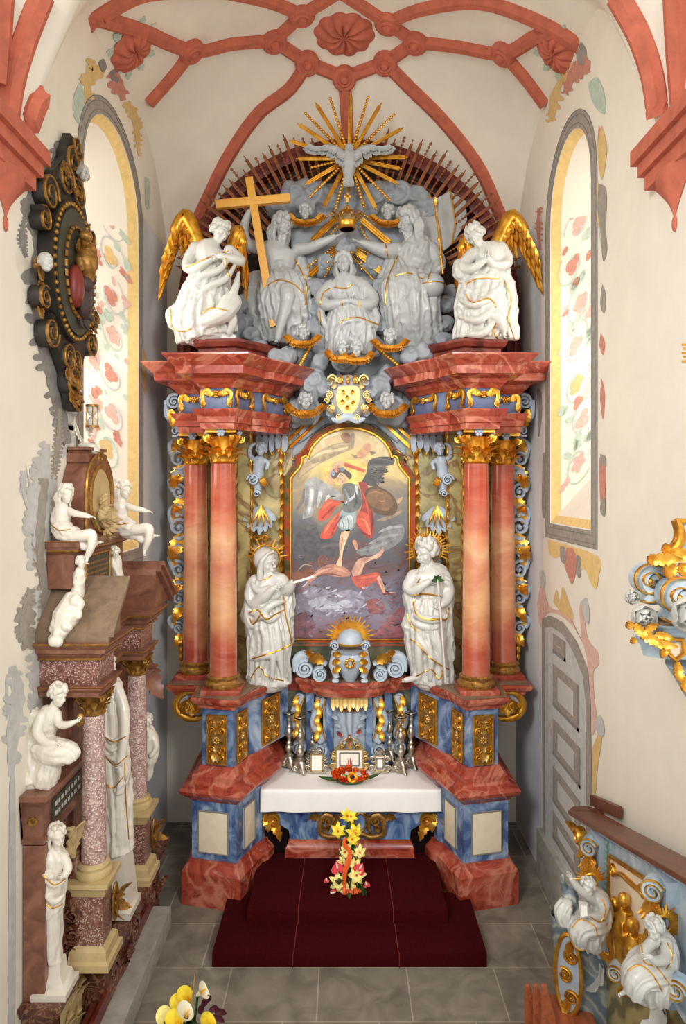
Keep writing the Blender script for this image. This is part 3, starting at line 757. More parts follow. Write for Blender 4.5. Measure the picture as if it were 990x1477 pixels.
for i, r in enumerate(RIBS):
    # break at bosses: straight run per pair for the star, smooth for the long arcs
    if i in (1, 2):
        B = MB()
        for a, b in zip(r, r[1:]): q = rib([a, b], n=8); B.add(q.v, q.f)
    else: B = rib(r, n=8)
    tag(part('trim_%d' % (i + 1), B, 'rib', None, smooth=40), 'red painted vault rib', kind='structure')
for j, (px, py) in enumerate([(497, 112), (443, 90), (556, 90), (395, 58), (600, 60), (435, 20), (560, 32), (275, 72), (728, 76)]):
    p, nr = vray(px, py); B = MB(); B.lathe(p, [(0.02, -.05), (.19, -.02), (.19, .06), (.16, .1), (.12, .1), (.1, .125), (.07, .11), (.045, .15), (0.01, .16)], 20, axis=nr)
    tag(part('trim_%d' % (20 + j), B, 'rib', None, smooth=40), 'red painted boss with rosette on the vault', kind='structure')
def shell(name, px, py, R, ang, label):
    p, nr = vray(px, py); u = V((1, 0, 0)) - nr * nr.x; u.normalize(); v = nr.cross(u)
    root = thing(name, label, 'ceiling ornament', p, 'painted shell ornaments on the vault')
    B = MB(); n = 54
    def f(a, t):
        th = a * 2 * pi; fl2 = abs(sin(th * 5 + 2.2 * t)); r = R * t * (1 + .1 * fl2 * t)
        return p + u * (r * cos(th + ang)) + v * (r * 0.9 * sin(th + ang)) + nr * (.02 + R * .34 * (sin(pi * min(1, t * .9 + .12))) * (.45 + .55 * fl2) + (.1 * R if t < .1 else 0))
    B.grid(lambda a, t: f(a, t), n * 2, 12, wrapu=True); part('shell', B, 'rib', root, smooth=70)
    L = MB()
    for i in range(11):
        a = 2 * pi * i / 11 + .3 + ang; e = u * cos(a) + v * sin(a)
        L.leaf(p + e * R * .85 + nr * .01, e, nr, R * .55, R * .16, curl=.02, lobes=3, th=.004, fold=.05)
    part('painted_leaf', L, 'mural_green', root, smooth=0)
    return root
shell('vault_shell', 497, 47, .42, 0, 'red shell rosette in the middle of the vault star')
shell('vault_shell', 190, 70, .32, 1, 'red shell ornament above the left window')
shell('vault_shell', 805, 74, .32, 2, 'red shell ornament above the right window')
def corbel(X, sg, name, label):
    B = MB(); pl = lambda px, py: QX(px, py, X)
    y0, y1 = 4.6, 6.95; zt, zb = 9.3, 8.75
    plan = [(X + sg * .05, y1), (X - sg * .14, y1 - .08), (X - sg * .14, y0)]
    if sg < 0: plan = plan[::-1]
    # impost block as a stepped band along the wall
    for o, za, zb2 in ((.20, 8.64, 8.78), (.15, 8.52, 8.64), (.10, 8.38, 8.52)):
        B.box(min(X, X - sg * o), max(X, X - sg * o), y0, 6.42 - (.2 - o) * .8, za, zb2)
    part_ = B
    n = 12
    def pend(u, v):    # hanging tapered spur under the block
        w = (1 - v) ** 1.3; dpt = .12 * (1 - v) + .012
        yy = 5.95 + (u - .5) * .8 * w; return (X - sg * dpt * sin(pi * max(.02, min(.98, u))) - sg * .004, yy, 8.4 - .42 * v)
    B.grid(pend, 14, 12)
    B.ell((X - sg * .01, 5.95, 7.93), (.02, .035, .07))
    tag(part(name, B, 'rib', None, smooth=40), label, kind='structure')
corbel(WR, 1, 'trim_40', 'red painted rib corbel on the right wall'); corbel(WL, -1, 'trim_41', 'red painted rib corbel on the left wall')

# ------------------------------------------------------------------ wall paintings
LAY = [0]
def mural(name, X, polys, mat, parent, lift=.004, smooth_n=4):
    sg = 1 if X > 0 else -1; B = MB()
    flat = []
    for poly in polys: flat += [(p, 0) for p in poly] if isinstance(poly[0], list) else [(poly, smooth_n)]
    for poly, smooth_n in flat:
        P = catmull(poly + [poly[0]], smooth_n)[:-1] if smooth_n else poly
        pts = [QX(p[0], p[1], X - sg * (lift + 6e-5 * LAY[0])) for p in P]; LAY[0] = (LAY[0] + 1) % 60; B.add(pts, [tuple(range(len(pts)))])
    return part(name, B, mat, parent, smooth=0)
def rag(spine, ws, n=8, seed=1, rough=.45):
    "soft leafy silhouette about a spine of pixels: a body and leaf tips along both edges"
    P = catmull(spine, n); Wp = [a[0] for a in catmull([(x,) for x in ws], n)]; rnd = random.Random(seed); out = []; Lf = []; Rt = []
    for i, p in enumerate(P):
        a = P[max(0, i - 1)]; b = P[min(len(P) - 1, i + 1)]; dx, dy = b[0] - a[0], b[1] - a[1]; l = max(1e-3, (dx * dx + dy * dy) ** .5); nx, ny = -dy / l, dx / l
        w = max(.6, Wp[min(i, len(Wp) - 1)]); wv = w * (.8 + .12 * sin(i * 1.7 + seed))
        Lf.append((p[0] + nx * wv, p[1] + ny * wv)); Rt.append((p[0] - nx * wv, p[1] - ny * wv))
        for s_ in (-1, 1):
            if rnd.random() < rough:
                c = (p[0] + s_ * nx * w * 1.0, p[1] + s_ * ny * w); L = w * rnd.uniform(.5, .9); an = rnd.uniform(-.9, .9); ex, ey = s_ * nx * cos(an) - ny * sin(an), s_ * ny * cos(an) + nx * sin(an)
                out.append([(c[0] + ex * L * cos(t) - ey * L * .6 * sin(t), c[1] + ey * L * cos(t) + ex * L * .6 * sin(t)) for t in [2 * pi * q / 10 for q in range(10)]])
    for i in range(len(P) - 1): out.append([Lf[i], Lf[i + 1], Rt[i + 1], Rt[i]])
    return out
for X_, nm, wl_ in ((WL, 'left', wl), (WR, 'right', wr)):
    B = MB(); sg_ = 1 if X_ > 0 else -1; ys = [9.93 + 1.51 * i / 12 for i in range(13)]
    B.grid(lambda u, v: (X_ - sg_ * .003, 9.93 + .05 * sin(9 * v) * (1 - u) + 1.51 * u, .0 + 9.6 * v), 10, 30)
    part('grey_strip', B, 'plaster_grey', wl_, smooth=0)  # grey strip over each side wall towards the back corner
# right wall: strapwork above, beside and below the window, then the painted niche door
mural('window_strapwork', WR, [rag([(795, 175), (800, 140), (808, 110), (822, 90)], [5, 8, 8, 3], 6, 3), [(868, 180), (876, 215), (868, 260), (862, 215)], [(862, 260), (869, 290), (864, 330), (860, 295)]], 'mural_ochre', wr)
mural('window_strapwork', WR, [rag([(815, 135), (826, 108), (838, 92), (846, 105)], [4, 9, 9, 4], 6, 4), [(864, 180), (870, 200), (868, 240), (862, 215)], [(868, 545), (873, 570), (870, 605), (866, 575)], [(867, 480), (873, 495), (870, 512), (865, 498)], rag([(778, 300), (777, 330), (779, 360)], [3, 4, 2], 4, 8)], 'mural_red', wr)
mural('window_strapwork', WR, [[(848, 120), (862, 112), (873, 140), (872, 165), (856, 150)], [(866, 270), (874, 290), (872, 330), (871, 372), (864, 330)]], 'mural_green', wr)
mural('window_strapwork', WR, [[(838, 60), (846, 72), (844, 92), (834, 96), (832, 78)], [(864, 265), (875, 275), (874, 330), (876, 360), (870, 376), (866, 330), (862, 300)], [(775, 560), (781, 565), (782, 600), (777, 630)], [(869, 410), (874, 425), (872, 452), (866, 438)]], 'mural_grey', wr)
mural('sill_strapwork', WR, [[(791, 778), (862, 802), (864, 830), (860, 850), (852, 840), (844, 822), (826, 820), (815, 800), (800, 805), (792, 795)]], 'mural_yellow', wr)
mural('sill_strapwork', WR, [[(818, 790), (828, 793), (832, 815), (826, 842), (820, 832), (814, 812)], [(865, 660), (873, 664), (873, 715), (866, 722)]], 'mural_red', wr, .007)
mural('sill_strapwork', WR, [[(808, 788), (815, 790), (816, 812), (809, 808)], [(832, 800), (838, 806), (837, 832), (831, 826)], [(866, 655), (873, 658), (874, 672), (867, 668)], [(867, 722), (873, 718), (872, 744), (866, 738)], [(783, 655), (788, 660), (787, 740), (782, 735)]], 'mural_grey', wr, .009)
mural('door_strapwork', WR, [[(775, 870), (783, 835), (788, 862), (797, 878), (820, 885), (838, 920), (836, 878), (840, 870), (848, 920), (862, 940), (864, 958), (856, 970), (858, 1010), (861, 1040), (854, 1060), (852, 1000), (842, 930), (815, 892), (790, 884), (780, 905)]], 'mural_pink', wr)
mural('door_strapwork', WR, [[(798, 868), (803, 850), (808, 866), (812, 846), (820, 866), (828, 892), (812, 886)], [(854, 1080), (862, 1060), (868, 1040), (868, 1070), (862, 1110), (860, 1140), (855, 1150)]], 'mural_ochre', wr)
mural('door_strapwork', WR, [[(838, 868), (846, 862), (850, 880), (849, 900), (843, 890)], [(858, 1040), (866, 1032), (872, 1050), (870, 1062), (862, 1058)], [(778, 826), (784, 822), (787, 840), (782, 848)]], 'mural_lgrey', wr, .007)
dr = thing('painted_niche_door', 'grey painted panelled door under an arch on the right wall', 'wall painting', V((WR, 8.9, .66)))
mural('painted_frame', WR, [[(783, 1212), (782, 1000), (782, 892), (795, 888), (812, 897), (832, 925), (848, 965), (852, 1010), (854, 1150), (856, 1330), (843, 1330)]], 'mural_grey', dr, .006, 0)
mural('painted_leaf', WR, [[(787, 1208), (786, 1000), (786, 905), (797, 905), (812, 915), (828, 942), (841, 975), (845, 1010), (846, 1150), (846, 1310)]], 'mural_lgrey', dr, .009, 0)
pn = []; pi_ = []
for (za, zb, ya, yb) in ((3.35, 3.62, 9.4, 8.85), (2.62, 3.2, 9.4, 8.35), (1.95, 2.45, 9.4, 8.3), (1.3, 1.8, 9.4, 8.3), (.8, 1.18, 9.4, 8.3)):
    pn.append((ya, yb, za, zb)); pi_.append((ya - .22, yb + .22, za + .13, zb - .13))
def rects(name, rs, mat, lift):
    B = MB()
    for a, b, c, d in rs:
        if d > c: B.box(WR - lift, WR - .001, b, a, c, d)
    part(name, B, mat, dr, smooth=0)
rects('painted_panel', pn, 'mural_grey', .012); rects('painted_panel_field', pi_, 'mural_white', .015)
rects('painted_panel_edge', [(a, b, c, c + .05) for a, b, c, d in pn] + [(b + .07, b, c, d) for a, b, c, d in pn], 'mural_dgrey', .014)
LB = MB(); LB.box(2.82, 3.0, 7.9, 9.95, 0, .66); tag(part('baseboard_right', LB, 'grey_stone', None, bevel=.01), 'pale stone ledge along the right wall', kind='structure')
# left wall: surround ornament and the grey painted shadow silhouettes round the monuments
mural('window_strapwork', WL, [rag([(128, 150), (127, 120), (134, 98), (148, 112)], [5, 7, 9, 4], 6, 2), rag([(178, 150), (192, 160), (198, 190), (201, 225)], [5, 6, 5, 2], 6, 5), [(206, 500), (212, 520), (210, 570), (205, 545)]], 'mural_ochre', wl)
mural('window_strapwork', WL, [rag([(160, 105), (172, 122), (178, 145)], [6, 9, 5], 6, 6)], 'mural_red', wl)
mural('window_strapwork', WL, [[(106, 140), (116, 120), (124, 150), (117, 180), (106, 165)], [(209, 255), (216, 262), (216, 300), (210, 295)]], 'mural_green', wl)
mural('window_strapwork', WL, [[(158, 105), (166, 100), (172, 115), (165, 122)], [(142, 90), (150, 85), (154, 98), (147, 104)]], 'mural_dgrey', wl, .006)
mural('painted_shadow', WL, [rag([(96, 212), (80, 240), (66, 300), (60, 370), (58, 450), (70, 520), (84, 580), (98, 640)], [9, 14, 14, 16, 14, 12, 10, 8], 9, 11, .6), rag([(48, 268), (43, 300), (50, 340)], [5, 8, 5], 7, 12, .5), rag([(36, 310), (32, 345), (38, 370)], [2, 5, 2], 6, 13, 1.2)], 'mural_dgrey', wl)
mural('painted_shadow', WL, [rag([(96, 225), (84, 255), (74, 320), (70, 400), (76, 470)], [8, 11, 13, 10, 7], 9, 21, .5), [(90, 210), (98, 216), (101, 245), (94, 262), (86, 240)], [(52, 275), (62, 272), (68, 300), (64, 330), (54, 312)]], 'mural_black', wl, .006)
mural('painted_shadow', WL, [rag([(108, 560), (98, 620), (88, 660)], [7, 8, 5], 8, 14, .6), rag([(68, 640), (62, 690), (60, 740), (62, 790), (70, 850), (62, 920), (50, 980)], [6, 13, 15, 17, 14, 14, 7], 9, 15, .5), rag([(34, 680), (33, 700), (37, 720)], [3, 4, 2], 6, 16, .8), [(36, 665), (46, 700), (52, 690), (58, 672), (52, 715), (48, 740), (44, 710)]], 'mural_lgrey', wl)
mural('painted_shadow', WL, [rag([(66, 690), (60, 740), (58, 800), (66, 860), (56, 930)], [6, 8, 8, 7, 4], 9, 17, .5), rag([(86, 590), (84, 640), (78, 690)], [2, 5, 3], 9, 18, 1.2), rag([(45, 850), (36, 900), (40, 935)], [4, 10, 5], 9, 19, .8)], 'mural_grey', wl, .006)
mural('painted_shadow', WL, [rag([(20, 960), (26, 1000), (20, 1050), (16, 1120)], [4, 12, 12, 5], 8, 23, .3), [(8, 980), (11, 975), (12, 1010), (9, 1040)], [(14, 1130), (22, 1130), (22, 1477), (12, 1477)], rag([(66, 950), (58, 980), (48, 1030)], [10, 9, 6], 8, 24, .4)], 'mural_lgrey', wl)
# ------------------------------------------------------------------ the altarpiece
XC = .095
ALT = thing('altarpiece', 'tall baroque altarpiece of red and blue marble with four columns and gilding', 'altar', (XC, 10.4, 0))
def U(u, sg): return XC + sg * u                    # u = distance from the altar's axis; sg -1 left, +1 right
def plan(us, sg):
    p = [(U(u, sg), y) for u, y in us]              # listed from the outer side to the axis
    return p if sg < 0 else p[::-1]
BODY = [(2.485, 11.4), (2.485, 9.98), (2.035, 9.98), (2.035, 9.36), (1.6, 9.34), (1.42, 9.72), (1.30, 9.80), (.965, 10.35), (.965, 11.4)]
PED = [(2.035, 11.4), (2.035, 9.40), (1.6, 9.30), (1.44, 9.74), (1.36, 9.82), (1.0, 10.45), (.95, 10.5), (.95, 11.4)]
PEDL = [(2.035, 11.4), (2.035, 9.40), (1.6, 9.30), (1.44, 9.74), (1.36, 9.82), (1.26, 10.1), (1.26, 11.4)]
SHELF = [(2.5, 11.4), (2.5, 9.98), (2.06, 9.98), (2.035, 9.40), (1.6, 9.30), (1.44, 9.74), (1.36, 9.82), (1.0, 10.45), (.95, 10.5), (.95, 11.4)]
def mould(name, us, prof, mat, sg, par=None, label=None):
    B = MB(); B.sweep(plan(us, sg), prof)
    o = part(name, B, mat, par or ALT, smooth=25)
    if label: o['label'] = label
    return o
def relief(c, ux, n, w, h, parent, name='relief_panel'):
    "gilded openwork panel: frame, pale ground, scrolls and a rosette"
    c, ux, n = V(c), V(ux).normalized(), V(n).normalized(); uz = V((0, 0, 1)); B = MB()
    B.obox(c, ux * w / 2, n * .012, uz * h / 2)
    root = part(name, B, 'old_gold', parent, smooth=0)
    Fm = MB(); q = [c + ux * (a * w / 2) + uz * (b * h / 2) + n * .012 for a, b in ((-1, -1), (1, -1), (1, 1), (-1, 1))]
    for i in range(4): Fm.tube([q[i], q[(i + 1) % 4]], .014, 6)
    part('gilded_frame', Fm, 'gold', root)
    G = MB(); Pl = MB(); r = min(w * .24, h * .12); nf = n
    for a in (-1, 1):
        for b in (-1, 1):
            G.scroll(c + ux * (a * w * .23) + uz * (b * h * .19) + n * .02, ux * a, uz * b, r, 1.7, .34, .014, a0=-.6, nrm=n, n=12)
            G.scroll(c + ux * (a * w * .24) + uz * (b * h * .37) + n * .02, ux * a, uz * -b, r * .85, 1.5, .34, .014, a0=-.9, nrm=n, n=12)
            G.leaf(c + uz * (b * h * .25) + n * .02, ux * a * .7 + uz * b, n, h * .16, w * .09, curl=.2, th=.005, nu=8)
            Pl.leaf(c + uz * (b * h * .3) + n * .022, ux * a * .35 + uz * b, n, h * .15, w * .11, curl=.2, th=.005, nu=8)
        Pl.leaf(c + uz * (a * h * .12) + n * .022, uz * a, n, h * .13, w * .13, curl=.2, th=.005, nu=8)
    for i in range(8):
        t = 2 * pi * i / 8; e = ux * cos(t) + uz * sin(t); Pl.ell(c + e * r * .55 + n * .02, (r * .28, r * .28, r * .28), n=8)
    G.ell(c + n * .025, (r * .36,) * 3, n=10)
    part('scroll_relief', G, 'gold', root, smooth=50); tag(part('leaf_relief', Pl, 'pale_gold', root, smooth=50), 'pale silvered leaves and rosette')
    return root
def capital(c, r, h, parent):
    c = V(c); B = MB(); B.lathe(c, [(r * 1.0, 0), (r * 1.12, .02), (r * 1.0, .045), (r * .98, h * .5), (r * 1.15, h * .78), (r * 1.2, h * .8)], 24)
    cap = part('capital', B, 'gold', parent, smooth=50)
    L = MB()
    for row, (z, n, ln) in enumerate(((.04, 9, .46), (.2, 9, .5))):
        for i in range(n):
            a = 2 * pi * (i + .5 * row) / n; e = V((cos(a), sin(a), 0)); L.leaf(c + e * r * 1.0 + V((0, 0, h * z)), V((0, 0, 1)) + e * .08, e, h * ln, r * .33, curl=.75, th=.006, nu=12)
    part('acanthus', L, 'gold', parent, smooth=50)
    for i in range(4):
        W = MB()
        a = pi / 4 + pi / 2 * i; e = V((cos(a), sin(a), 0)); t = V((-sin(a), cos(a), 0))
        for s_ in (-1, 1):
            d = (e + t * s_ * .45).normalized(); W.scroll(c + e * r * 1.42 + t * (s_ * r * .28) + V((0, 0, h * .76)), d, V((0, 0, 1)), r * .42, 1.9, .4, .028, a0=.4, cw=-1, n=14, nrm=t * s_)
        W.tube([c + e * r * .95 + V((0, 0, h * .5)), c + e * r * 1.25 + V((0, 0, h * .7))], [.03, .045], 8)
        part('volute', W, 'gold', parent, smooth=50)
    A = MB(); q = r * 1.62; pts = []
    for i in range(4):
        a = pi / 4 + pi / 2 * i; b = a + pi / 2; p0 = V((cos(a), sin(a), 0)) * q * 1.1; p1 = V((cos(b), sin(b), 0)) * q * 1.1; m = (p0 + p1) * .5 * .8
        for t in (0, .2, .4, .6, .8): pts.append(c + (p0 * (1 - t) ** 2 + m * 2 * t * (1 - t) + p1 * t * t) + V((0, 0, h * .92)))
    A.prism(pts, V((0, 0, h * .08))); part('abacus', A, 'gold', parent, smooth=30)
    for i in range(4):
        R = MB()
        a = -pi / 2 + pi / 2 * i; e = V((cos(a), sin(a), 0)); t = V((-sin(a), cos(a), 0)); p = c + e * r * 1.3 + V((0, 0, h * .93))
        for k in range(6): R.ell(p + t * (cos(k * 1.047) * r * .24) + V((0, 0, sin(k * 1.047) * r * .24)), (r * .17,) * 3, n=8)
        R.ell(p + e * .02, (r * .16,) * 3, n=8)
        tag(part('rosette', R, 'pale_blue', parent, smooth=60), 'pale blue-grey rosette')
    return cap
def column(u, Y, z0, z1, r, sg):
    x = U(u, sg); zc_ = 5.97; B = MB()
    B.lathe((x, Y, 0), [(r * 1.06, 2.98), (r, 3.02)] + [(r * (1 - .12 * (t / 10) ** 1.6), 3.02 + (zc_ - 3.02) * t / 10) for t in range(1, 11)], 40)
    col = part('column', B, 'column_marble', ALT, smooth=50)
    b = MB(); b.box(x - r * 1.42, x + r * 1.42, Y - r * 1.42, Y + r * 1.42, z0, z0 + .075); part('column_plinth', b, 'red_marble', col, bevel=.008)
    t = MB(); t.lathe((x, Y, z0 + .075), [(r * 1.3, 0), (r * 1.38, .03), (r * 1.36, .06), (r * 1.2, .075), (r * 1.12, .1), (r * 1.2, .12), (r * 1.22, .145), (r * 1.08, .165), (r, .17)], 36)
    tag(part('column_base', t, 'old_gold', col, smooth=50), 'gilded ring base')
    capital((x, Y, zc_ - .02), r * .88, .47, col)
for sg in (-1, 1):
    mould('pedestal_plinth', PEDL, [(.24, 0), (.24, .44), (.22, .48), (.16, .54), (.15, .58)], 'red_marble', sg)
    lo_ = mould('pedestal_block', PEDL, [(.12, .58), (.12, 1.36)], 'blue_marble', sg)
    mould('pedestal_moulding', PEDL, [(.12, 1.36), (.15, 1.39), (.17, 1.42), (.25, 1.48), (.27, 1.53), (.24, 1.57), (.15, 1.60), (.12, 1.63), (.12, 1.70), (.05, 1.76), (.03, 1.81)], 'red_marble', sg)
    up_ = mould('pedestal_die', PED, [(0, 1.81), (0, 2.62)], 'blue_marble', sg)
    mould('pedestal_shelf', SHELF, [(.0, 2.58), (.05, 2.60), (.06, 2.64), (.12, 2.68), (.14, 2.72), (.14, 2.76)], 'red_marble', sg)
    B = MB(); B.sweep(plan(SHELF, sg), [(.11, 2.762), (.11, 2.766)]); tag(part('shelf_top', B, 'top_marble', ALT, smooth=0), 'dusty brown top of the shelf')
    mould('architrave', BODY, [(0, 6.42), (.015, 6.42), (.02, 6.5), (.045, 6.51), (.05, 6.59), (.09, 6.64), (.11, 6.69)], 'red_marble', sg)
    fr = mould('frieze_band', BODY, [(0, 6.69), (.02, 6.75), (.03, 6.84), (.015, 6.94), (0, 6.98)], 'frieze_blue', sg)
    mould('cornice', BODY, [(.02, 6.98), (.06, 7.03), (.09, 7.05), (.12, 7.10), (.14, 7.11), (.29, 7.14), (.30, 7.24), (.33, 7.255), (.36, 7.29), (.42, 7.35), (.44, 7.37), (.44, 7.39)], 'red_marble', sg)
    TOP = [(2.1, 11.2), (2.1, 9.7), (1.62, 9.62), (1.3, 10.0), (.95, 10.6), (.95, 11.2)]
    mould('attic_plinth', TOP, [(.12, 7.39), (.12, 7.44), (.05, 7.46), (.04, 7.58), (.09, 7.60), (.12, 7.66), (.12, 7.70)], 'dark_red_marble', sg)
    # inlaid panels
    def face(a, b, y_out, z, w, h, mat='relief', up=up_):
        p, q = V((U(a[0], sg), a[1], 0)), V((U(b[0], sg), b[1], 0)); d = (q - p).normalized(); n = V((d.y, -d.x, 0)) * (1 if sg < 0 else -1)
        c = (p + q) / 2 + n * y_out; c.z = z
        if mat == 'relief': return relief(c, d, n, w, h, ALT)
        B = MB(); B.obox(c, d * w / 2, n * .012, V((0, 0, h / 2))); o = part('inlaid_panel', B, mat, ALT, bevel=.005)
        E = MB(); q4 = [c + d * (i * w / 2) + V((0, 0, j * h / 2)) + n * .008 for i, j in ((-1, -1), (1, -1), (1, 1), (-1, 1))]
        for i in range(4): E.tube([q4[i], q4[(i + 1) % 4]], .012, 6)
        part('panel_border', E, 'ink', o)
    face(PED[1], PED[2], .012, 2.17, .28, .66); face(PED[2], PED[3], .012, 2.17, .26, .66); face(PED[4], PED[5], .012, 2.19, .42, .66)
    face(PED[1], PED[2], .13, .96, .43, .56, 'cream_panel', lo_); face(PED[2], PED[3], .13, .96, .3, .56, 'cream_panel', lo_)
    # columns
    column(1.78, 9.62, 2.76, 6.42, .192, sg); column(2.33, 10.36, 2.76, 6.42, .188, sg)
    # ear-shaped gilded bracket beside the pedestal
    B = MB(); c = V((U(2.28, sg), 9.95, 2.42)); ux = V((sg, 0, 0)); uz = V((0, 0, 1))
    pts = [c + ux * (.25 * cos(t)) + uz * (.2 * sin(t) + .03) for t in [1.9 - 4.4 * i / 24 for i in range(25)]]
    B.band(pts, V((0, -1, 0)), [.02, .045, .05, .045, .025], .05)
    br = part('side_bracket', B, 'gold', ALT, smooth=50)
    B = MB(); B.prism([c + ux * (.22 * cos(t)) + uz * (.17 * sin(t) + .03) + V((0, .02, 0)) for t in [2 * pi * i / 24 for i in range(24)]], V((0, .03, 0))); part('bracket_field', B, 'pale_blue', br, smooth=0)
    B = MB()
    for a, L in ((2.8, .2), (.4, .17), (-.5, .2), (-1.5, .16), (1.3, .15), (-2.4, .15)): B.leaf(c + uz * .03 - V((0, .01, 0)), ux * cos(a) + uz * sin(a), V((0, -1, 0)), L, .05, curl=.3, th=.006)
    B.scroll(c + ux * .1 - V((0, .02, 0)), ux, uz, .1, 1.8, .35, .02, nrm=V((0, -1, 0)))
    part('bracket_leaf', B, 'gold', br, smooth=50)
    # carved scrollwork hanging outside the back column
    x0 = 2.6; Y0 = 10.55; n = V((0, -1, 0)); 
    Bg = MB()
    def pt(u, z, d=0): return V((U(u, sg), Y0 + d, z))
    for i, (z, R) in enumerate(((6.05, .2), (5.55, .15), (5.0, .22), (4.35, .17), (3.9, .15), (3.45, .12))):
        Bs = MB(); Bs.scroll(pt(x0 + .03, z), V((sg, 0, 0)), V((0, 0, 1 if i % 2 else -1)), R, 1.6, .34, .05, a0=1.2, nrm=n, n=14)
        arc = catmull([pt(x0 - .1, z + R * 1.8), pt(x0 + .16, z + R * 1.2), pt(x0 + .12, z)], 6); Bs.band(arc, n, [.02, .04, .03], .04); part('side_scroll', Bs, 'pale_blue', ALT, smooth=50); Bg = MB()
        Bg.leaf(pt(x0 - .02, z - R * .4, -.03), V((sg * .35, 0, -1)), n, R * 2.0, R * .5, curl=.35, th=.008)
        Bg.leaf(pt(x0 + .1, z + R * .3, -.02), V((-sg * .3, 0, 1)), n, R * 1.5, R * .34, curl=.4, th=.008); part('gilded_leaf', Bg, 'gold', ALT, smooth=50)
    for z, mat_ in ((5.8, 0), (4.66, 0), (4.1, 0), (5.27, 0)):
        Bf = MB(); Bg = MB()
        for k in range(7):
            a = 2 * pi * k / 7; Bf.leaf(pt(x0 + .02 + sg * 0, z, -.05), V((cos(a), 0, sin(a))), n, .115, .042, curl=.25, lobes=1, th=.006, nu=7)
        Bg.ell(pt(x0 + .02, z, -.07), .035, n=8); fw = part('carved_flower', Bf, 'pale_blue', ALT, smooth=50); part('flower_centre', Bg, 'gold', fw, smooth=50)
    Bg = MB()
    for z, r_ in ((3.25, .07), (3.12, .05), (3.0, .04), (2.9, .03)): Bg.ell(pt(x0, z), (r_, r_, r_ * 1.5), n=10)
    part('gilded_drop', Bg, 'gold', ALT, smooth=50)
    # scroll beside the frieze
    B = MB(); B.scroll(pt(2.62, 6.9, -.3), V((-sg, 0, 0)), V((0, 0, 1)), .14, 1.9, .4, .07, a0=1, nrm=n); B.scroll(pt(2.6, 6.46, -.3), V((sg, 0, 0)), V((0, 0, -1)), .1, 1.6, .4, .07, a0=1, nrm=n)
    B.band(catmull([pt(2.75, 6.92, -.3), pt(2.72, 6.7, -.3), pt(2.6, 6.6, -.3), pt(2.56, 6.45, -.3)], 6), n, [.03, .06, .04], .07)
    fs_ = part('frieze_scroll', B, 'pale_blue', ALT, smooth=50)
    B = MB(); B.leaf(pt(2.66, 6.78, -.38), V((-sg * .2, 0, -1)), n, .3, .06, curl=.2); part('gilded_leaf', B, 'gold', fs_, smooth=50)
    # gilded lappets and strapwork on the frieze
    B = MB()
    def ff(a, b, t, z, o=.05):
        p, q = V((U(a[0], sg), a[1], 0)), V((U(b[0], sg), b[1], 0)); d = (q - p).normalized(); nn = V((d.y, -d.x, 0)) * (1 if sg < 0 else -1); c = p.lerp(q, t) + nn * o; c.z = z; return c, d, nn
    for ia, ib in ((3, 4), (6, 7), (1, 2), (4, 5)):
        B = MB(); a, b = BODY[ia], BODY[ib]; Lf = (V(a) - V(b)).length; m = .5
        if Lf < .3: m = .3
        for s_ in (-1, 1):
            c, d, nn = ff(a, b, .5 + s_ * .4, 6.86); d = d * s_ * (1)
            pts = [c + d * x + V((0, 0, z)) for x, z in ((-Lf * .36, .02), (-Lf * .26, .06), (-Lf * .16, .02), (-.06, .09), (.015, .06), (.02, -.03), (-.02, -.1), (.03, -.15))]
            B.band(catmull(pts, 4), nn, [.012, .02, .018, .03, .03, .02, .012], .014)
            B.leaf(c + V((0, 0, .06)), -d * .8 + V((0, 0, -.25)), nn, min(.16, Lf * .4), .035, curl=.2, th=.006); B.leaf(c + V((0, 0, -.02)), V((0, 0, -1)) + d * .2, nn, .13, .03, curl=.2, th=.006)
        c, d, nn = ff(a, b, .5, 6.89, .06)
        if Lf > .3:
            for k in range(6): B.ell(c + d * (cos(k * 1.047) * .035) + V((0, 0, sin(k * 1.047) * .035)), .02, n=7)
            B.ell(c + nn * .01, .02, n=7)
        part('gilded_strapwork', B, 'gold', fr, smooth=50)
    # pilaster panel between columns and painting
    B = MB(); xa, xb = sorted((U(.9, sg), U(2.75 if 0 else 2.42, sg))); B.box(xa, xb, 10.72, 10.95, 2.76, 6.45)
    pp = part('pilaster_panel', B, 'olive_marble', ALT, smooth=0)
    B = MB(); xa, xb = sorted((U(1.52, sg), U(1.72, sg))); B.box(xa, xb, 10.5, 10.75, 2.76, 6.42); part('pilaster_strip', B, 'olive_marble', pp, bevel=.01)
    for uu, yy in ((1.055, 10.7), (1.5, 10.49), (1.74, 10.48)):
        B = MB(); z = 2.85; rnd = random.Random(3)
        while z < 6.35:
            L = rnd.uniform(.12, .2); B.leaf(V((U(uu, sg), yy, z)), V((rnd.uniform(-.15, .15), 0, 1)), n, L * 1.3, .036 if uu < 1.4 else .018, curl=.35, th=.008, nu=8); z += L
        B.tube([V((U(uu, sg), yy + .01, 2.8)), V((U(uu, sg), yy + .01, 6.38))], .012, 6)
        part('gilded_strip', B, 'gold', pp, smooth=50)
    # hanging lambrequin, shell, bow on the pilaster
    B = MB()
    for k in range(5): B.leaf(V((U(1.4 - .1 * k, sg), 10.62, 6.42)), V((0, -.1, -1)), n, .28 - .05 * (k % 2), .055, curl=.15, lobes=1, th=.012)
    part('lambrequin', B, 'pale_blue', pp, smooth=50)
    B = MB()
    for k in range(5): B.ell(V((U(1.4 - .1 * k, sg), 10.58, 6.15 + .05 * (k % 2))), (.022, .022, .06), n=8)
    part('gilded_tassel', B, 'gold', pp, smooth=50)
    B = MB()
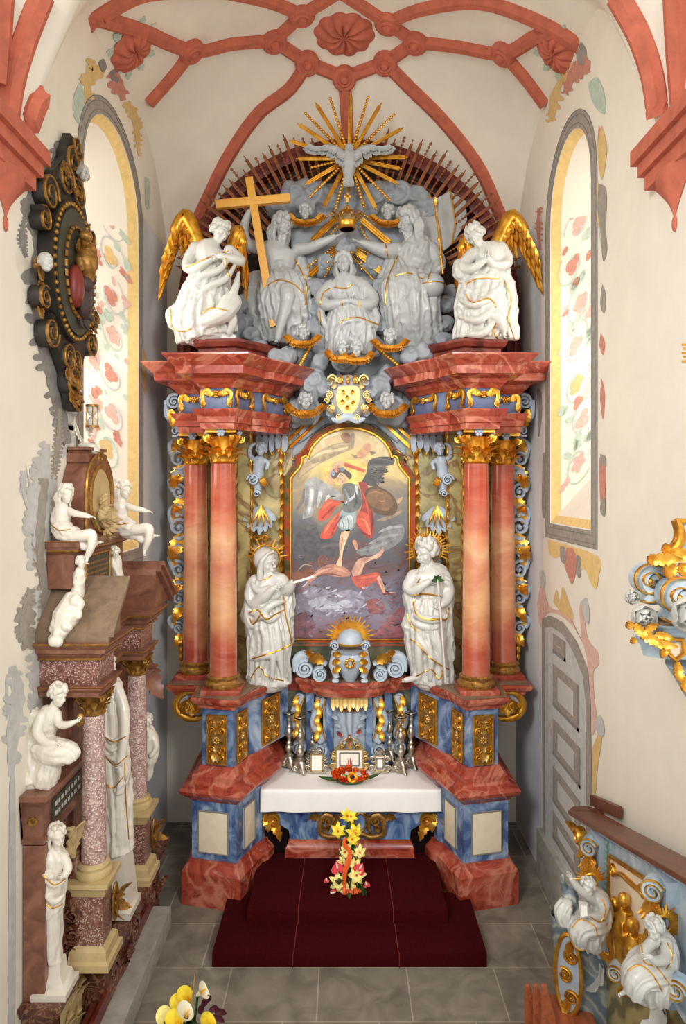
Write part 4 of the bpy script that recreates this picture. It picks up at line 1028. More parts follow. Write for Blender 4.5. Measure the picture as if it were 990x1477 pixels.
    for k in range(7):
        a = -1.1 + 2.2 * k / 6; B.leaf(V((U(1.37, sg), 10.66, 5.3)), V((sin(a) * sg * .7, -.15, -cos(a))), n, .46 - .08 * abs(a), .06, curl=.25, lobes=1, th=.012)
    part('carved_shell', B, 'pale_blue', pp, smooth=50)
    B = MB()
    for k in range(4): B.leaf(V((U(1.36, sg), 10.6, 5.33)), V(((-.5 + .33 * k), -.1, -1)), n, .34, .022, curl=.2, lobes=1, th=.01)
    for s_ in (-1, 1): B.tube([V((U(1.37, sg), 10.6, 4.83)) + V(p) for p in ((0, 0, 0), (s_ * .06, -.03, .05), (s_ * .13, 0, .02), (s_ * .06, -.02, -.03), (0, 0, 0))], .022, 7)
    part('gilded_bow', B, 'gold', pp, smooth=50)
    B = MB()
    for dx, dz in ((-.06, -.16), (.06, -.17), (0, -.36)):
        for k in range(6): a = k * 1.047; B.leaf(V((U(1.37, sg) + dx, 10.62, 4.83 + dz)), V((cos(a), -.2, sin(a))), n, .08, .035, curl=.3, lobes=1, th=.008, nu=6)
    part('carved_flower', B, 'pale_blue', pp, smooth=50)

# ---- glory arch over the cornice
zA, RA = 8.44, 2.74; YA = 10.95; cA = V((XC, YA, zA))
B = MB(); ring = []
N = 64
def arc(r, y): return [V((XC + r * cos(pi * i / N), y, zA + r * sin(pi * i / N))) for i in range(N + 1)]
prof = [(RA, YA + .28), (RA, YA - .05), (RA - .05, YA - .09), (RA - .1, YA - .09), (RA - .13, YA - .05), (RA - .2, YA - .02), (RA - .2, YA + .28)]
vs = []; 
for r, y in prof: vs += [(XC + r, y, 7.39)] + [tuple(p) for p in arc(r, y)] + [(XC - r, y, 7.39)]
m = N + 3; fs = [(q * m + i, q * m + i + 1, (q + 1) * m + i + 1, (q + 1) * m + i) for q in range(len(prof) - 1) for i in range(m - 1)]
B.add(vs, fs); arch = part('glory_arch', B, 'maroon', ALT, smooth=40)
B = MB(); B.prism([V((XC + RA - .1, YA + .27, 7.39))] + arc(RA - .1, YA + .27) + [V((XC - RA + .1, YA + .27, 7.39))], V((0, .03, 0))); part('arch_back', B, 'brown_dark', arch, smooth=0)
rnd = random.Random(4)
for i in range(56):
    a = radians(14 + 152 * i / 55)
    if 80 < math.degrees(a) < 100: continue
    r1 = RA + rnd.uniform(.02, .22); e = V((cos(a), 0, sin(a))); r0 = 1.75 + rnd.uniform(0, .1)
    tilt = V((0, -.06, 0))
    part('arch_ray', ray_mb(cA + e * r0 + V((0, -.02, 0)), cA + e * r1 + V((0, -.14, 0)), .03 if i % 3 else .022, .026, beads=(20 if i % 3 == 0 else 0)), 'copper', arch, smooth=50)
for k in range(11):                                     # lattice rails between the rays
    for s_ in (-1, 1):
        B = MB()
        a0, a1 = radians(90 - s_ * (12 + 6.5 * k)), radians(90 - s_ * (17 + 6.5 * k)); 
        for r in (2.12, 2.38): B.tube([cA + V((cos(a), .12, sin(a))) * 1 + V((cos(a) * (r - 1), 0, sin(a) * (r - 1))) for a in (a0, a1)], .014, 6)
        part('lattice', B, 'copper', arch, smooth=40)

# ---- altar painting in its shaped frame
xcP = Q(505, 0, 10.72).x
def shape_poly(g):
    "outline of the framed opening grown by g (metres), at px relative to axis 505"
    k = S(10.72); pts = []
    raw = [(78 + 0, 922), (78, 683)]
    hw = 84
    P = [(84, 920), (84, 690), (79, 684), (72, 676), (68, 668), (68, 661), (63, 658)]
    P += [(60 * cos(t), 669 - 50 * sin(t)) for t in [.12 + (pi / 2 - .12) * i / 14 for i in range(15)]]
    right = [V((xcP + x * k, 0, CZ - (y - HY) * k)) for x, y in P]
    left = [V((2 * xcP - p.x, 0, p.z)) for p in right[::-1][1:]]
    poly = right + left
    if g:
        out = []; n = len(poly)
        for i in range(n):
            a, b = poly[i - 1], poly[(i + 1) % n]; d = (b - a); d.normalize(); nr = V((d.z, 0, -d.x))
            if i in (0, n - 1): nr = V((1 if i == 0 else -1, 0, -1))
            out.append(poly[i] + nr * g)
        poly = out
    return poly
YP = 10.70
pic = thing('altar_painting', 'large arched oil painting of a winged warrior with sword and shield', 'painting', (xcP, YP, 3.2))
def canvas_mat():
    m, nt, b = base_mat('painted_canvas', .38, coat=.25)
    N, L = nt.nodes, nt.links; g = N.new('ShaderNodeNewGeometry'); sx = N.new('ShaderNodeSeparateXYZ'); L.new(g.outputs['Position'], sx.inputs[0])
    n = N.new('ShaderNodeTexNoise'); n.inputs['Scale'].default_value = 1.5; n.inputs['Detail'].default_value = 7; n.inputs['Distortion'].default_value = 1.2; L.new(g.outputs['Position'], n.inputs[0])
    mr = N.new('ShaderNodeMapRange'); mr.inputs[1].default_value = 3.2; mr.inputs[2].default_value = 6.55; L.new(sx.outputs[2], mr.inputs[0])
    ad = N.new('ShaderNodeMath'); ad.operation = 'MULTIPLY_ADD'; ad.inputs[1].default_value = .5; L.new(n.outputs[0], ad.inputs[0]); L.new(mr.outputs[0], ad.inputs[2])
    sb = N.new('ShaderNodeMath'); sb.operation = 'SUBTRACT'; sb.inputs[1].default_value = .25; L.new(ad.outputs[0], sb.inputs[0])
    r = N.new('ShaderNodeValToRGB'); e = r.color_ramp.elements
    st = [(0, (120, 84, 92)), (.14, (128, 122, 138)), (.26, (104, 100, 112)), (.36, (98, 66, 64)), (.45, (78, 76, 80)), (.6, (98, 98, 98)), (.72, (150, 132, 98)), (.84, (214, 190, 118)), (.93, (196, 172, 128)), (1, (226, 214, 180))]
    while len(e) < len(st): e.new(.5)
    for q, (p, c) in zip(e, st): q.position = p; q.color = rgb(*c)
    L.new(sb.outputs[0], r.inputs[0]); L.new(r.outputs[0], b.inputs['Base Color'])
    return m
M['canvas'] = canvas_mat()
B = MB(); B.prism([V((p.x, YP, p.z)) for p in shape_poly(0)], V((0, .04, 0))); part('canvas', B, 'canvas', pic, smooth=0)
B = MB(); g0 = [shape_poly(g) for g in (.0, .015, .03, .1, .13)]; n = len(g0[0]); vs = []; dep = (-.02, -.05, -.03, -.1, .02)
for gg, dd in zip(g0, dep): vs += [V((p.x, YP + dd, p.z)) for p in gg]
B.add(vs, [(q * n + i, q * n + (i + 1) % n, (q + 1) * n + (i + 1) % n, (q + 1) * n + i) for q in range(4) for i in range(n)])
part('frame', B, 'frame_marble', pic, smooth=40)
B = MB(); B.tube([V((p.x, YP - .04, p.z)) for p in shape_poly(.012)], .018, 6, closed=True); part('gilded_fillet', B, 'gold', pic, smooth=40)
# painted figures, as flat layers of paint on the canvas
PC = {}
def paint(name, poly, col, lay, sm=5, mat=None):
    key = 'paint_%d_%d_%d' % col
    if key not in M: M[key] = plain(key, col, .38, var=.38, scale=9, coat=.25)
    P = catmull(poly + [poly[0]], sm)[:-1] if sm else poly
    y = YP - .002 - .0015 * lay; k = S(YP)
    B = PC.setdefault((name, key), MB()); B.prism([Q(x, y_, y) for x, y_ in P], V((0, .0014, 0)))
def zp(x, y): return (400 + x / 4.105, 600 + y / 4.103)
def pz(name, pts, col, lay, sm=5): paint(name, [zp(*p) for p in pts], col, lay, sm)
pz('painted_cloud', [(100, 380), (180, 260), (300, 180), (430, 150), (450, 190), (360, 230), (240, 290), (150, 360), (105, 420)], (158, 138, 104), 1)
pz('painted_cloud', [(560, 760), (640, 680), (740, 640), (745, 720), (660, 790), (520, 830), (470, 800)], (118, 118, 118), 1)
pz('painted_cloud', [(110, 700), (220, 640), (260, 720), (360, 740), (420, 800), (300, 840), (110, 860)], (74, 70, 74), 1)
pz('painted_glow', [(260, 320), (380, 260), (520, 280), (560, 340), (500, 400), (330, 400)], (220, 186, 96), 1)
pz('painted_wing', [(150, 610), (165, 470), (165, 400), (215, 362), (300, 405), (370, 450), (385, 490), (340, 500), (290, 460), (250, 470), (225, 520), (205, 590)], (150, 150, 148), 2)
for i in range(7): pz('painted_feather', [(175 + i * 24, 420 + i * 9), (190 + i * 26, 420 + i * 10), (180 + i * 27, 520 - i * 8), (165 + i * 24, 605 - i * 20), (160 + i * 25, 540 - i * 9)], (186, 186, 182) if i % 2 else (128, 130, 132), 3)
pz('painted_wing', [(500, 390), (530, 330), (545, 265), (620, 240), (690, 250), (688, 285), (640, 300), (660, 330), (620, 345), (630, 390), (590, 395), (600, 420), (540, 410)], (64, 60, 56), 2)
for i in range(5): pz('painted_feather', [(540 + i * 10, 300 + i * 22), (560 + i * 10, 290 + i * 22), (660 - i * 14, 285 + i * 28), (650 - i * 12, 296 + i * 28), (560 + i * 8, 318 + i * 20)], (84, 80, 76), 3)
pz('painted_sword', [(392, 272), (524, 318), (518, 336), (396, 296)], (198, 84, 54), 3, 0)
pz('painted_drapery', [(300, 490), (250, 560), (245, 620), (300, 605), (350, 540), (390, 500), (400, 540), (330, 600), (280, 660), (255, 720), (320, 720), (360, 650), (400, 590), (420, 520)], (198, 72, 46), 3)
pz('painted_drapery', [(480, 390), (530, 400), (560, 500), (570, 580), (575, 680), (550, 725), (500, 690), (465, 620), (500, 540), (500, 460)], (150, 50, 38), 3)
pz('painted_drapery', [(490, 560), (540, 590), (560, 700), (510, 680), (470, 620)], (196, 78, 54), 4)
pz('painted_skirt', [(380, 560), (450, 540), (470, 600), (450, 670), (400, 680), (355, 640)], (136, 148, 150), 4)
pz('painted_skirt', [(385, 600), (440, 590), (450, 650), (410, 670), (370, 640)], (168, 178, 178), 5)
pz('painted_armour', [(390, 400), (450, 400), (490, 440), (500, 520), (450, 570), (390, 560), (400, 490), (385, 440)], (96, 98, 96), 5)
pz('painted_sash', [(460, 410), (476, 420), (470, 470), (410, 520), (408, 505), (455, 465)], (182, 186, 186), 6)
pz('painted_arm', [(300, 360), (320, 300), (362, 268), (395, 270), (392, 290), (350, 310), (330, 360), (340, 400), (310, 400)], (206, 160, 124), 4)
pz('painted_face', [(352, 360), (375, 335), (405, 350), (408, 385), (385, 405), (362, 395)], (214, 172, 138), 6)
pz('painted_hair', [(315, 345), (340, 310), (390, 310), (440, 345), (430, 375), (405, 350), (375, 335), (350, 365), (330, 370)], (74, 60, 52), 7)
for x, y, c in ((330, 340, (120, 130, 150)), (352, 320, (180, 120, 100)), (385, 315, (110, 120, 140))): pz('painted_flower', [(x - 16, y), (x, y - 16), (x + 16, y), (x, y + 16)], c, 8)
pz('painted_shield', [(510, 480), (535, 430), (600, 420), (670, 455), (712, 520), (700, 575), (650, 590), (580, 570), (525, 525)], (88, 62, 40), 5)
pz('painted_shield', [(525, 480), (548, 440), (605, 432), (662, 465), (690, 520), (650, 560), (580, 545), (535, 510)], (118, 84, 50), 6)
pz('painted_leg', [(380, 690), (430, 670), (415, 730), (392, 790), (384, 860), (380, 888), (350, 880), (368, 830), (368, 740)], (214, 174, 140), 4)
pz('painted_leg', [(445, 740), (465, 735), (480, 780), (470, 795), (455, 770)], (190, 140, 110), 3)
pz('painted_demon', [(160, 1000), (200, 950), (270, 890), (360, 880), (430, 920), (420, 950), (340, 950), (260, 940), (200, 985), (170, 1020)], (176, 124, 102), 3)
pz('painted_demon', [(240, 840), (270, 820), (300, 850), (280, 890), (245, 880)], (120, 76, 64), 3)
pz('painted_demon', [(440, 920), (480, 850), (560, 830), (610, 800), (625, 775), (632, 800), (600, 840), (520, 870), (500, 930), (460, 960)], (190, 144, 124), 3)
pz('painted_demon', [(440, 950), (510, 940), (600, 930), (640, 1030), (700, 1045), (630, 1055), (580, 980), (520, 1030), (460, 1000)], (176, 78, 62), 4)
pz('painted_demon', [(590, 960), (610, 950), (640, 1030), (625, 1040)], (206, 160, 140), 5)
pz('painted_smoke', [(110, 1060), (220, 1010), (330, 1040), (440, 1030), (520, 1080), (470, 1150), (330, 1170), (200, 1150), (120, 1170)], (142, 138, 152), 2)
pz('painted_smoke', [(180, 1100), (260, 1070), (330, 1100), (420, 1090), (440, 1130), (330, 1140), (220, 1140)], (178, 178, 190), 3)
pz('painted_fire', [(560, 1300), (640, 1220), (740, 1130), (745, 1300)], (150, 92, 98), 2)
pz('painted_fire', [(520, 1100), (580, 1080), (640, 1120), (600, 1170), (540, 1160)], (142, 82, 78), 2)
pz('painted_fire', [(110, 1180), (170, 1160), (220, 1220), (180, 1290), (110, 1300)], (130, 90, 100), 2)
pz('painted_cherub', [(375, 115), (400, 98), (430, 110), (440, 150), (410, 160), (385, 140)], (150, 112, 80), 3); pz('painted_cherub', [(430, 120), (455, 100), (458, 160), (440, 170)], (140, 128, 104), 2)
pz('painted_cherub', [(470, 215), (500, 195), (520, 165), (550, 165), (555, 200), (530, 235), (500, 250), (475, 245)], (190, 140, 100), 3); pz('painted_cherub', [(436, 225), (460, 250), (480, 245), (465, 232)], (120, 104, 84), 2); pz('painted_cherub', [(545, 205), (585, 215), (560, 232)], (120, 104, 84), 2)
def stroke(name, pts, w, col, lay):
    "tapered brush stroke in the painting's zoom frame"
    P = catmull(pts, 5); L_, R_ = [], []
    for i, p in enumerate(P):
        a = P[max(0, i - 1)]; b = P[min(len(P) - 1, i + 1)]; dx, dy = b[0] - a[0], b[1] - a[1]; l = max(1e-3, math.hypot(dx, dy)); ww = w * (.25 + .75 * sin(pi * (i + .3) / (len(P) - .4)))
        L_.append((p[0] - dy / l * ww, p[1] + dx / l * ww)); R_.append((p[0] + dy / l * ww, p[1] - dx / l * ww))
    pz(name, L_ + R_[::-1], col, lay, 0)
for p_, w_, c_ in (([(180, 270), (260, 220), (360, 200), (420, 185)], 9, (196, 176, 136)), ([(130, 360), (180, 310), (250, 275)], 10, (186, 164, 122)), ([(300, 200), (380, 165), (440, 170)], 8, (176, 156, 120)), ([(230, 150), (300, 120), (370, 100)], 10, (226, 212, 172)), ([(560, 130), (620, 190), (650, 240)], 12, (210, 190, 140)),
                   ([(600, 690), (670, 660), (740, 655)], 9, (150, 150, 150)), ([(540, 760), (620, 720), (720, 700)], 9, (140, 140, 140)), ([(490, 800), (580, 775), (690, 730)], 8, (136, 136, 138)), ([(590, 620), (660, 600), (745, 560)], 12, (140, 122, 100)), ([(640, 560), (700, 520), (745, 480)], 12, (170, 144, 104)), ([(110, 560), (150, 500), (160, 430)], 10, (108, 102, 92)), ([(120, 640), (180, 660), (240, 640)], 12, (92, 88, 86)), ([(260, 780), (340, 760), (420, 790)], 10, (88, 84, 86))):
    stroke('painted_cloud_stroke', p_, w_, c_, 2)
for p_, w_, c_ in (([(265, 560), (290, 530), (330, 505)], 7, (226, 112, 74)), ([(262, 610), (300, 570), (345, 530)], 6, (150, 44, 28)), ([(275, 700), (310, 640), (350, 590)], 8, (228, 116, 78)), ([(320, 710), (345, 650), (385, 590)], 5, (148, 44, 30)), ([(505, 450), (530, 520), (545, 600)], 6, (190, 70, 48)), ([(480, 610), (520, 620), (552, 700)], 7, (226, 120, 86)), ([(560, 560), (565, 630), (555, 710)], 5, (112, 32, 26)), ([(500, 690), (530, 700), (552, 716)], 4, (120, 36, 28)),
                   ([(385, 620), (395, 645), (390, 668)], 4, (118, 130, 134)), ([(415, 600), (425, 640), (418, 672)], 4, (120, 132, 136)), ([(440, 590), (448, 630), (445, 660)], 3, (196, 202, 200)), ([(400, 430), (420, 480), (418, 530)], 6, (130, 132, 126)), ([(465, 450), (470, 500), (455, 545)], 5, (66, 66, 66)), ([(410, 700), (396, 760), (376, 850)], 4, (236, 204, 172)), ([(388, 720), (378, 780)], 4, (176, 130, 100)),
                   ([(540, 460), (580, 448), (630, 460)], 5, (150, 112, 70)), ([(600, 500), (620, 505), (640, 500)], 4, (170, 130, 80)), ([(330, 300), (350, 285), (375, 280)], 4, (228, 188, 152)), ([(366, 352), (380, 348), (396, 356)], 2, (120, 84, 66)), ([(372, 372), (380, 374)], 2, (120, 84, 66)), ([(398, 370), (402, 372)], 2, (110, 76, 60)), ([(380, 392), (390, 393)], 2, (170, 90, 76))):
    stroke('painted_fold', p_, w_, c_, 9)
for i in range(7): stroke('painted_feather', [(560 + 6 * i, 250 + 24 * i), (610 + 4 * i, 256 + 22 * i), (672 - 9 * i, 262 + 22 * i)], 4, (44, 42, 40) if i % 2 else (104, 98, 90), 7)
for p_, w_, c_ in (([(210, 960), (260, 920), (320, 900)], 7, (206, 156, 130)), ([(340, 900), (380, 910), (415, 930)], 7, (200, 150, 124)), ([(230, 950), (300, 935), (380, 945)], 5, (120, 76, 66)), ([(500, 880), (550, 850), (600, 820)], 6, (214, 172, 150)), ([(520, 870), (500, 900), (480, 940)], 6, (210, 170, 150)), ([(470, 960), (530, 955), (590, 945)], 6, (206, 104, 84)), ([(540, 900), (580, 890), (640, 880)], 7, (90, 70, 80)), ([(210, 890), (160, 880), (120, 920)], 4, (150, 144, 130)), ([(160, 1010), (150, 1030), (130, 1040)], 5, (160, 116, 100)), ([(660, 1045), (690, 1046), (704, 1048)], 3, (226, 190, 170))):
    stroke('painted_demon_stroke', p_, w_, c_, 8)
rp_ = random.Random(12)
for i in range(230):
    x, y = rp_.uniform(110, 742), rp_.uniform(1010, 1295); mid = abs(x - 330) < 190 and y < 1190
    c_ = rp_.choice([(168, 164, 182), (186, 186, 198), (146, 138, 156), (120, 108, 122)] if mid else [(128, 96, 106), (148, 100, 106), (110, 92, 104), (138, 124, 138), (120, 78, 84)]); a = rp_.uniform(-.9, .5); L = rp_.uniform(14, 40)
    stroke('painted_smoke_dab', [(x, y), (x + L * .5, y + L * .5 * a + 4), (x + L, y + L * a)], rp_.uniform(2.5, 6), c_, 4 + (i % 4))
for i in range(60):
    x, y = rp_.uniform(110, 742), rp_.uniform(820, 1010); L = rp_.uniform(14, 36); stroke('painted_smoke_dab', [(x, y), (x + L * .5, y - 5), (x + L, y + rp_.uniform(-12, 12))], rp_.uniform(2.5, 6), rp_.choice([(96, 66, 64), (112, 74, 72), (78, 70, 76), (92, 88, 94)]), 2)
for (nm, key), B in PC.items(): part(nm, B, key, pic, smooth=0)

# grey board round the painting, with gilded sun rays
B = MB(); k = S(10.8); xa, xb = Q(404, 0, 10.8).x, Q(603, 0, 10.8).x
B.box(xa, xb, 10.78, 10.9, Q(0, 985, 10.8).z, 7.3); gb = part('grey_back_panel', B, 'cloud', ALT, smooth=0)
for sg in (-1, 1):
    for (a, b, beads) in (((90, 648), (40, 602), 0), ((93, 638), (56, 604), 0), ((94, 626), (70, 603), 8), ((84, 664), (30, 616), 15)):
        part('gilded_ray', ray_mb(Q(505 + sg * b[0], b[1], 10.70), Q(505 + sg * a[0], a[1], 10.70), .024, .026, beads=beads), 'gold', gb, smooth=50)

# ---- shelf and tabernacle in the middle
MIDS = [(.95, 10.52), (.74, 10.46), (.72, 10.36), (.55, 10.33), (.5, 10.24), (.38, 10.14), (.2, 10.09), (0, 10.08)]
MID = [(XC - u, y) for u, y in MIDS] + [(XC + u, y) for u, y in MIDS[::-1][1:]]
MID = [(XC - .95, 11.2)] + MID + [(XC + .95, 11.2)]
B = MB(); B.sweep(MID, [(-.02, 2.50), (.0, 2.54), (.03, 2.58), (.04, 2.63), (.09, 2.68), (.11, 2.72), (.11, 2.76)]); part('tabernacle_cornice', B, 'red_marble', ALT, smooth=25); B = MB(); B.sweep(MID, [(.09, 2.762), (.09, 2.766)]); part('shelf_top', B, 'top_marble', ALT, smooth=0)
B = MB(); B.box(XC - .95, XC + .95, 10.62, 10.8, 1.2, 3.2); part('tabernacle_back', B, 'green_marble', ALT, smooth=0)
B = MB(); B.box(XC - .4, XC + .4, 10.46, 10.7, 1.34, 2.52); tb = part('tabernacle', B, 'pale_blue', ALT, smooth=0)
B = MB(); B.grid(lambda u, v: (XC - .26 + .52 * u, 10.46 - .1 * sin(pi * u), 1.36 + 1.2 * v), 12, 2); part('niche_panel', B, 'pale_blue', tb)
for s_ in (-1, 1):
    B = MB(); B.box(XC + s_ * .30 - .045, XC + s_ * .30 + .045, 10.36, 10.5, 1.36, 2.52); part('blue_pilaster', B, 'blue_marble', tb, bevel=.008)
    B = MB(); B.box(XC + s_ * .60 - .06, XC + s_ * .60 + .06, 10.5, 10.62, 1.36, 2.52); part('blue_pilaster', B, 'blue_marble', tb, bevel=.008)
    for uu, yy, nm in ((.45, 10.42, 0), (.78, 10.56, 1)):
        x = XC + s_ * uu; B = MB(); sv = V((s_, 0, 0)); n = V((0, -1, 0))
        B.scroll((x + s_ * .0, yy, 1.62), sv, (0, 0, 1), .13, 2, .38, .07, a0=2.6, cw=1, nrm=n); B.scroll((x + s_ * -.02, yy, 2.38), -sv, (0, 0, -1), .09, 1.8, .38, .07, a0=2.6, cw=1, nrm=n)
        B.band(catmull([V((x - s_ * .07, yy, 2.42)), V((x + s_ * .05, yy, 2.2)), V((x + s_ * .07, yy, 2.0)), V((x - s_ * .04, yy, 1.82)), V((x + s_ * .02, yy, 1.74))], 6), n, [.04, .06, .065, .06, .04], .06)
        cs = part('scroll_console', B, 'pale_blue', tb, smooth=50)
        B = MB()
        for k_ in range(5): B.leaf(V((x + s_ * .02, yy - .07, 2.42 - .12 * k_)), V((s_ * .3 * (-1) ** k_, -.1, -1)), n, .17, .04, curl=.2, th=.008)
        B.tube([V((x - s_ * .09, yy - .07, 2.4)), V((x + s_ * .01, yy - .07, 2.1)), V((x - s_ * .08, yy - .07, 1.8))], .012, 6)
        part('gilded_leaf', B, 'gold', tb, smooth=50)
B = MB()                                              # fringed pale gold canopy over the niche
for k_ in range(9):
    u = -.24 + .06 * k_; B.leaf(V((XC + u, 10.2 + .9 * u * u, 2.55)), V((0, -.1, -1)), (0, -1, 0), .22 if k_ % 2 else .27, .045, curl=.05, lobes=1, th=.012)
B.grid(lambda u, v: (XC - .28 + .56 * u, 10.18 + .9 * (u - .5) ** 2, 2.42 + .16 * v), 12, 2)
part('canopy_fringe', B, 'pale_gold', tb, smooth=50)
B = MB(); 
for k_ in range(5): B.ell((XC - .16 + .08 * k_, 10.165, 2.52), .016, n=8)
part('fringe_stud', B, 'brown_dark', tb)
# carved crucifix group in the niche
B = MB(); n = V((0, -1, 0))
B.tube([(XC, 10.33, 1.75), (XC, 10.33, 2.36)], .02, 6); B.tube([(XC - .16, 10.33, 2.24), (XC + .16, 10.33, 2.24)], .02, 6); part('niche_cross', B, 'red_marble', tb)
B = MB()
for s_ in (-1, 1):
    for k_ in range(4): B.leaf(V((XC + s_ * (.05 + .04 * k_), 10.33, 1.75 + .12 * k_)), V((s_ * .7, -.1, .6)), n, .16, .03, curl=.3, th=.008)
    B.leaf(V((XC + s_ * .04, 10.33, 2.34)), V((s_, -.1, .15)), n, .22, .05, curl=.2, th=.008)
B.ell((XC, 10.31, 2.27), (.035, .035, .045)); B.tube([(XC, 10.31, 2.22), (XC, 10.30, 2.08), (XC + .01, 10.31, 1.9)], [.045, .05, .03], 8)
part('niche_carving', B, 'pale_blue', tb, smooth=50)
B = MB(); 
for dx, dz in ((.12, 1.9), (-.12, 1.86), (0, 1.72)): B.leaf(V((XC + dx, 10.31, dz)), V((dx * 3, -.1, .5)), n, .12, .03, curl=.3, th=.008)
part('niche_drape', B, 'red_marble', tb, smooth=50)
# gradine (stepped back ledge of the altar table)
B = MB(); B.box(XC - 1.15, XC + 1.15, 10.56, 10.8, 1.2, 1.40); part('gradine', B, 'dark_red_marble', ALT, bevel=.01)

# ---- crest with volutes and a sunburst standing on the shelf
Yc = 10.1; crest = thing('sunburst_crest', 'pale scrolled crest with lion paws and a gilded sunburst above the tabernacle', 'crest', Q(505, 982, Yc))
B = MB(); n = V((0, -1, 0)); c = Q(505, 950, Yc)
B.lathe(Q(505, 984, Yc), [(.06, .0), (.1, .06), (.16, .16), (.24, .28), (.26, .38), (.2, .44), (.24, .48)], 24)
for s_ in (-1, 1):
    B.scroll(Q(505 + s_ * 22, 931, Yc - .05), V((s_, 0, 0)), V((0, 0, 1)), .08, 1.8, .4, .06, nrm=n)
    B.tube([Q(505 + s_ * 20, 940, Yc - .05), Q(505 + s_ * 25, 960, Yc - .12), Q(505 + s_ * 19, 978, Yc - .16)], [.07, .06, .045], 10)
    for k_ in (-1, 0, 1): B.ell(Q(505 + s_ * (21 + 2.2 * k_), 982, Yc - .22), (.032, .055, .03), n=8)
part('crest_body', B, 'pale_blue', crest, smooth=50)
B = MB(); B.lathe(Q(505, 926, Yc), [(.0, .2), (.09, .18), (.16, .12), (.19, .04), (.19, 0)][::-1], 24); tag(part('crest_dome', B, 'pale_blue', crest, smooth=50), 'pale blue-grey dome')
B = MB(); B.lathe(Q(505, 929, Yc), [(.2, 0), (.22, .015), (.2, .03)], 28)
for k_ in range(8): a = k_ * pi / 4; B.ell(Q(505, 957, Yc - .27) + V((cos(a) * .055, 0, sin(a) * .055)), .026, n=8)
for s_ in (-1, 1):
    for k_ in range(3): B.leaf(Q(505 + s_ * 14, 945 + 9 * k_, Yc - .2), V((s_, -.2, .4 - .4 * k_)), n, .16, .045, curl=.4, th=.008)
part('crest_gilding', B, 'gold', crest, smooth=50)
for s_ in (-1, 1):
    for (px, py, R, a0) in ((562 - 505 + 0, 0, .0, 0),) and (((43, 972, .13, 0), (65, 964, .16, 0))):
        B = MB(); B.scroll(Q(505 + s_ * px, py, Yc - .02), V((-s_, 0, 0)), V((0, 0, 1)), R, 2.4, .36, .07, a0=1.2, cw=1, nrm=n, n=18)
        if px > 50: B.band(catmull([Q(505 + s_ * 80, 968, Yc - .02), Q(505 + s_ * 76, 950, Yc - .02), Q(505 + s_ * 60, 945, Yc - .02), Q(505 + s_ * 34, 958, Yc - .02)], 6), n, [.02, .06, .05, .03], .06)
        part('volute', B, 'pale_blue', crest, smooth=50)
    B = MB(); B.leaf(Q(505 + s_ * 38, 955, Yc - .08), V((s_, 0, .6)), n, .3, .08, curl=.5, th=.01); B.leaf(Q(505 + s_ * 56, 948, Yc - .08), V((s_ * .5, 0, 1)), n, .2, .05, curl=.6, th=.01); part('volute_leaf', B, 'gold', crest, smooth=50)
for i in range(27):
    a = radians(4 + 172 * i / 26); e = V((cos(a), 0, sin(a))); cc = Q(505, 922, Yc + .03)
    part('ray', ray_mb(cc + e * .14, cc + e * (.37 if i % 2 else .3), .016, .012), 'gold', crest, smooth=50)
# ------------------------------------------------------------------ steps, altar table and what stands on it
stp = thing('carpeted_steps', 'two altar steps covered in dark red carpet', 'steps', (XC, 8.9, 0))
def runner(name, xa, xb, y0, y1, z0, z1, mat='carpet', par=stp):
    B = MB(); B.box(xa, xb, y0, y1, z0, z1); return part(name, B, mat, par, bevel=.018, smooth=50)
runner('lower_step', -1.54, 1.69, 8.0, 9.2, 0, .17); runner('upper_step', -1.20, 1.31, 8.53, 10.3, .0, .34)
for xs in (-.56, .63):
    B = MB(); B.tube([(xs * 1.05, 7.995, .0), (xs * 1.05, 7.995, .16), (xs * 1.03, 8.02, .175), (xs * 1.03, 8.5, .175), (xs, 8.525, .19), (xs, 8.525, .33), (xs, 8.55, .345), (xs * .97, 9.7, .345)], .006, 5)
    part('carpet_seam', B, 'carpet_seam', stp, smooth=50)
mensa = thing('altar_table', 'blue marbled altar table with gilded scrolls on a red marble plinth', 'altar table', (XC, 10.0, .34))
XM = Q(505, 0, 9.8).x
B = MB(); half = [(.86, .56), (.88, .70), (.98, .76), (1.16, .82), (1.24, .95), (1.27, 1.12), (1.27, 1.31)]
B.prism([V((XM + x, 9.80, z)) for x, z in half] + [V((XM - x, 9.80, z)) for x, z in half[::-1]], V((0, .72, 0))); body = part('table_body', B, 'blue_marble', mensa, bevel=.01)
B = MB(); pl_ = [(XM - .86, 10.4), (XM - .86, 9.80), (XM + .86, 9.80), (XM + .86, 10.4)]; B.sweep(pl_, [(0.06, .341), (.06, .47), (.04, .49), (.03, .53), (0, .55), (0, .57)]); part('plinth', B, 'red_marble', mensa)
n = V((0, -1, 0)); y = 9.77
B = MB(); G0 = lambda px, py: Q(px, py, y)
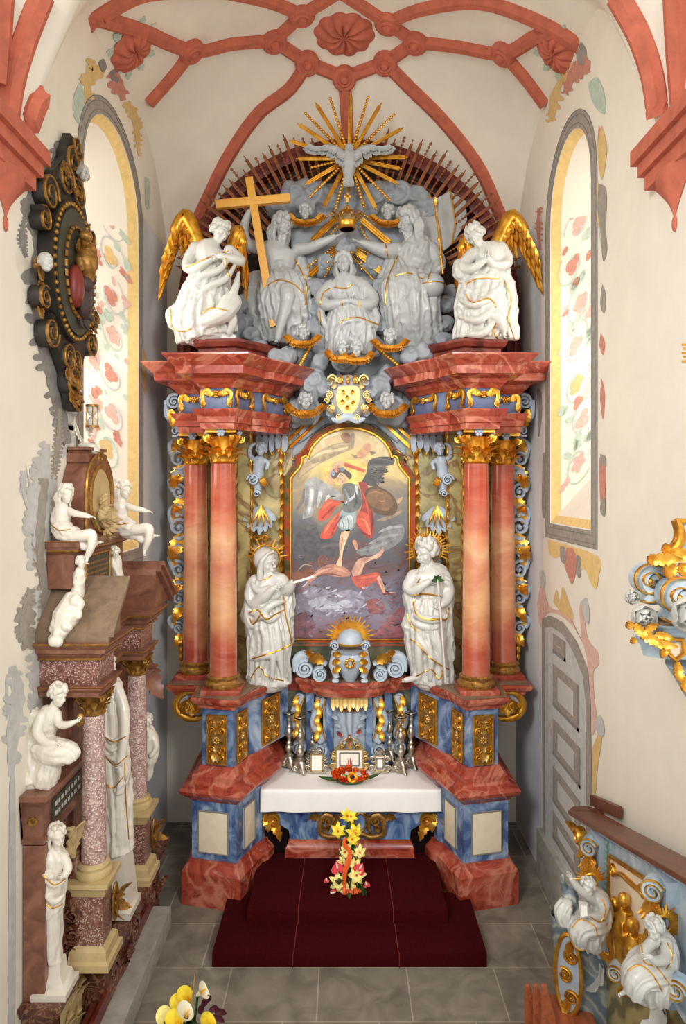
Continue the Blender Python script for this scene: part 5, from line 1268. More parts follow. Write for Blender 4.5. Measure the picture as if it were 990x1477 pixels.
for s_ in (-1, 1):
    fr_ = [(0, 1206), (14, 1203), (24, 1207), (38, 1206), (46, 1200), (45, 1184), (38, 1176), (28, 1180), (24, 1192), (28, 1202)]
    B.band([G0(508 + s_ * a, b) for a, b in catmull(fr_, 6)], n, [.02, .03, .03, .035, .035, .03, .02], .03)
    B.scroll(G0(508 + s_ * 34, 1184), V((s_, 0, 0)), V((0, 0, 1)), .1, 1.8, .4, .03, nrm=n); B.leaf(G0(508 + s_ * 44, 1182), V((s_, 0, .5)), n, .26, .05, curl=.5, th=.01); B.leaf(G0(508 + s_ * 20, 1182), V((s_ * .4, 0, 1)), n, .14, .04, curl=.5, th=.01)
    B.leaf(G0(508 + s_ * 36, 1200), V((s_ * .2, 0, 1)), n, .16, .05, curl=.5, th=.01)
    B.tube([G0(508 + s_ * 12 + 9 * cos(t), 1186 + 13 * sin(t)) for t in [i * pi / 8 for i in range(16)]], .016, 6, closed=True)
part('cartouche', B, 'old_gold', body, smooth=50)
for s_ in (-1, 1):
    B = MB(); B.scroll(G0(505 + s_ * 111, 1184), V((s_, 0, 0)), V((0, 0, 1)), .13, 1.7, .4, .04, nrm=n); B.leaf(G0(505 + s_ * 116, 1180), V((-s_ * .8, 0, -1)), n, .32, .07, curl=.4, th=.012); B.leaf(G0(505 + s_ * 122, 1174), V((-s_ * .3, 0, -1)), n, .22, .06, curl=.4, th=.012)
    part('corner_scroll', B, 'gold', body, smooth=50)
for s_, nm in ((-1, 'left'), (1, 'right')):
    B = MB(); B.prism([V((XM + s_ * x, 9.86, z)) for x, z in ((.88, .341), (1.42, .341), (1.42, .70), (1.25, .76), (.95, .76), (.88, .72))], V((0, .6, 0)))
    solo('gap_block', 'near-black block for the shaded gap on the %s of the altar plinth' % nm, 'bench', B, 'gap_shade', 'near-black blocks in the shaded gaps beside the altar', bevel=.03)  # near-black blocks fill the gaps to stand for their shade
# linen cloth with hanging front and short sides
def cl(u, v):
    x0, x1 = Q(376, 0, 9.66).x, Q(637, 0, 9.66).x; yb, yf, zt = 10.42, 9.66, 1.345; L = (yb - yf) + .31; d = v * L
    x = x0 + (x1 - x0) * u
    if d < yb - yf: return V((x, yb - d, zt + .003 * sin(9 * u + 3 * d)))
    h = d - (yb - yf); return V((x, yf - .012 * min(1, h / .03) - .006 * sin(34 * u + 2 * sin(7 * u)) * h / .3, zt - h + .006 * sin(21 * u) * (h / .31)))
B = MB(); B.grid(cl, 90, 40)
for s_ in (0, 1): B.grid(lambda u, v, s_=s_: cl(s_, u * .7) + V(((s_ - .5) * (.012 + .012 * v), 0, -.28 * v * (1))), 20, 8)
tc = B.build('altar_cloth', M['cloth'], None, smooth=50, recalc=False); tag(tc, 'white linen cloth hanging over the front of the altar table', 'tablecloth')
B = MB(); B.box(XM - 1.26, XM + 1.26, 9.68, 10.44, 1.305, 1.338); part('table_slab', B, 'dark_red_marble', mensa)
ZT = 1.35
# candlesticks
CS_PROF = [(.0, .17), (.06, .17), (.075, .19), (.05, .21), (.03, .23), (.045, .26), (.062, .3), (.05, .34), (.028, .36), (.045, .38), (.03, .4), (.024, .44), (.04, .47), (.055, .52), (.05, .56), (.026, .6), (.036, .62), (.022, .64), (.02, .7), (.032, .73), (.022, .75), (.028, .78), (.075, .81), (.085, .825), (.08, .835), (.02, .835), (.0, .84)]
def candlestick(px, ztop_px, Y, label):
    zb = ZT if Y < 10.44 else 1.405
    c = V(((px - CX) * S(Y), Y, zb)); H = CZ - (ztop_px - HY) * S(Y) - zb; k = H / .84
    r = thing('candlestick', label, 'candlestick', c, 'silver candlesticks on the altar')
    B = MB(); B.lathe(c, [(a * k, z * k) for a, z in CS_PROF], 20); part('stem', B, 'silver', r, smooth=50)
    B = MB()
    for i in range(3):
        a = -pi / 2 + i * 2 * pi / 3 + .5; e = V((cos(a), sin(a), 0))
        B.tube([c + e * .035 * k + V((0, 0, .17 * k)), c + e * .075 * k + V((0, 0, .1 * k)), c + e * .1 * k + V((0, 0, .05 * k)), c + e * .135 * k + V((0, 0, .018 * k))], [.045 * k, .05 * k, .035 * k, .022 * k], 8); B.ell(c + e * .135 * k + V((0, 0, .02 * k)), .022 * k, n=8)
        t = V((-e.y, e.x, 0))
        for s_ in (-1, 1): B.scroll(c + e * .07 * k + t * s_ * .05 * k + V((0, 0, .07 * k)), e, V((0, 0, 1)), .05 * k, 1.5, .5, .01, nrm=t * s_, n=10)
    B.lathe(c, [(.08 * k, .03 * k), (.075 * k, .1 * k), (.045 * k, .17 * k)], 12)
    part('tripod_foot', B, 'silver', r, smooth=50)
    B = MB(); B.lathe(c + V((0, 0, .8 * k)), [(.03 * k, 0), (.09 * k, .02 * k), (.09 * k, .032 * k), (.02 * k, .036 * k), (.012 * k, .06 * k), (.0, .075 * k)], 20); tag(part('drip_pan', B, 'black_metal', r, smooth=50), 'dark iron drip pan')
for px, zt, Y, lab in ((417, 1027, 10.40, 'outermost silver candlestick left of the altar cards'), (433, 1033, 10.22, 'silver candlestick left of the altar cards, standing furthest forward'), (451, 1023.5, 10.52, 'silver candlestick behind the blank card on the left'),
                      (562, 1023, 10.52, 'silver candlestick behind the printed card on the right'), (578, 1032, 10.22, 'silver candlestick right of the altar cards, standing furthest forward'), (593, 1027, 10.40, 'outermost silver candlestick right of the altar cards')):
    candlestick(px, zt, Y, lab)
# altar cards in gilded frames
def altar_card(name, x0, x1, y0, y1, Y, label, blank=False, crest_=True):
    a, b = Q(x0, y1, Y), Q(x1, y0, Y); w, h = b.x - a.x, b.z - a.z; dz = ZT + .02 - a.z; c = V(((a.x + b.x) / 2, Y, ZT + .02 + h / 2))
    r = thing(name, label, 'altar card', (c.x, Y, ZT), 'altar cards on the altar table'); ux = V((1, 0, 0)); uz = V((0, 0, 1)); n = V((0, -1, 0))
    B = MB(); B.box(c.x - w / 2, c.x + w / 2, Y - .006, Y + .012, c.z - h / 2, c.z + h / 2); part('card', B, 'paper', r, smooth=0)
    B = MB(); G = MB(); q = [c + ux * (i * w / 2) + uz * (j * h / 2) for i, j in ((-1, -1), (1, -1), (1, 1), (-1, 1))]
    for i in range(4): B.tube([q[i], q[(i + 1) % 4]], .012, 6)
    for s_ in (-1, 1):
        m = max(2, int(h / .075))
        for i in range(m):
            p = c + ux * s_ * (w / 2 + .035) + uz * (-h / 2 + h * (i + .5) / m); G.scroll(p, ux * s_, uz * (1 if i % 2 else -1), h / m * .62, 1.5, .4, .014, nrm=n, n=10)
        G.scroll(c + ux * s_ * (w / 2 + .05) - uz * (h / 2 - .035), ux * s_, uz, .06, 1.8, .4, .016, nrm=n, n=12)
        G.scroll(c + ux * s_ * w * .3 + uz * (h / 2 + .035), -ux * s_, uz, .05, 1.6, .4, .014, nrm=n, n=12)
        if crest_ == 2:
            G.band(catmull([c + ux * s_ * w * .42 + uz * (h / 2 + .02), c + ux * s_ * w * .3 + uz * (h / 2 + .12), c + ux * s_ * .04 + uz * (h / 2 + .17)], 6), n, .016, .014)
            for i in range(5): G.tube([c + ux * s_ * (.03 + .05 * i) + uz * (h / 2 + .02), c + ux * s_ * (-.05 + .05 * i) + uz * (h / 2 + .15 - .02 * i)], .007, 5)
    G.leaf(c + uz * (h / 2 + .01) - V((0, .01, 0)), uz, n, .1 if crest_ != 2 else .2, .045, curl=.2, th=.006); G.ell(c + uz * (h / 2 + (.1 if crest_ != 2 else .19)), .022, n=8)
    part('frame', B, 'pale_gold', r); part('carved_border', G, 'pale_gold' if crest_ == 2 else 'silver', r, smooth=50)
    B = MB(); B.box(c.x - w / 2 - .06, c.x + w / 2 + .06, Y - .05, Y + .05, ZT + .0005, ZT + .022); part('stand', B, 'silver', r, bevel=.004)
    if not blank:
        B = MB(); bw = w * .36; bh = h * .34
        for i, j, ww, hh in ((-1, 0, .012, bh), (1, 0, .012, bh), (0, 1, bw, .012), (0, -1, bw, .012)):
            B.box(c.x + i * bw - ww, c.x + i * bw + ww, Y - .009, Y - .0065, c.z + j * bh - hh, c.z + j * bh + hh)
        part('printed_border', B, 'ink', r, smooth=0)
altar_card('altar_card', 485, 524, 1076, 1103, 10.32, 'wide printed altar card in a gilded openwork frame at the middle', crest_=2)
altar_card('altar_card', 449, 465, 1088, 1111, 10.24, 'small white blank altar card on the left', blank=True)
altar_card('altar_card', 541.5, 555, 1089, 1110, 10.24, 'small altar card with grey border on the right')

# ------------------------------------------------------------------ flowers
def petal(B, c, d, nrm, L, W, curl=.5): B.leaf(c, d, nrm, L, W, curl=curl, lobes=0, th=.003, nu=8, fold=.35)
def lily(parent, c, R, face, mat, seed=0):
    f = V(face).normalized(); s_, u = frame(f); B = MB()
    for i in range(6):
        a = i * pi / 3 + seed; e = s_ * cos(a) + u * sin(a); petal(B, V(c), (e + f * .55), f, R, R * .26, curl=-.55)
    o = part('lily', B, mat, parent, smooth=60)
    K = MB()
    for i in range(5): a = i * 1.26; K.tube([V(c), V(c) + f * R * .5 + (s_ * cos(a) + u * sin(a)) * R * .15], [.004, .003], 5)
    part('stamen', K, 'orange_petal', o)
def anthurium(parent, c, R, face, seed=0):
    f = V(face).normalized(); s_, u = frame(f); u = u * cos(seed) + s_ * sin(seed); s2 = f.cross(u); pts = []
    for i in range(30):
        t = 2 * pi * i / 30; x = 16 * sin(t) ** 3; y_ = 13 * cos(t) - 5 * cos(2 * t) - 2 * cos(3 * t) - cos(4 * t); pts.append(V(c) + s2 * (x / 16 * R) + u * (-y_ / 16 * R) + f * (.18 * R * ((x / 16) ** 2)))
    B = MB(); B.prism(pts, -f * .006); o = part('anthurium', B, 'anthurium_red', parent, smooth=60)
    K = MB(); K.tube([V(c) + f * .004, V(c) + f * R * .35 + u * R * .4, V(c) + f * R * .5 + u * R * .75], [.012, .012, .006], 7); part('spadix', K, 'calla_white', o)
def sprig(parent, c, d, L, W, mat='leaf_green', nrm=(0, -1, .3), curl=.25):
    B = MB(); B.leaf(c, d, nrm, L, W, curl=curl, lobes=0, th=.003, nu=8); return part('leaf', B, mat, parent, smooth=60)
Yb_ = 9.0
bq = thing('flower_arrangement', 'tall cascade of yellow lilies, red anthuriums and orange ribbon standing on the steps', 'flowers', V((Q(501, 0, Yb_).x, Yb_, .342)))
q = lambda px, py, d=0: Q(px, py, Yb_ + d)
B = MB(); B.lathe(V((q(501, 0).x, Yb_ + .1, .342)), [(.10, 0), (.15, .03), (.16, .1), (.13, .13)], 20); part('bowl', B, 'leaf_dark', bq, smooth=50)
B = MB(); B.tube([V((q(501, 0).x, Yb_ + .1, .46)), q(500, 1250, .08), q(500, 1215, .07), q(503, 1180, .06), q(502, 1172, .04)], [.03, .025, .02, .015, .01], 8)
for a, b in (((500, 1225), (486, 1200)), ((500, 1230), (517, 1205)), ((500, 1245), (488, 1228)), ((500, 1255), (520, 1230)), ((500, 1280), (470, 1270)), ((500, 1285), (532, 1277))): B.tube([q(*a, .06), q(*b, .02)], .008, 5)
part('stem', B, 'leaf_green', bq, smooth=50)
rnd = random.Random(8)
for (px, py, R) in ((500, 1176, .085), (507, 1178, .08), (488, 1198, .1), (512, 1200, .11), (509, 1210, .09), (499, 1228, .11), (519, 1229, .09), (512, 1245, .09), (494, 1243, .07)):
    lily(bq, q(px, py, rnd.uniform(-.06, 0)), R, (rnd.uniform(-.5, .5), -1, rnd.uniform(0, .6)), 'lily_yellow' if py < 1215 else 'lily_pale', rnd.random())
for (px, py, R) in ((488, 1272, .115), (515, 1262, .12), (501, 1283, .1), (510, 1282, .08)): lily(bq, q(px, py, -.09), R, (rnd.uniform(-.2, .2), -1, .4), 'lily_pale', rnd.random())
for (px, py, R, sd) in ((487, 1252, .085, .2), (519, 1253, .08, -.6), (484, 1287, .085, 1.6), (471, 1270, .035, 0), (529, 1276, .045, .3)): anthurium(bq, q(px, py, -.08), R, (0, -1, .45), sd)
B = MB(); B.band([q(*p) for p in catmull([(499, 1208, -.05), (497, 1218, -.06), (505, 1228, -.07), (503, 1242, -.09), (498, 1256, -.1), (497, 1270, -.1), (496, 1284, -.1)], 5)], V((0, -1, .2)), [.018, .03, .028, .034, .03, .026, .03], .006); part('ribbon', B, 'orange_petal', bq, smooth=50)
B = MB()
for a, b, w in (((497, 1281), (494, 1296), .03), ((502, 1283), (512, 1300), .045), ((511, 1283), (520, 1288), .035)): B.band([q(*a, -.11), q((a[0] + b[0]) / 2 + 2, (a[1] + b[1]) / 2, -.14), q(*b, -.12)], V((0, -1, .4)), [w * .6, w, w * .7], .005)
part('ribbon_bow', B, 'orange_petal', bq, smooth=50)
for i in range(34):
    a = rnd.uniform(-2.6, .1) if i % 2 else rnd.uniform(-.2, 3.3); c0 = q(501 + rnd.uniform(-14, 14), 1280 + rnd.uniform(-12, 12), .02); sprig(bq, c0, V((cos(a), -.35, sin(a) * .6 - .15)), rnd.uniform(.16, .3), rnd.uniform(.03, .06), rnd.choice(['leaf_green', 'leaf_dark', 'leaf_dark']), curl=.3)
for i in range(14):
    py = rnd.uniform(1195, 1260); sprig(bq, q(501 + rnd.uniform(-3, 3), py, .03), V((rnd.choice([-1, 1]) * .8, -.3, rnd.uniform(-.3, .6))), rnd.uniform(.1, .17), .03, 'leaf_green')
# low arrangement with a sunflower on the cloth
Y2 = 9.86; ta = thing('table_flowers', 'low orange flower arrangement with a sunflower lying on the altar cloth', 'flowers', V((Q(505, 0, Y2).x, Y2, 1.352)))
q2 = lambda px, py, d=0: Q(px, py, Y2 + d)
B = MB(); B.ell(V((Q(505, 0, Y2).x, Y2, 1.40)), (.22, .12, .05), n=14); part('moss_base', B, 'leaf_green', ta)
for i in range(30):
    a = rnd.uniform(0, 2 * pi); c0 = q2(505 + 25 * cos(a) * sqrt(rnd.random()), 1117 + 9 * sin(a), -.02 - .05 * rnd.random()); B = MB()
    for k_ in range(5): b = k_ * 1.257 + a; petal(B, c0 + V((0, -.05, .03)), V((cos(b) * .9, -.5, sin(b) * .6 + .15)), V((0, -1, .4)), .075, .024, .4)
    part('orange_bloom', B, rnd.choice(['orange_petal', 'orange_petal', 'anthurium_red', 'sun_yellow']) if i % 3 == 0 else 'orange_petal', ta, smooth=60)
B = MB(); cs = q2(508.5, 1121, -.12); f = V((.1, -1, .35)).normalized(); s_, u = frame(f)
for k_ in range(20): b = k_ * pi / 10; petal(B, cs + (s_ * cos(b) + u * sin(b)) * .03, s_ * cos(b) + u * sin(b), f, .045, .014, .1)
sf = part('sunflower', B, 'sun_yellow', ta, smooth=60); B = MB(); B.ell(cs + f * .006, (.036, .02, .036), n=12); part('sunflower_disc', B, 'sun_centre', sf)
B = MB(); B.ell(q2(496, 1120, -.1), (.035, .035, .035), n=10); part('green_bud', B, 'bud_green', ta)
for s_, L in ((-1, .34), (-1, .26), (1, .34), (1, .25)): sprig(ta, q2(505 + s_ * 12, 1124, -.02), V((s_, -.1 - .12 * (L < .3), .16 if s_ > 0 else .02)), L, .03, 'leaf_green', nrm=(0, -.3, 1), curl=.1)
for dx in (-5, -2, 1, 4, 2): B = MB(); B.tube([q2(505 + dx * .5, 1114), q2(504 + dx, 1092 + abs(dx))], [.012, .004], 5); part('tall_spike', B, 'orange_petal' if dx % 2 else 'anthurium_red', ta)
# vase of calla lilies at the bottom edge
Y3 = 5.9; cv = thing('calla_bouquet', 'bouquet of yellow and white calla lilies at the lower left, cut by the frame', 'flowers', (Q(265, 1560, Y3).x, Y3, 0))
q3 = lambda px, py, d=0: Q(px, py, Y3 + d)
def calla(px, py, R, tilt, mat, d=0):
    c = q3(px, py, d); f = V((sin(tilt), -.5, cos(tilt))).normalized(); s_, u = frame(f); B = MB()
    def fn(a, t):
        th = 2 * pi * a; r = R * (.14 + .62 * t ** 1.8) * (1 + .35 * t * cos(th)); return c + (s_ * cos(th) + u * sin(th)) * r + f * (R * 1.7 * (t - .6) + .5 * R * t * t * cos(th))
    B.grid(fn, 22, 8, wrapu=True); B.grid(lambda a, t: fn(a, t) - (fn(a, t) - c) * .05, 22, 8, wrapu=True); o = part('calla', B, mat, cv, smooth=60, recalc=False)
    K = MB(); K.tube([c - f * R * .6, c + f * R * .7], [R * .1, R * .07], 7); part('spadix', K, 'sun_yellow', o)
    K = MB(); K.tube([c - f * R * .9, q3(262 + (px - 262) * .4, 1530, .05)], [R * .13, .01], 6); part('stem', K, 'leaf_green', cv)
for a in ((292, 1430, .09, .7, 'calla_white', 0), (272, 1441, .085, -.1, 'lily_yellow', .1), (270, 1463, .1, .3, 'calla_white', -.1), (262, 1451, .075, -.5, 'lily_yellow', .05), (246, 1472, .09, -.6, 'lily_pale', 0), (258, 1477, .09, -.2, 'lily_yellow', -.15), (303, 1479, .1, .3, 'lily_yellow', -.1)): calla(*a)
for a, b, r in (((276, 1450), (282, 1400), .006), ((275, 1450), (276, 1418), .005)): B = MB(); B.tube([q3(*a), q3(*b)], [r, r * .5], 5); part('twig', B, 'twig', cv)
for px, py, dx, dz in ((292, 1452, .5, 1), (288, 1462, .35, 1), (302, 1458, .9, .5), (310, 1460, 1, .2), (306, 1466, 1, -.1), (296, 1446, .6, .9)): sprig(cv, q3(px, py), V((dx, -.1, dz)), .13, .022, 'plum_leaf')
for i in range(12): sprig(cv, q3(266 + rnd.uniform(-14, 18), 1478 + rnd.uniform(-6, 8), .05), V((rnd.uniform(-1, 1), -.3, .6)), .18, .045, 'leaf_green')
B = MB(); vc = q3(265, 1560, 0); B.lathe((vc.x, vc.y, 0), [(.12, 0), (.11, .03), (.16, .2), (.14, .45), (.16, .62)], 20); part('vase', B, 'ochre_stone', cv, smooth=50)
# ------------------------------------------------------------------ carved clouds and glory over the cornice
def cloud_bank(name, label, blobs, plate=None, vox=.022):
    B = MB(); rnd = random.Random(7)
    for px, py, r, Y in blobs:
        R = r * S(Y); c = Q(px, py, Y); B.ell(c, (R, R * .75, R * .92))
        for k in range(3):
            a = rnd.uniform(0, 6.28); B.ell(c + V((cos(a) * R * .62, -.15 * R, sin(a) * R * .6)), (R * .55, R * .6, R * .5))
        tr = [c + V((cos(t + r) * R * (1 - .12 * t), -R * .78 * (.55 + .09 * t), sin(t + r) * R * (1 - .12 * t))) for t in [i * .45 for i in range(15)]]
        B.tube(tr, [R * .12, R * .2, R * .14, R * .05], 7)
    if plate: B.prism([Q(x, y, plate[1]) for x, y in plate[0]], V((0, plate[2], 0)))
    v, f = remesh(B, vox, 2); o = MB(); o.add(v, f); return solo(name, label, 'cloud', o, 'cloud', smooth=70)
cb = [(425, 285, 22, 10.9), (450, 280, 22, 10.9), (470, 292, 18, 10.9), (402, 302, 18, 10.9), (438, 302, 18, 10.85), (545, 285, 20, 10.9), (575, 280, 22, 10.9), (600, 288, 18, 10.9), (617, 302, 16, 10.9), (530, 300, 18, 10.9)]
cloud_bank('cloud_carving', 'grey carved clouds above the two seated figures, behind the dove', cb, ([(400, 330), (398, 290), (430, 268), (500, 262), (580, 264), (618, 290), (622, 330)], 10.86, .08))
cb = [(470, 385, 18, 10.72), (540, 385, 18, 10.72), (499, 360, 14, 10.5), (456, 415, 15, 10.5), (455, 445, 14, 10.45), (548, 415, 13, 10.5), (549, 443, 12, 10.45), (457, 472, 15, 10.4), (462, 498, 17, 10.35), (462, 522, 13, 10.3), (455, 545, 15, 10.35), (449, 560, 18, 10.4), (546, 560, 18, 10.4), (560, 540, 14, 10.4), (541, 500, 15, 10.35), (550, 470, 14, 10.4), (398, 516, 13, 10.1), (416, 514, 14, 10.15), (384, 508, 10, 10.2), (592, 512, 15, 10.1), (612, 508, 14, 10.1), (441, 592, 24, 10.5), (562, 592, 24, 10.5), (427, 604, 14, 10.6), (579, 604, 14, 10.6), (470, 560, 14, 10.35), (537, 565, 14, 10.35), (505, 480, 20, 10.6), (500, 520, 22, 10.55)]
cloud_bank('cloud_carving', 'grey carved clouds under the crowned woman, down to the painting frame', cb, ([(432, 640), (425, 560), (425, 440), (418, 330), (500, 320), (590, 330), (580, 440), (582, 560), (575, 640), (540, 612), (470, 612)], 10.72, .12))
cb = [(352, 440, 14, 10.6), (350, 466, 15, 10.5), (362, 484, 13, 10.4), (375, 500, 11, 10.4), (345, 490, 12, 10.5), (362, 420, 11, 10.7)]
cloud_bank('cloud_carving', 'dark grey carved cloud between the left kneeling angel and the cross', cb)
cb = [(645, 440, 13, 10.6), (642, 468, 13, 10.5), (650, 420, 11, 10.7), (638, 492, 13, 10.4), (655, 490, 10, 10.4)]
cloud_bank('cloud_carving', 'dark grey carved cloud between the orb and the right kneeling angel', cb)
# dove with its burst of rays
Yd = 10.45; dc = Q(504, 228, Yd)
glory = thing('dove_sunburst', 'white dove with spread wings in a gilded sunburst at the top', 'sunburst', dc)
B = MB()
B.tube([Q(503, 262, Yd), Q(503, 250, Yd - .02), Q(504, 235, Yd - .06), Q(504, 222, Yd - .08), Q(504, 215, Yd - .1)], [.04, .09, .13, .1, .06], 14); B.ell(Q(504, 213, Yd - .12), .07, n=12); B.tube([Q(504, 214, Yd - .17), Q(504, 217, Yd - .22)], [.025, .008], 6)
v, f = remesh(B, .012, 2); B = MB(); B.add(v, f)
for k in range(5): B.leaf(Q(503, 252, Yd - .04), V((-.35 + .175 * k, -.05, -1)), (0, -1, 0), .22, .035, curl=.1, lobes=0, th=.008)
part('dove_body', B, 'grey_statue', glory, smooth=60)
for s_ in (-1, 1):
    B = MB(); E = vcat([Q(504 + s_ * 8, 224, Yd - .08), Q(504 + s_ * 26, 213, Yd - .05), Q(504 + s_ * 45, 216, Yd), Q(504 + s_ * 53, 214, Yd + .02)], 6); B.tube(E, [.06, .05, .035, .02], 8)
    for i in range(13):
        p = E[min(len(E) - 1, int(i * 1.45))]; t = i / 12
        for ln, dy in ((.2, -.03), (.12, -.06)): B.leaf(p + V((0, dy, 0)), V((s_ * (.1 + 1.0 * t), 0, -1 + .75 * t)), (0, -1, 0), ln * (1.1 - .3 * t), .035, curl=.1, lobes=0, th=.007, nu=7)
    part('dove_wing', B, 'grey_statue', glory, smooth=60)
RY = [((506, 134), 0), ((476, 140), 1), ((455, 148), 0), ((439, 162), 1), ((429, 178), 0), ((417, 203), 0), ((427, 229), 0), ((448, 242), 1), ((440, 266), 0), ((446, 285), 1), ((466, 300), 0), ((484, 303), 1), ((503, 278), 0), ((526, 300), 1), ((544, 303), 0), ((564, 290), 1), ((576, 266), 0), ((580, 244), 0), ((589, 227), 0), ((582, 184), 0), ((570, 164), 1), ((550, 149), 0), ((532, 138), 1)]
for (e, b) in RY:
    d = V((e[0] - 504, e[1] - 228)); t = d.normalized(); st = 14
    part('ray', ray_mb(Q(504 + t.x * st, 228 + t.y * st, Yd + .04), Q(e[0], e[1], Yd - .02), .034 if not b else .032, .03 if not b else .026, beads=int((d.length - st) / 4.6) if b else 0), 'gold', glory, smooth=50)
Ys = 10.62; sb = thing('crown_sunburst', 'gilded rays spreading down on both sides of the hanging crown', 'sunburst', Q(501, 345, Ys))
zd = lambda x, y: (410 + x / 5.21, 190 + y / 5.21)
for a, b, k in (((390, 590), (250, 690), 1), ((400, 640), (205, 830), 0), ((410, 700), (345, 775), 1), ((390, 850), (160, 1030), 1), ((400, 885), (180, 1090), 0), ((405, 930), (300, 1100), 1), ((560, 600), (712, 690), 1), ((580, 660), (800, 845), 0), ((565, 700), (640, 830), 1), ((540, 865), (785, 992), 1), ((535, 895), (780, 1095), 0), ((510, 930), (692, 1135), 1)):
    p, q_ = zd(*a), zd(*b); part('ray', ray_mb(Q(*p, Ys), Q(*q_, Ys - .03), .05 if not k else .024, .055 if not k else .022, beads=int(math.dist(p, q_) / 4.2) if k else 0), 'gold', sb, smooth=50)
for a, b in (((449, 497), (432, 528)), ((543, 500), (578, 530))):
    part('ray', ray_mb(Q(*a, 10.2), Q(*b, 10.1), .035, .035, beads=11), 'gold', sb, smooth=50)
# hanging crown
Yc2 = 10.35; cw = Q(501, 331, Yc2); crown = thing('hanging_crown', 'gilded crown topped by a small cross, held over the praying woman', 'crown', cw)
B = MB(); B.lathe(cw, [(.12, 0), (.135, .01), (.13, .03), (.12, .04), (.125, .09), (.14, .11), (.135, .12), (.11, .11), (.11, .0)], 28); part('crown_band', B, 'gold', crown, smooth=50)
B = MB()
for i in range(12):
    a = 2 * pi * i / 12; e = V((cos(a), sin(a), 0)); p = cw + e * .13 + V((0, 0, .11)); B.leaf(p, V((0, 0, 1)) + e * .5, e, .17 if i % 2 else .13, .03, curl=.25, lobes=2, th=.006, nu=9); B.ell(p + e * .07 + V((0, 0, .14 if i % 2 else .1)), .016, n=8)
part('crown_leaf', B, 'old_gold', crown, smooth=50)
B = MB()
for i in range(8): a = 2 * pi * i / 8; e = V((cos(a), sin(a), 0)); B.tube([V(p) for p in catmull([cw + e * .12 + V((0, 0, .1)), cw + e * .13 + V((0, 0, .24)), cw + e * .03 + V((0, 0, .3))], 5)], .012, 6)
B.ell(cw + V((0, 0, .33)), .04, n=12); part('crown_arch', B, 'gold', crown, smooth=50)
B = MB(); cp = Q(501.5, 285, Yc2); B.obox(cp, (.018, 0, 0), (0, .012, 0), (0, 0, .07)); B.obox(cp + V((0, 0, .02)), (.052, 0, 0), (0, .012, 0), (0, 0, .018)); part('crown_cross', B, 'gold', crown, bevel=.004)

# ------------------------------------------------------------------ the carved figures
def z1(x, y): return (230 + x / 3.536, 120 + y / 3.536)
# kneeling angel on the left cornice
f = Fig('kneeling_angel', 'white kneeling angel with gold wings and crossed arms on the left cornice', 'statue', 9.75, vox=.012)
f.blob([(307, 350, 0, 12, .12), (303, 362, 0, 22, .17), (306, 380, 0, 22, .18), (305, 398, .02, 21, .18), (303, 420, .02, 23, .2)])
f.head(317, 335, -.04, 16, look=(.72, -.55, -.42), tilt=.25, hair='curly', seed=3); f.limb([(311, 350, 0, 6), (306, 358, 0, 9)])
f.limb([(283, 358, -.02, 10), (274, 372, -.06, 9), (270, 386, -.12, 7.5), (284, 386, -.22, 6.5), (304, 374, -.26, 5)]); f.hand(304, 374, -.27, (1, -.1, .35), 13, palm=(.2, 1, 0), curl=.2)
f.limb([(331, 362, -.02, 9), (347, 376, -.1, 8), (338, 374, -.2, 6.5), (318, 369, -.26, 5)]); f.hand(318, 369, -.27, (-1, -.1, 0), 13, palm=(0, 1, 0), curl=.2, flip=-1)
f.blob([(308, 384, -.02, 23, .19), (303, 405, 0, 28, .24), (298, 432, -.02, 36, .3), (295, 462, .02, 42, .33), (300, 487, .05, 43, .3)], folds=17, amp=.13, twist=.7, seed=4, m=90)
f.fold([(335, 362, -.16, 0), (318, 388, -.26, 0), (290, 400, -.26, 0), (268, 430, -.2, 0), (258, 462, -.12, 0)], 6); f.fold([(340, 380, -.14, 0), (326, 402, -.26, 0), (300, 415, -.3, 0), (280, 440, -.26, 0)], 5); f.fold([(345, 392, -.1, 0), (336, 425, -.25, 0), (318, 440, -.3, 0)], 6)
f.fold([(252, 440, -.05, 0), (258, 468, -.12, 0), (275, 478, -.2, 0), (300, 470, -.25, 0)], 7); f.fold([(330, 440, -.2, 0), (336, 462, -.2, 0), (330, 484, -.15, 0)], 7)
f.blob([(258, 442, 0, 8, .08), (254, 456, -.02, 14, .1), (262, 472, -.03, 13, .08)], folds=7, amp=.15, m=40, seed=5)
f.limb([(334, 436, -.2, 15), (322, 452, -.3, 13.5), (302, 462, -.27, 10.5), (284, 470, -.2, 7.5), (272, 480, -.16, 5.2)]); f.foot_(272, 480, -.16, (-.1, -.2, -1), 18)
f.S.prism([Q(x, y, 9.6) for x, y in ((278, 484), (340, 482), (342, 496), (276, 496))], V((0, .35, 0)))
f.wing((290, 356, .1), (243, 362, .12), (266, 312, .12), 74, side=(-.12, 0, -1), n=11, rows=3, seed=1); f.wing((334, 358, .12), (354, 372, .16), (345, 334, .18), 66, side=(.02, 0, -1), n=6, rows=3, seed=2)
f.hem([(268, 386, 0), (300, 372, 0), (330, 361, 0)], 1.0); f.hem([(325, 372, 0), (328, 392, 0), (337, 402, 0), (343, 388, 0)], 1); f.hem([(246, 446, 0), (248, 470, 0), (262, 478, 0), (276, 474, 0)], 1); f.hem([(290, 452, 0), (305, 444, 0), (328, 448, 0)], .9)
f.finish()
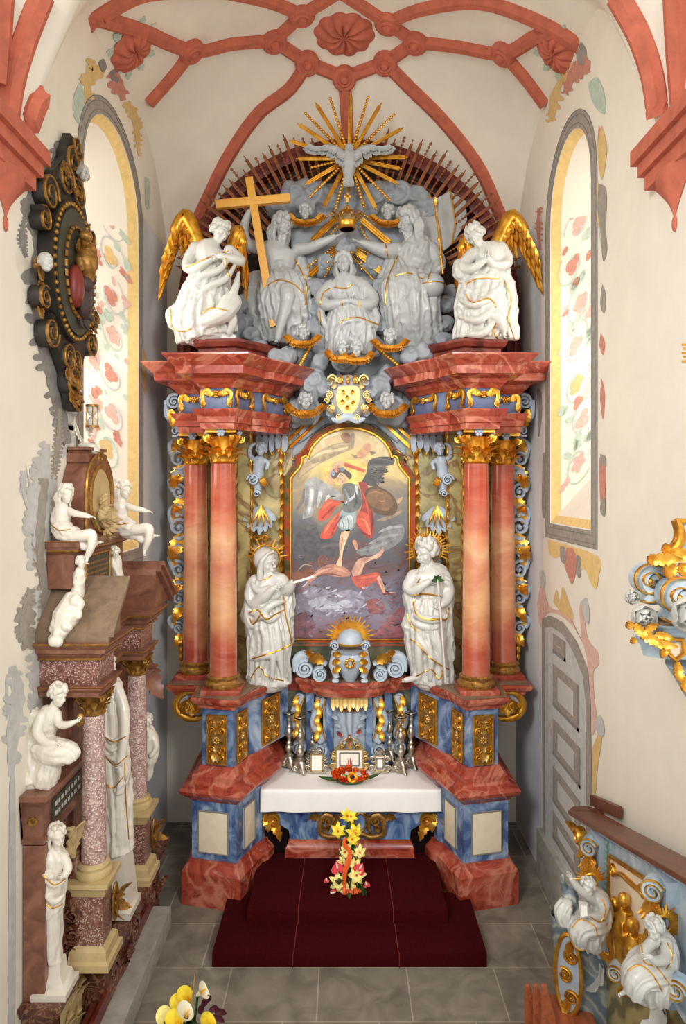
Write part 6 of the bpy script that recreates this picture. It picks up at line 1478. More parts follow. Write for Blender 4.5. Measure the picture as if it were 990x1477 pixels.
# praying angel on the right cornice
f = Fig('praying_angel', 'white angel with gold wings and hands joined in prayer on the right cornice', 'statue', 9.75)
f.blob([(698, 354, 0, 13, .12), (703, 364, 0, 24, .17), (706, 380, 0, 22, .18), (706, 398, .02, 20, .18), (703, 412, .02, 21, .2)])
f.head(687, 341, -.06, 16, look=(-.5, -.75, -.4), tilt=-.35, hair='curly', seed=6); f.limb([(692, 352, 0, 6.5), (697, 360, 0, 9)])
f.limb([(722, 358, -.02, 10), (732, 374, -.05, 9), (728, 382, -.12, 7.5), (712, 382, -.22, 6), (705, 374, -.27, 5)]); f.hand(705, 374, -.27, (-.15, -.1, 1), 16, palm=(-1, 0, 0), curl=.05)
f.limb([(682, 366, -.04, 9), (668, 384, -.1, 9), (680, 388, -.2, 7), (698, 376, -.27, 5)]); f.hand(700, 374, -.27, (.05, -.1, 1), 16, palm=(1, 0, 0), curl=.05, flip=-1)
f.blob([(664, 378, -.04, 9, .1), (668, 392, -.06, 13, .12), (674, 404, -.06, 10, .1)], folds=8, amp=.14, m=40, seed=2)
f.blob([(705, 394, -.01, 22, .19), (697, 412, -.02, 30, .25), (693, 436, -.02, 33, .29), (694, 462, 0, 34, .3), (694, 488, .02, 36, .28)], folds=17, amp=.14, twist=-.8, seed=9, m=90)
f.blob([(722, 386, 0, 9, .09), (731, 412, .0, 11, .1), (736, 442, 0, 10, .09), (734, 466, -.02, 13, .1), (741, 488, -.03, 10, .08)], folds=7, amp=.2, m=44, seed=12)
f.fold([(668, 408, -.1, 0), (690, 400, -.25, 0), (722, 402, -.2, 0)], 5); f.fold([(664, 432, -.14, 0), (684, 440, -.3, 0), (712, 424, -.28, 0), (726, 404, -.15, 0)], 6); f.fold([(662, 456, -.14, 0), (690, 462, -.3, 0), (716, 440, -.28, 0)], 6); f.fold([(664, 478, -.1, 0), (694, 482, -.28, 0), (716, 460, -.28, 0)], 6)
f.limb([(704, 450, -.2, 11), (718, 460, -.26, 10), (726, 476, -.2, 6)]); f.foot_(726, 476, -.2, (.2, -.3, -1), 15)
f.wing((716, 352, .1), (768, 356, .12), (740, 312, .12), 70, side=(.12, 0, -1), n=11, rows=3, seed=3); f.wing((684, 362, .12), (662, 376, .16), (672, 346, .18), 62, side=(-.02, 0, -1), n=6, rows=3, seed=4)
f.hem([(672, 410, 0), (690, 402, 0), (720, 402, 0)], 1.0); f.hem([(672, 424, 0), (682, 436, 0), (706, 430, 0), (716, 444, 0)], 1); f.hem([(716, 466, 0), (712, 478, 0), (720, 490, 0)], 1); f.hem([(727, 402, 0), (738, 430, 0), (734, 458, 0), (743, 490, 0)], .8)
f.finish()
# seated figure with the cross
f = Fig('seated_figure_with_cross', 'grey bare-chested bearded man seated beside the large yellow cross', 'statue', 10.6, mat='grey_statue')
f.blob([(405, 352, 0, 14, .13), (402, 362, 0, 30, .18), (403, 378, 0, 25, .18), (402, 396, 0, 21, .17), (404, 412, 0, 24, .18)])
for k in range(3): f.fold([(392, 380 + 6 * k, -.12, 0), (403, 377 + 6 * k, -.19, 0), (414, 380 + 6 * k, -.12, 0)], 2)
f.head(408, 329, -.06, 18, look=(.55, -.8, -.12), tilt=.1, hair='long', beard=True, seed=8); f.limb([(406, 342, 0, 8), (404, 352, 0, 11)])
f.limb([(374, 358, 0, 9.5), (358, 352, -.08, 8), (352, 336, -.12, 7), (355, 318, -.2, 6), (361, 305, -.26, 4.6)]); f.hand(361, 306, -.28, (.35, -.15, 1), 15, palm=(.9, .5, 0), curl=.9)
f.limb([(430, 360, 0, 9.5), (446, 358, -.06, 8), (460, 352, -.12, 7), (474, 346, -.16, 5.6), (482, 342, -.18, 4.4)]); f.hand(482, 342, -.18, (1, -.1, .25), 15, palm=(0, 0, 1), curl=.35)
f.blob([(403, 400, -.02, 24, .19), (407, 416, -.12, 33, .28), (412, 440, -.16, 36, .3), (416, 466, -.1, 36, .26), (416, 492, -.02, 32, .2)], folds=15, amp=.13, twist=.6, seed=15, m=90)
f.blob([(375, 395, .06, 12, .1), (372, 430, .02, 18, .14), (376, 466, .02, 17, .14), (382, 490, 0, 14, .12)], folds=9, amp=.14, m=50, seed=16)
f.blob([(428, 372, .08, 9, .07), (438, 400, .06, 12, .08), (441, 436, .04, 11, .08), (438, 462, 0, 12, .1)], folds=7, amp=.16, m=44, seed=17)
f.limb([(396, 416, -.2, 14), (414, 424, -.42, 11), (411, 448, -.42, 8.5), (404, 474, -.4, 6.2), (401, 490, -.38, 5)]); f.foot_(401, 489, -.38, (-.15, -.8, -.5), 15)
f.fold([(380, 410, -.1, 0), (402, 406, -.3, 0), (432, 420, -.3, 0), (441, 450, -.15, 0)], 6); f.fold([(420, 430, -.4, 0), (434, 445, -.3, 0), (438, 478, -.15, 0)], 6); f.fold([(384, 420, -.2, 0), (390, 450, -.25, 0), (388, 484, -.15, 0)], 6); f.fold([(420, 452, -.3, 0), (428, 470, -.25, 0), (420, 492, -.15, 0)], 6)
f.hem([(425, 374, 0), (436, 392, 0), (442, 410, 0), (441, 440, 0)], 1.2); f.hem([(386, 412, 0), (402, 404, 0), (424, 410, 0), (438, 424, 0)], 1)
f.finish()
Yx = 10.25; B = MB(); cr = thing('large_cross', 'plain ochre yellow wooden cross held by the bare-chested figure', 'cross', Q(395, 472, Yx))
B = MB(); B.prism([Q(*p, Yx) for p in ((353.5, 256), (364.5, 254), (400.5, 469), (389.5, 472))], V((0, .1, 0))); part('upright', B, 'cross_yellow', cr, bevel=.005)
B = MB(); B.prism([Q(*p, Yx - .012) for p in ((310, 288), (418, 278.5), (418.5, 290), (311.5, 300))], V((0, .09, 0))); part('crossbeam', B, 'cross_yellow', cr, bevel=.005)
# seated old man with orb and sceptre
f = Fig('seated_figure_with_orb', 'grey bearded old man in robes seated with an orb, reaching to the crown', 'statue', 10.6, mat='grey_statue')
f.blob([(595, 346, 0, 14, .14), (598, 358, 0, 30, .19), (597, 378, 0, 29, .2), (592, 398, -.02, 28, .2), (590, 416, -.04, 32, .24)], folds=12, amp=.05, m=70, seed=3)
f.head(589, 322, -.05, 19, look=(-.85, -.5, -.22), tilt=-.1, hair='long', beard=True, seed=11, hair_r=1.15); f.limb([(592, 336, 0, 9), (596, 348, 0, 12)])
f.limb([(572, 362, -.04, 12), (556, 362, -.1, 10.5), (540, 357, -.14, 8.5), (530, 353, -.17, 6), (522, 350, -.18, 4.4)]); f.hand(522, 350, -.18, (-1, -.1, .15), 15, palm=(0, 0, 1), curl=.35, flip=-1)
f.limb([(622, 360, -.02, 12), (634, 378, -.08, 10), (630, 392, -.2, 8), (634, 388, -.3, 5)]); f.hand(633, 391, -.3, (.3, -.2, .7), 15, palm=(.5, .7, 0), curl=1.0)
f.blob([(589, 400, -.06, 31, .24), (590, 420, -.16, 42, .34), (592, 446, -.18, 43, .34), (594, 474, -.1, 43, .28), (596, 496, -.02, 42, .24)], folds=17, amp=.13, twist=-.6, seed=21, m=96)
f.blob([(566, 378, .02, 11, .1), (558, 404, 0, 13, .12), (556, 432, 0, 13, .12), (554, 462, 0, 12, .12)], folds=8, amp=.14, m=44, seed=22)
f.fold([(575, 370, -.18, 0), (590, 392, -.24, 0), (620, 400, -.2, 0)], 4); f.fold([(558, 420, -.2, 0), (590, 410, -.36, 0), (622, 424, -.3, 0)], 7); f.fold([(590, 432, -.42, 0), (584, 460, -.36, 0), (570, 490, -.2, 0)], 8); f.fold([(614, 432, -.42, 0), (612, 462, -.32, 0), (620, 494, -.2, 0)], 8); f.fold([(602, 432, -.42, 0), (600, 460, -.36, 0), (602, 492, -.2, 0)], 6); f.fold([(562, 440, -.25, 0), (566, 470, -.25, 0), (556, 490, -.15, 0)], 6)
f.hem([(575, 368, 0), (566, 386, 0), (558, 410, 0), (556, 440, 0)], 1.1); f.hem([(570, 398, 0), (590, 394, 0), (610, 402, 0)], 1.1); f.hem([(560, 430, 0), (580, 416, 0), (606, 414, 0), (628, 424, 0)], 1); f.hem([(556, 350, 0), (560, 372, 0)], 1)
Bc = MB()
for poly, y in ((((604, 324), (620, 280), (634, 330), (638, 362), (612, 352)), 10.8), (((620, 292), (648, 276), (658, 320), (652, 352), (640, 362), (632, 330)), 10.84), (((650, 276), (672, 290), (674, 318), (654, 350), (656, 318)), 10.88)):
    Bc.prism([Q(x, yy, y) for x, yy in poly], V((0, .06, 0)))
f.sub('cope_back', Bc, 'grey_statue')
Bh = MB(); Bh.tube([Q(620, 280, 10.79), Q(634, 330, 10.79), Q(638, 362, 10.79)], .012, 6); Bh.tube([Q(650, 276, 10.83), Q(657, 320, 10.83), Q(652, 352, 10.83)], .012, 6); f.sub('gilded_edge', Bh, 'gold')
f.finish()
orb = thing('orb', 'grey globe with gilded bands resting on the old man\'s knee', 'orb', Q(624, 431, 10.2)); oc = Q(624, 412, 10.2); B = MB(); B.ell(oc, .185, n=32); part('globe', B, 'grey_statue', orb, smooth=70)
B = MB(); B.tube([oc + V((cos(t), sin(t), .02)) * .187 for t in [2 * pi * i / 40 for i in range(40)]], .014, 6, closed=True, flat=.6); B.tube([oc + V((.3 * cos(t), .6 * cos(t), sin(t))).normalized() * .187 for t in [pi * i / 20 for i in range(1, 20)]], .012, 6); part('band', B, 'gold', orb, smooth=60)
sp = thing('sceptre', 'thin gilded sceptre held upright by the old man', 'sceptre', Q(639, 395, 10.27)); B = MB(); B.tube([Q(639, 395, 10.27), Q(634, 340, 10.3), Q(628, 296, 10.33)], [.02, .017, .014], 8); part('shaft', B, 'gold', sp, smooth=50)
B = MB()
for t in (.25, .5): B.ell(Q(639, 395, 10.27).lerp(Q(628, 296, 10.33), t), (.028, .028, .04), n=10)
B.leaf(Q(628, 298, 10.33), (0, 0, 1), (0, -1, 0), .14, .03, curl=.1, th=.008); part('knop', B, 'gold', sp, smooth=50)
# crowned woman in the middle
f = Fig('praying_woman', 'grey praying woman in a wide mantle kneeling on clouds under the crown', 'statue', 10.3, mat='grey_statue')
f.blob([(497, 398, 0, 12, .11), (499, 408, 0, 25, .16), (503, 424, 0, 27, .19), (505, 444, 0, 24, .19)], folds=10, amp=.05, m=60, seed=2)
f.head(496, 381, -.05, 15.5, look=(-.12, -.95, .22), tilt=-.08, hair='long', seed=14); f.limb([(497, 392, 0, 6), (498, 402, 0, 9)])
f.limb([(476, 414, -.02, 10), (464, 430, -.08, 10.5), (472, 440, -.18, 9), (490, 437, -.26, 6.5), (502, 434, -.3, 4.5)]); f.hand(504, 436, -.3, (.1, -.25, 1), 14, palm=(1, 0, 0), curl=.05, flip=-1)
f.limb([(524, 413, -.02, 10), (537, 431, -.08, 10.5), (530, 440, -.18, 9), (516, 437, -.26, 6.5), (509, 434, -.3, 4.5)]); f.hand(509, 436, -.3, (-.05, -.25, 1), 14, palm=(-1, 0, 0), curl=.05)
f.blob([(504, 440, -.04, 24, .2), (504, 456, -.06, 32, .26), (505, 470, -.04, 40, .28), (506, 480, 0, 38, .24)], folds=21, amp=.09, twist=.4, seed=31, m=96)
f.blob([(506, 462, -.1, 24, .2), (507, 480, -.12, 31, .26), (506, 497, -.08, 33, .26), (506, 508, 0, 28, .2)], folds=15, amp=.15, twist=1.2, seed=32, m=90)
f.fold([(462, 438, -.1, 0), (464, 456, -.12, 0), (470, 472, -.15, 0)], 6); f.fold([(538, 440, -.1, 0), (543, 456, -.12, 0), (544, 470, -.15, 0)], 6); f.fold([(482, 478, -.28, 0), (508, 462, -.36, 0), (540, 470, -.25, 0)], 4)
f.hem([(490, 466, 0), (500, 460, 0), (518, 458, 0), (534, 464, 0), (546, 468, 0)], 1.2); f.hem([(461, 448, 0), (463, 466, 0), (462, 478, 0)], 1.1); f.hem([(482, 414, 0), (498, 416, 0), (508, 410, 0)], 1); f.hem([(494, 434, 0), (494, 443, 0)], 1); f.hem([(518, 434, 0), (518, 443, 0)], 1); f.hem([(462, 440, 0), (466, 424, 0), (476, 416, 0)], 1)
for i in range(9):
    a = radians(-10 + 200 * i / 8); B = MB(); B.ell(Q(497 + 25 * cos(a), 384 - 22 * sin(a), 10.36), .022, n=8); f.sub('star', B, 'gold')
f.finish()
# woman saint with the book
f = Fig('veiled_woman_statue', 'white statue of a veiled woman holding out an open book, left of the painting', 'statue', 10.08); f.veil = 1
f.blob([(385, 828, 0, 12, .12), (386, 836, 0, 24, .17), (386, 852, -.02, 23, .19), (386, 874, 0, 21, .18), (386, 895, 0, 26, .22)], folds=10, amp=.05, m=60, seed=5)
f.head(384, 811, -.03, 18.5, look=(.8, -.58, -.08), tilt=.05, hair='veil', seed=4); f.limb([(384, 822, 0, 9), (385, 834, 0, 13)])
f.limb([(368, 838, -.02, 9.5), (362, 856, -.06, 9.5), (367, 870, -.12, 9), (382, 860, -.22, 7.5), (394, 849, -.27, 5)]); f.hand(394, 849, -.27, (.85, -.1, .5), 14, palm=(.3, 1, 0), curl=.35)
f.limb([(406, 838, -.02, 11), (414, 850, -.1, 10), (418, 848, -.2, 8), (423, 840, -.28, 5)]); f.hand(423, 841, -.28, (1, -.15, .15), 14, palm=(0, .3, 1), curl=.6, flip=-1)
f.blob([(384, 866, -.01, 24, .2), (384, 892, -.02, 29, .24), (388, 920, -.02, 30, .25), (387, 950, 0, 28, .25), (388, 978, .02, 29, .26), (388, 986, .02, 29, .26)], folds=15, amp=.13, twist=.7, seed=41, m=96)
f.blob([(365, 842, .02, 7, .11), (361, 868, 0, 8.5, .14), (362, 890, -.04, 12, .16), (372, 905, -.1, 10, .12)], folds=6, amp=.12, m=40, seed=42)
f.blob([(412, 846, -.03, 9, .1), (416, 872, -.03, 9, .12), (414, 900, -.03, 10, .13), (414, 926, -.02, 10, .12)], folds=7, amp=.18, m=44, seed=43)
f.fold([(358, 884, -.18, 0), (376, 884, -.27, 0), (394, 872, -.27, 0), (412, 866, -.18, 0)], 6); f.fold([(362, 900, -.18, 0), (378, 888, -.3, 0), (390, 894, -.3, 0), (404, 886, -.22, 0)], 6); f.fold([(376, 900, -.26, 0), (384, 930, -.28, 0), (374, 975, -.22, 0)], 6); f.fold([(398, 896, -.24, 0), (402, 930, -.26, 0), (408, 978, -.2, 0)], 6); f.fold([(362, 950, -.15, 0), (386, 945, -.3, 0), (410, 930, -.18, 0)], 6); f.fold([(388, 900, -.27, 0), (394, 940, -.3, 0), (392, 982, -.25, 0)], 5); f.fold([(363, 840, -.15, 0), (372, 852, -.2, 0), (392, 846, -.24, 0)], 5)
f.blob([(378, 984, -.1, 10, .1), (366, 978, -.1, 9, .1)], m=16); f.blob([(404, 984, -.15, 8, .08), (414, 985, -.2, 6, .06)])
f.S.prism([Q(x, y, 9.9) for x, y in ((362, 981), (412, 981), (414, 988), (360, 988))], V((0, .4, 0)))
f.hem([(360, 884, 0), (372, 880, 0), (384, 893, 0), (398, 886, 0), (410, 880, 0)], 1.2); f.hem([(360, 892, 0), (366, 900, 0), (378, 884, 0)], 1.2); f.hem([(364, 950, 0), (384, 944, 0), (402, 938, 0), (418, 930, 0), (420, 922, 0), (413, 890, 0), (409, 860, 0)], 1.1); f.hem([(362, 978, 0), (374, 962, 0), (386, 976, 0), (410, 982, 0)], 1); f.hem([(370, 826, 0), (380, 836, 0), (392, 830, 0)], .9); f.hem([(376, 820, 0), (375, 808, 0), (383, 797, 0), (392, 800, 0)], .9)
f.halo(384, 806, .16, 20, 34, n=13, a0=radians(10), a1=radians(170)); f.finish()
bk = thing('open_book', 'small open book held out by the veiled woman statue', 'book', Q(440, 834, 9.78)); B = MB(); B.prism([Q(x, y, 9.74) for x, y in ((422, 826), (453, 820), (452, 831), (423, 840))], V((0, .02, 0))); part('cover', B, 'wood', bk)
B = MB(); B.prism([Q(x, y, 9.72) for x, y in ((423, 839), (452, 830), (453, 833), (424, 842))], V((0, .16, 0))); part('page_block', B, 'paper', bk, bevel=.003)
# man saint with lily staff
f = Fig('bearded_man_statue', 'white statue of a bearded man with a lily staff, right of the painting', 'statue', 10.08)
f.blob([(617, 816, 0, 12, .12), (619, 826, 0, 27, .18), (619, 842, -.02, 25, .2), (617, 860, 0, 22, .18), (617, 880, 0, 26, .22)], folds=10, amp=.05, m=60, seed=8)
f.head(615, 797, -.03, 19, look=(-.75, -.64, -.15), tilt=-.06, hair='short', beard=True, seed=17); f.limb([(616, 810, 0, 9.5), (618, 820, 0, 13)])
f.limb([(597, 831, -.02, 10), (590, 846, -.08, 9.5), (597, 852, -.18, 8), (610, 844, -.27, 6), (618, 839, -.29, 4.5)]); f.hand(618, 839, -.29, (1, 0, .15), 15, palm=(0, 1, 0), curl=.2)
f.limb([(640, 831, -.02, 10.5), (646, 848, -.06, 10), (645, 864, -.16, 8), (637, 872, -.27, 5.5)]); f.hand(638, 872, -.27, (-.6, -.3, -.2), 14, palm=(-.3, .9, 0), curl=.9, flip=-1)
f.blob([(617, 862, -.01, 24, .2), (617, 884, -.02, 31, .25), (616, 912, -.02, 31, .26), (620, 944, 0, 29, .25), (624, 974, .02, 29, .26), (624, 984, .02, 29, .25)], folds=15, amp=.13, twist=-.7, seed=51, m=96)
f.blob([(595, 836, .0, 9, .12), (590, 858, -.02, 8, .12), (594, 885, -.02, 9, .13), (588, 905, -.03, 9, .12)], folds=7, amp=.15, m=44, seed=52)
f.blob([(642, 836, .02, 8, .12), (646, 858, .02, 8.5, .13), (643, 884, 0, 9, .14), (648, 950, .02, 8, .12)], folds=7, amp=.15, m=44, seed=53)
f.fold([(596, 876, -.22, 0), (606, 890, -.3, 0), (628, 894, -.3, 0), (648, 888, -.2, 0)], 6); f.fold([(592, 890, -.16, 0), (606, 902, -.28, 0), (632, 906, -.28, 0)], 5); f.fold([(600, 912, -.22, 0), (614, 934, -.3, 0), (640, 960, -.22, 0)], 6); f.fold([(604, 900, -.24, 0), (604, 940, -.26, 0), (606, 978, -.2, 0)], 6); f.fold([(630, 906, -.26, 0), (636, 940, -.26, 0), (646, 975, -.2, 0)], 6); f.fold([(617, 916, -.3, 0), (622, 950, -.3, 0), (620, 982, -.24, 0)], 5)
for k in range(3): f.fold([(640, 832 + 8 * k, -.12, 0), (648, 836 + 8 * k, -.14, 0), (654, 846 + 8 * k, -.05, 0)], 3)
f.foot_(598, 978, -.2, (-1, -.3, -.15), 22); f.blob([(606, 972, -.1, 9, .1), (598, 980, -.15, 7, .07)])
f.S.prism([Q(x, y, 9.9) for x, y in ((598, 979), (648, 977), (650, 986), (596, 986))], V((0, .4, 0)))
f.hem([(597, 858, 0), (615, 857, 0), (636, 860, 0)], 1.3); f.hem([(596, 866, 0), (600, 884, 0), (614, 893, 0), (632, 893, 0), (645, 892, 0), (648, 876, 0)], 1.2); f.hem([(588, 886, 0), (592, 900, 0), (604, 912, 0)], 1); f.hem([(592, 922, 0), (604, 930, 0), (622, 950, 0), (648, 966, 0)], 1.1); f.hem([(600, 976, 0), (622, 966, 0), (634, 980, 0), (640, 964, 0)], 1); f.hem([(602, 842, 0), (606, 834, 0)], 1)
f.halo(617, 793, .16, 21, 35, n=25, a0=radians(-25), a1=radians(205)); f.finish()
st = thing('lily_staff', 'thin white flowering staff held by the bearded man statue', 'staff', Q(643, 984, 9.74)); B = MB(); B.tube([Q(643, 984, 9.72), Q(637, 900, 9.72), Q(634, 866, 9.74), Q(631, 834, 9.76)], [.017, .015, .014, .012], 8); part('rod', B, 'statue', st, smooth=60)
B = MB()
for dx, dz in ((-.5, 1), (.6, .9), (.1, 1.2), (-.9, .2), (.9, .2)): B.leaf(Q(631, 838, 9.76), V((dx, -.3, dz)), (0, -1, 0), .11, .02, curl=.2, lobes=0, th=.005)
part('leaf', B, 'leaf_green', st, smooth=60)
# putti on the pilasters
for sg, hx, lab in ((-1, 377, 'left'), (1, 634, 'right')):
    f = Fig('putto_herm', 'small grey boy herm rising from a scroll on the pilaster %s of the painting' % lab, 'statue', 10.5, mat='pale_blue', vox=.009, group=None)
    m = lambda x: hx - sg * (x - 377) if sg > 0 else x
    f.head(m(377), 649, -.06, 9.5, look=(-.2 * sg * -1, -.95, .1), hair='curly', seed=20 + sg)
    f.blob([(m(375), 659, 0, 6, .06), (m(374), 666, 0, 9, .08), (m(373), 676, 0, 8, .08), (m(372), 686, 0, 9, .08), (m(368), 694, 0, 8, .09)])
    f.limb([(m(366), 662, 0, 3.5), (m(361), 656, -.04, 3.4), (m(362), 644, -.06, 2.8), (m(368), 640, -.05, 2.2)]); f.limb([(m(382), 664, 0, 3.5), (m(387), 668, -.04, 3), (m(385), 676, -.06, 2.6)])
    B = MB(); c = f.q(m(366), 692, -.04); B.scroll(c, V((sg, 0, 0)), V((0, 0, 1)), .11, 2, .4, .1, nrm=(0, -1, 0)); B.scroll(f.q(m(371), 712, -.02), V((-sg, 0, 0)), V((0, 0, 1)), .07, 1.6, .4, .08, nrm=(0, -1, 0)); B.tube([f.q(m(372), 695, 0), f.q(m(372), 712, .02)], [.08, .06], 10); f.sub('scroll_base', B, 'pale_blue')
    B = MB(); B.tube([f.q(m(378), 696, -.08), f.q(m(384), 693, -.08)], [.07, .08], 10); B.leaf(f.q(m(377), 690, -.1), (sg * -.6, -.2, -1), (0, -1, 0), .16, .05, th=.008); f.sub('gilded_band', B, 'gold')
    f.finish(body='torso')
# winged cherub heads
def cherub(px, py, r, Y, label, look=(0, -1, -.1), spread=1.0, seed=0):
    f = Fig('cherub', label, 'cherub', Y, mat='grey_statue', vox=.009, group='winged cherubs in the clouds'); f.head(px, py, -.04, r, look=look, hair='curly', seed=seed); f.limb([(px, py + r * .7, .02, r * .4), (px, py + r * 1.3, .05, r * .7)])
    for s_ in (-1, 1):
        B = MB(); E = vcat([f.q(px + s_ * 1, py + r * 1.15, -.1), f.q(px + s_ * r * 1.0, py + r * 1.0, -.09), f.q(px + s_ * r * 1.8 * spread, py + r * .3, -.02)], 7); B.tube(E, [r * .12 * f.k(), r * .15 * f.k(), r * .06 * f.k()], 8)
        for i in range(13):
            p = E[min(len(E) - 1, int(i * 1.14))]; t = i / 12
            for ln, dy in ((1.0, -.015), (.62, -.035)): B.leaf(p + V((0, dy, r * .1 * f.k())), V((s_ * (.1 + .9 * t), 0, -.9 + .6 * t)), (0, -1, 0), r * f.k() * ln, r * f.k() * .13, curl=.1, lobes=0, th=.006, nu=6, fold=.6)
        f.sub('cherub_wing', B, 'gold')
    f.finish(body='head')
cherub(441, 307, 11, 10.6, 'winged cherub head at the upper left, under the left end of the dove\'s rays', seed=31); cherub(560, 308, 11, 10.6, 'winged cherub head at the upper right, beside the old man\'s face', look=(-.3, -1, -.1), seed=32)
cherub(437, 481, 11, 10.05, 'winged cherub head at the feet of the man with the cross', look=(.2, -1, 0), seed=33); cherub(563, 487, 11, 10.05, 'winged cherub head at the feet of the old man with the orb', look=(-.3, -1, -.1), seed=34)
cherub(494, 503, 11, 10.0, 'left one of the cherub pair under the praying woman', look=(.1, -1, -.1), seed=35, spread=.9); cherub(515, 505, 11, 9.98, 'right one of the cherub pair under the praying woman', look=(-.1, -1, -.1), seed=36, spread=.9)
cherub(441, 580, 12, 10.2, 'winged cherub head left of the gilded coat of arms', look=(.15, -1, 0), seed=37); cherub(559, 580, 12, 10.2, 'winged cherub head right of the gilded coat of arms', look=(-.3, -1, .1), seed=38)
# coat of arms
Yk = 10.15; ca = thing('coat_of_arms', 'gilded coat of arms in a scrolled frame above the painting', 'coat of arms', Q(502, 612, Yk)); q = lambda x, y, d=0: Q(x, y, Yk + d); n = V((0, -1, 0)); kk = S(Yk)
B = MB(); B.ell(q(502, 575, .1), (.28, .12, .36), n=28); part('shield_back', B, 'grey_statue', ca, smooth=60)
B = MB(); B.prism([q(x, y, -.02) for x, y in catmull([(488, 558), (516, 558), (519, 575), (514, 590), (502, 600), (490, 590), (485, 575), (488, 558)], 4)[:-1]], V((0, .06, 0))); part('shield', B, 'pale_gold', ca, smooth=30)
G = MB()
for s_ in (-1, 1):
    for x, y, r, a in ((22, 548, 9, 0), (27, 570, 7, 1), (25, 588, 7, 2), (13, 601, 6, 3), (12, 548, 6, 2), (30, 578, 5, 0)): G.scroll(q(502 + s_ * x, y, -.02), V((s_, 0, 0)), V((0, 0, 1)), r * kk, 1.8, .4, .03, a0=a, nrm=n, n=12)
    G.leaf(q(502 + s_ * 18, 560, -.03), (s_ * .6, -.2, 1), n, .2, .05, curl=.4, th=.008); G.leaf(q(502 + s_ * 20, 585, -.03), (s_ * .6, -.2, -1), n, .2, .05, curl=.4, th=.008)
part('scroll_frame', G, 'pale_gold', ca, smooth=50)
G = MB()
for x, y in ((496, 566), (508, 566), (502, 574), (495, 580), (509, 581), (502, 588)): G.leaf(q(x, y + 3, -.04), (.2 if x > 502 else -.2, -.1, 1), n, .075, .026, curl=.2, th=.008); G.ell(q(x, y + 1, -.04), .018, n=8)
for x in (492, 502, 512): G.ell(q(x, 551, -.04), (.03, .03, .035), n=8); G.leaf(q(x, 549, -.04), (0, -.1, 1), n, .09, .025, curl=.3, th=.006)
part('charge', G, 'gold', ca, smooth=50)
G = MB(); G.band(catmull([q(478, 604), q(488, 606), q(502, 601, -.02), q(516, 606), q(527, 604)], 5), n, [.02, .05, .055, .05, .02], .04)
for s_ in (-1, 1):
    for x, y in ((27, 596), (26, 552)):
        for k_ in range(6): a = k_ * 1.047; G.leaf(q(502 + s_ * x, y, -.06), (cos(a), -.2, sin(a)), n, .065, .028, curl=.3, lobes=0, th=.006, nu=6)
part('ribbon', G, 'pale_blue', ca, smooth=50)
# ------------------------------------------------------------------ stone step and the marble wall monument on the left
B = MB(); B.box(-2.62, -2.2, 3.8, 8.75, 0, .26); solo('stone_step', 'long pale grey stone step along the foot of the left monument', 'step', B, 'grey_stone', bevel=.012)
B = MB(); B.box(-2.6, -2.46, 3.8, 8.85, .262, .31); B.prism([(-2.47, 3.8, .262), (-2.47, 3.8, .42), (-2.43, 3.8, .42), (-2.43, 3.8, .262)], (0, 5.05, 0)); solo('kneeling_board', 'narrow dark red-brown board between the monument and the stone step', 'board', B, 'dark_red_marble', bevel=.006)
MON = thing('marble_monument', 'large brown marble wall monument with two speckled columns on the left wall', 'monument', (-2.7, 7.6, 0))
def mold(name, pts, prof, mat, label=None):
    B = MB(); B.sweep(pts, prof); o = part(name, B, mat, MON, smooth=25)
    if label: o['label'] = label
    return o
def pl(xf, y0, y1): return [(WL + .01, y0), (xf, y0), (xf, y1), (WL + .01, y1)]
mold('base_block', [(WL + .01, 6.25), (-2.66, 6.25), (-2.66, 7.05), (-2.46, 7.05), (-2.46, 9.15), (WL + .01, 9.15)], [(0, 0), (0, .80)], 'dark_marble')
mold('base_slab', [(WL + .01, 6.25), (-2.64, 6.25), (-2.64, 7.05), (-2.42, 7.05), (-2.42, 9.15), (WL + .01, 9.15)], [(.02, .78), (.05, .80), (.06, .85), (.08, .86), (.08, .91)], 'dark_marble')
for y0_, k in ((7.25, 1), (8.0, -1), (8.7, 1)):
    B = MB(); B.scroll((-2.45, y0_, .42), (0, k, 0), (0, 0, 1), .22, 2, .3, .03, nrm=(1, 0, 0)); B.leaf((-2.44, y0_ + .2 * k, .3), (0, k, .4), (1, 0, 0), .3, .08, curl=.15); part('carved_scroll', B, 'dark_marble', MON, smooth=50)
B = MB(); B.grid(lambda u, v: (-2.655 + .004 * sin(20 * u) * sin(30 * v), 6.4 + .55 * u, .08 + .66 * v), 10, 12)
for i in range(10): B.leaf((-2.655, 6.45 + .05 * i, .15 + .11 * (i % 5)), (0, (-1) ** i * .6, 1), (1, 0, 0), .16, .05, curl=.3, th=.008)
part('carved_panel', B, 'ochre_stone', MON, smooth=50)
# end pier, shelf block
mold('end_pier', pl(-2.74, 6.27, 6.75), [(0, .91), (0, 2.34)], 'brown_marble')
mold('pier_capital', pl(-2.76, 6.27, 7.3), [(-.02, 2.34), (.02, 2.36), (.03, 2.40), (.0, 2.42), (0, 2.70), (.02, 2.71), (.05, 2.75), (.07, 2.77), (.07, 2.82)], 'brown_marble')
B = MB(); B.box(-2.755, -2.745, 6.45, 7.2, 2.46, 2.67); sl = part('inscription_strip', B, 'slate', MON, smooth=0)
B = MB()
for r in range(2):
    y = 6.5
    while y < 7.12: w_ = random.Random(int(y * 99) + r).uniform(.03, .08); B.box(-2.7448, -2.743, y, y + w_, 2.5 + .09 * r, 2.54 + .09 * r); y += w_ + .03
part('lettering', B, 'mural_white', sl, smooth=0)
B = MB()
for i in range(8): a = i * pi / 4; B.ell((-2.85 + .03 * cos(a), 6.262, 2.56 + .03 * sin(a)), (.018, .012, .018), n=7)
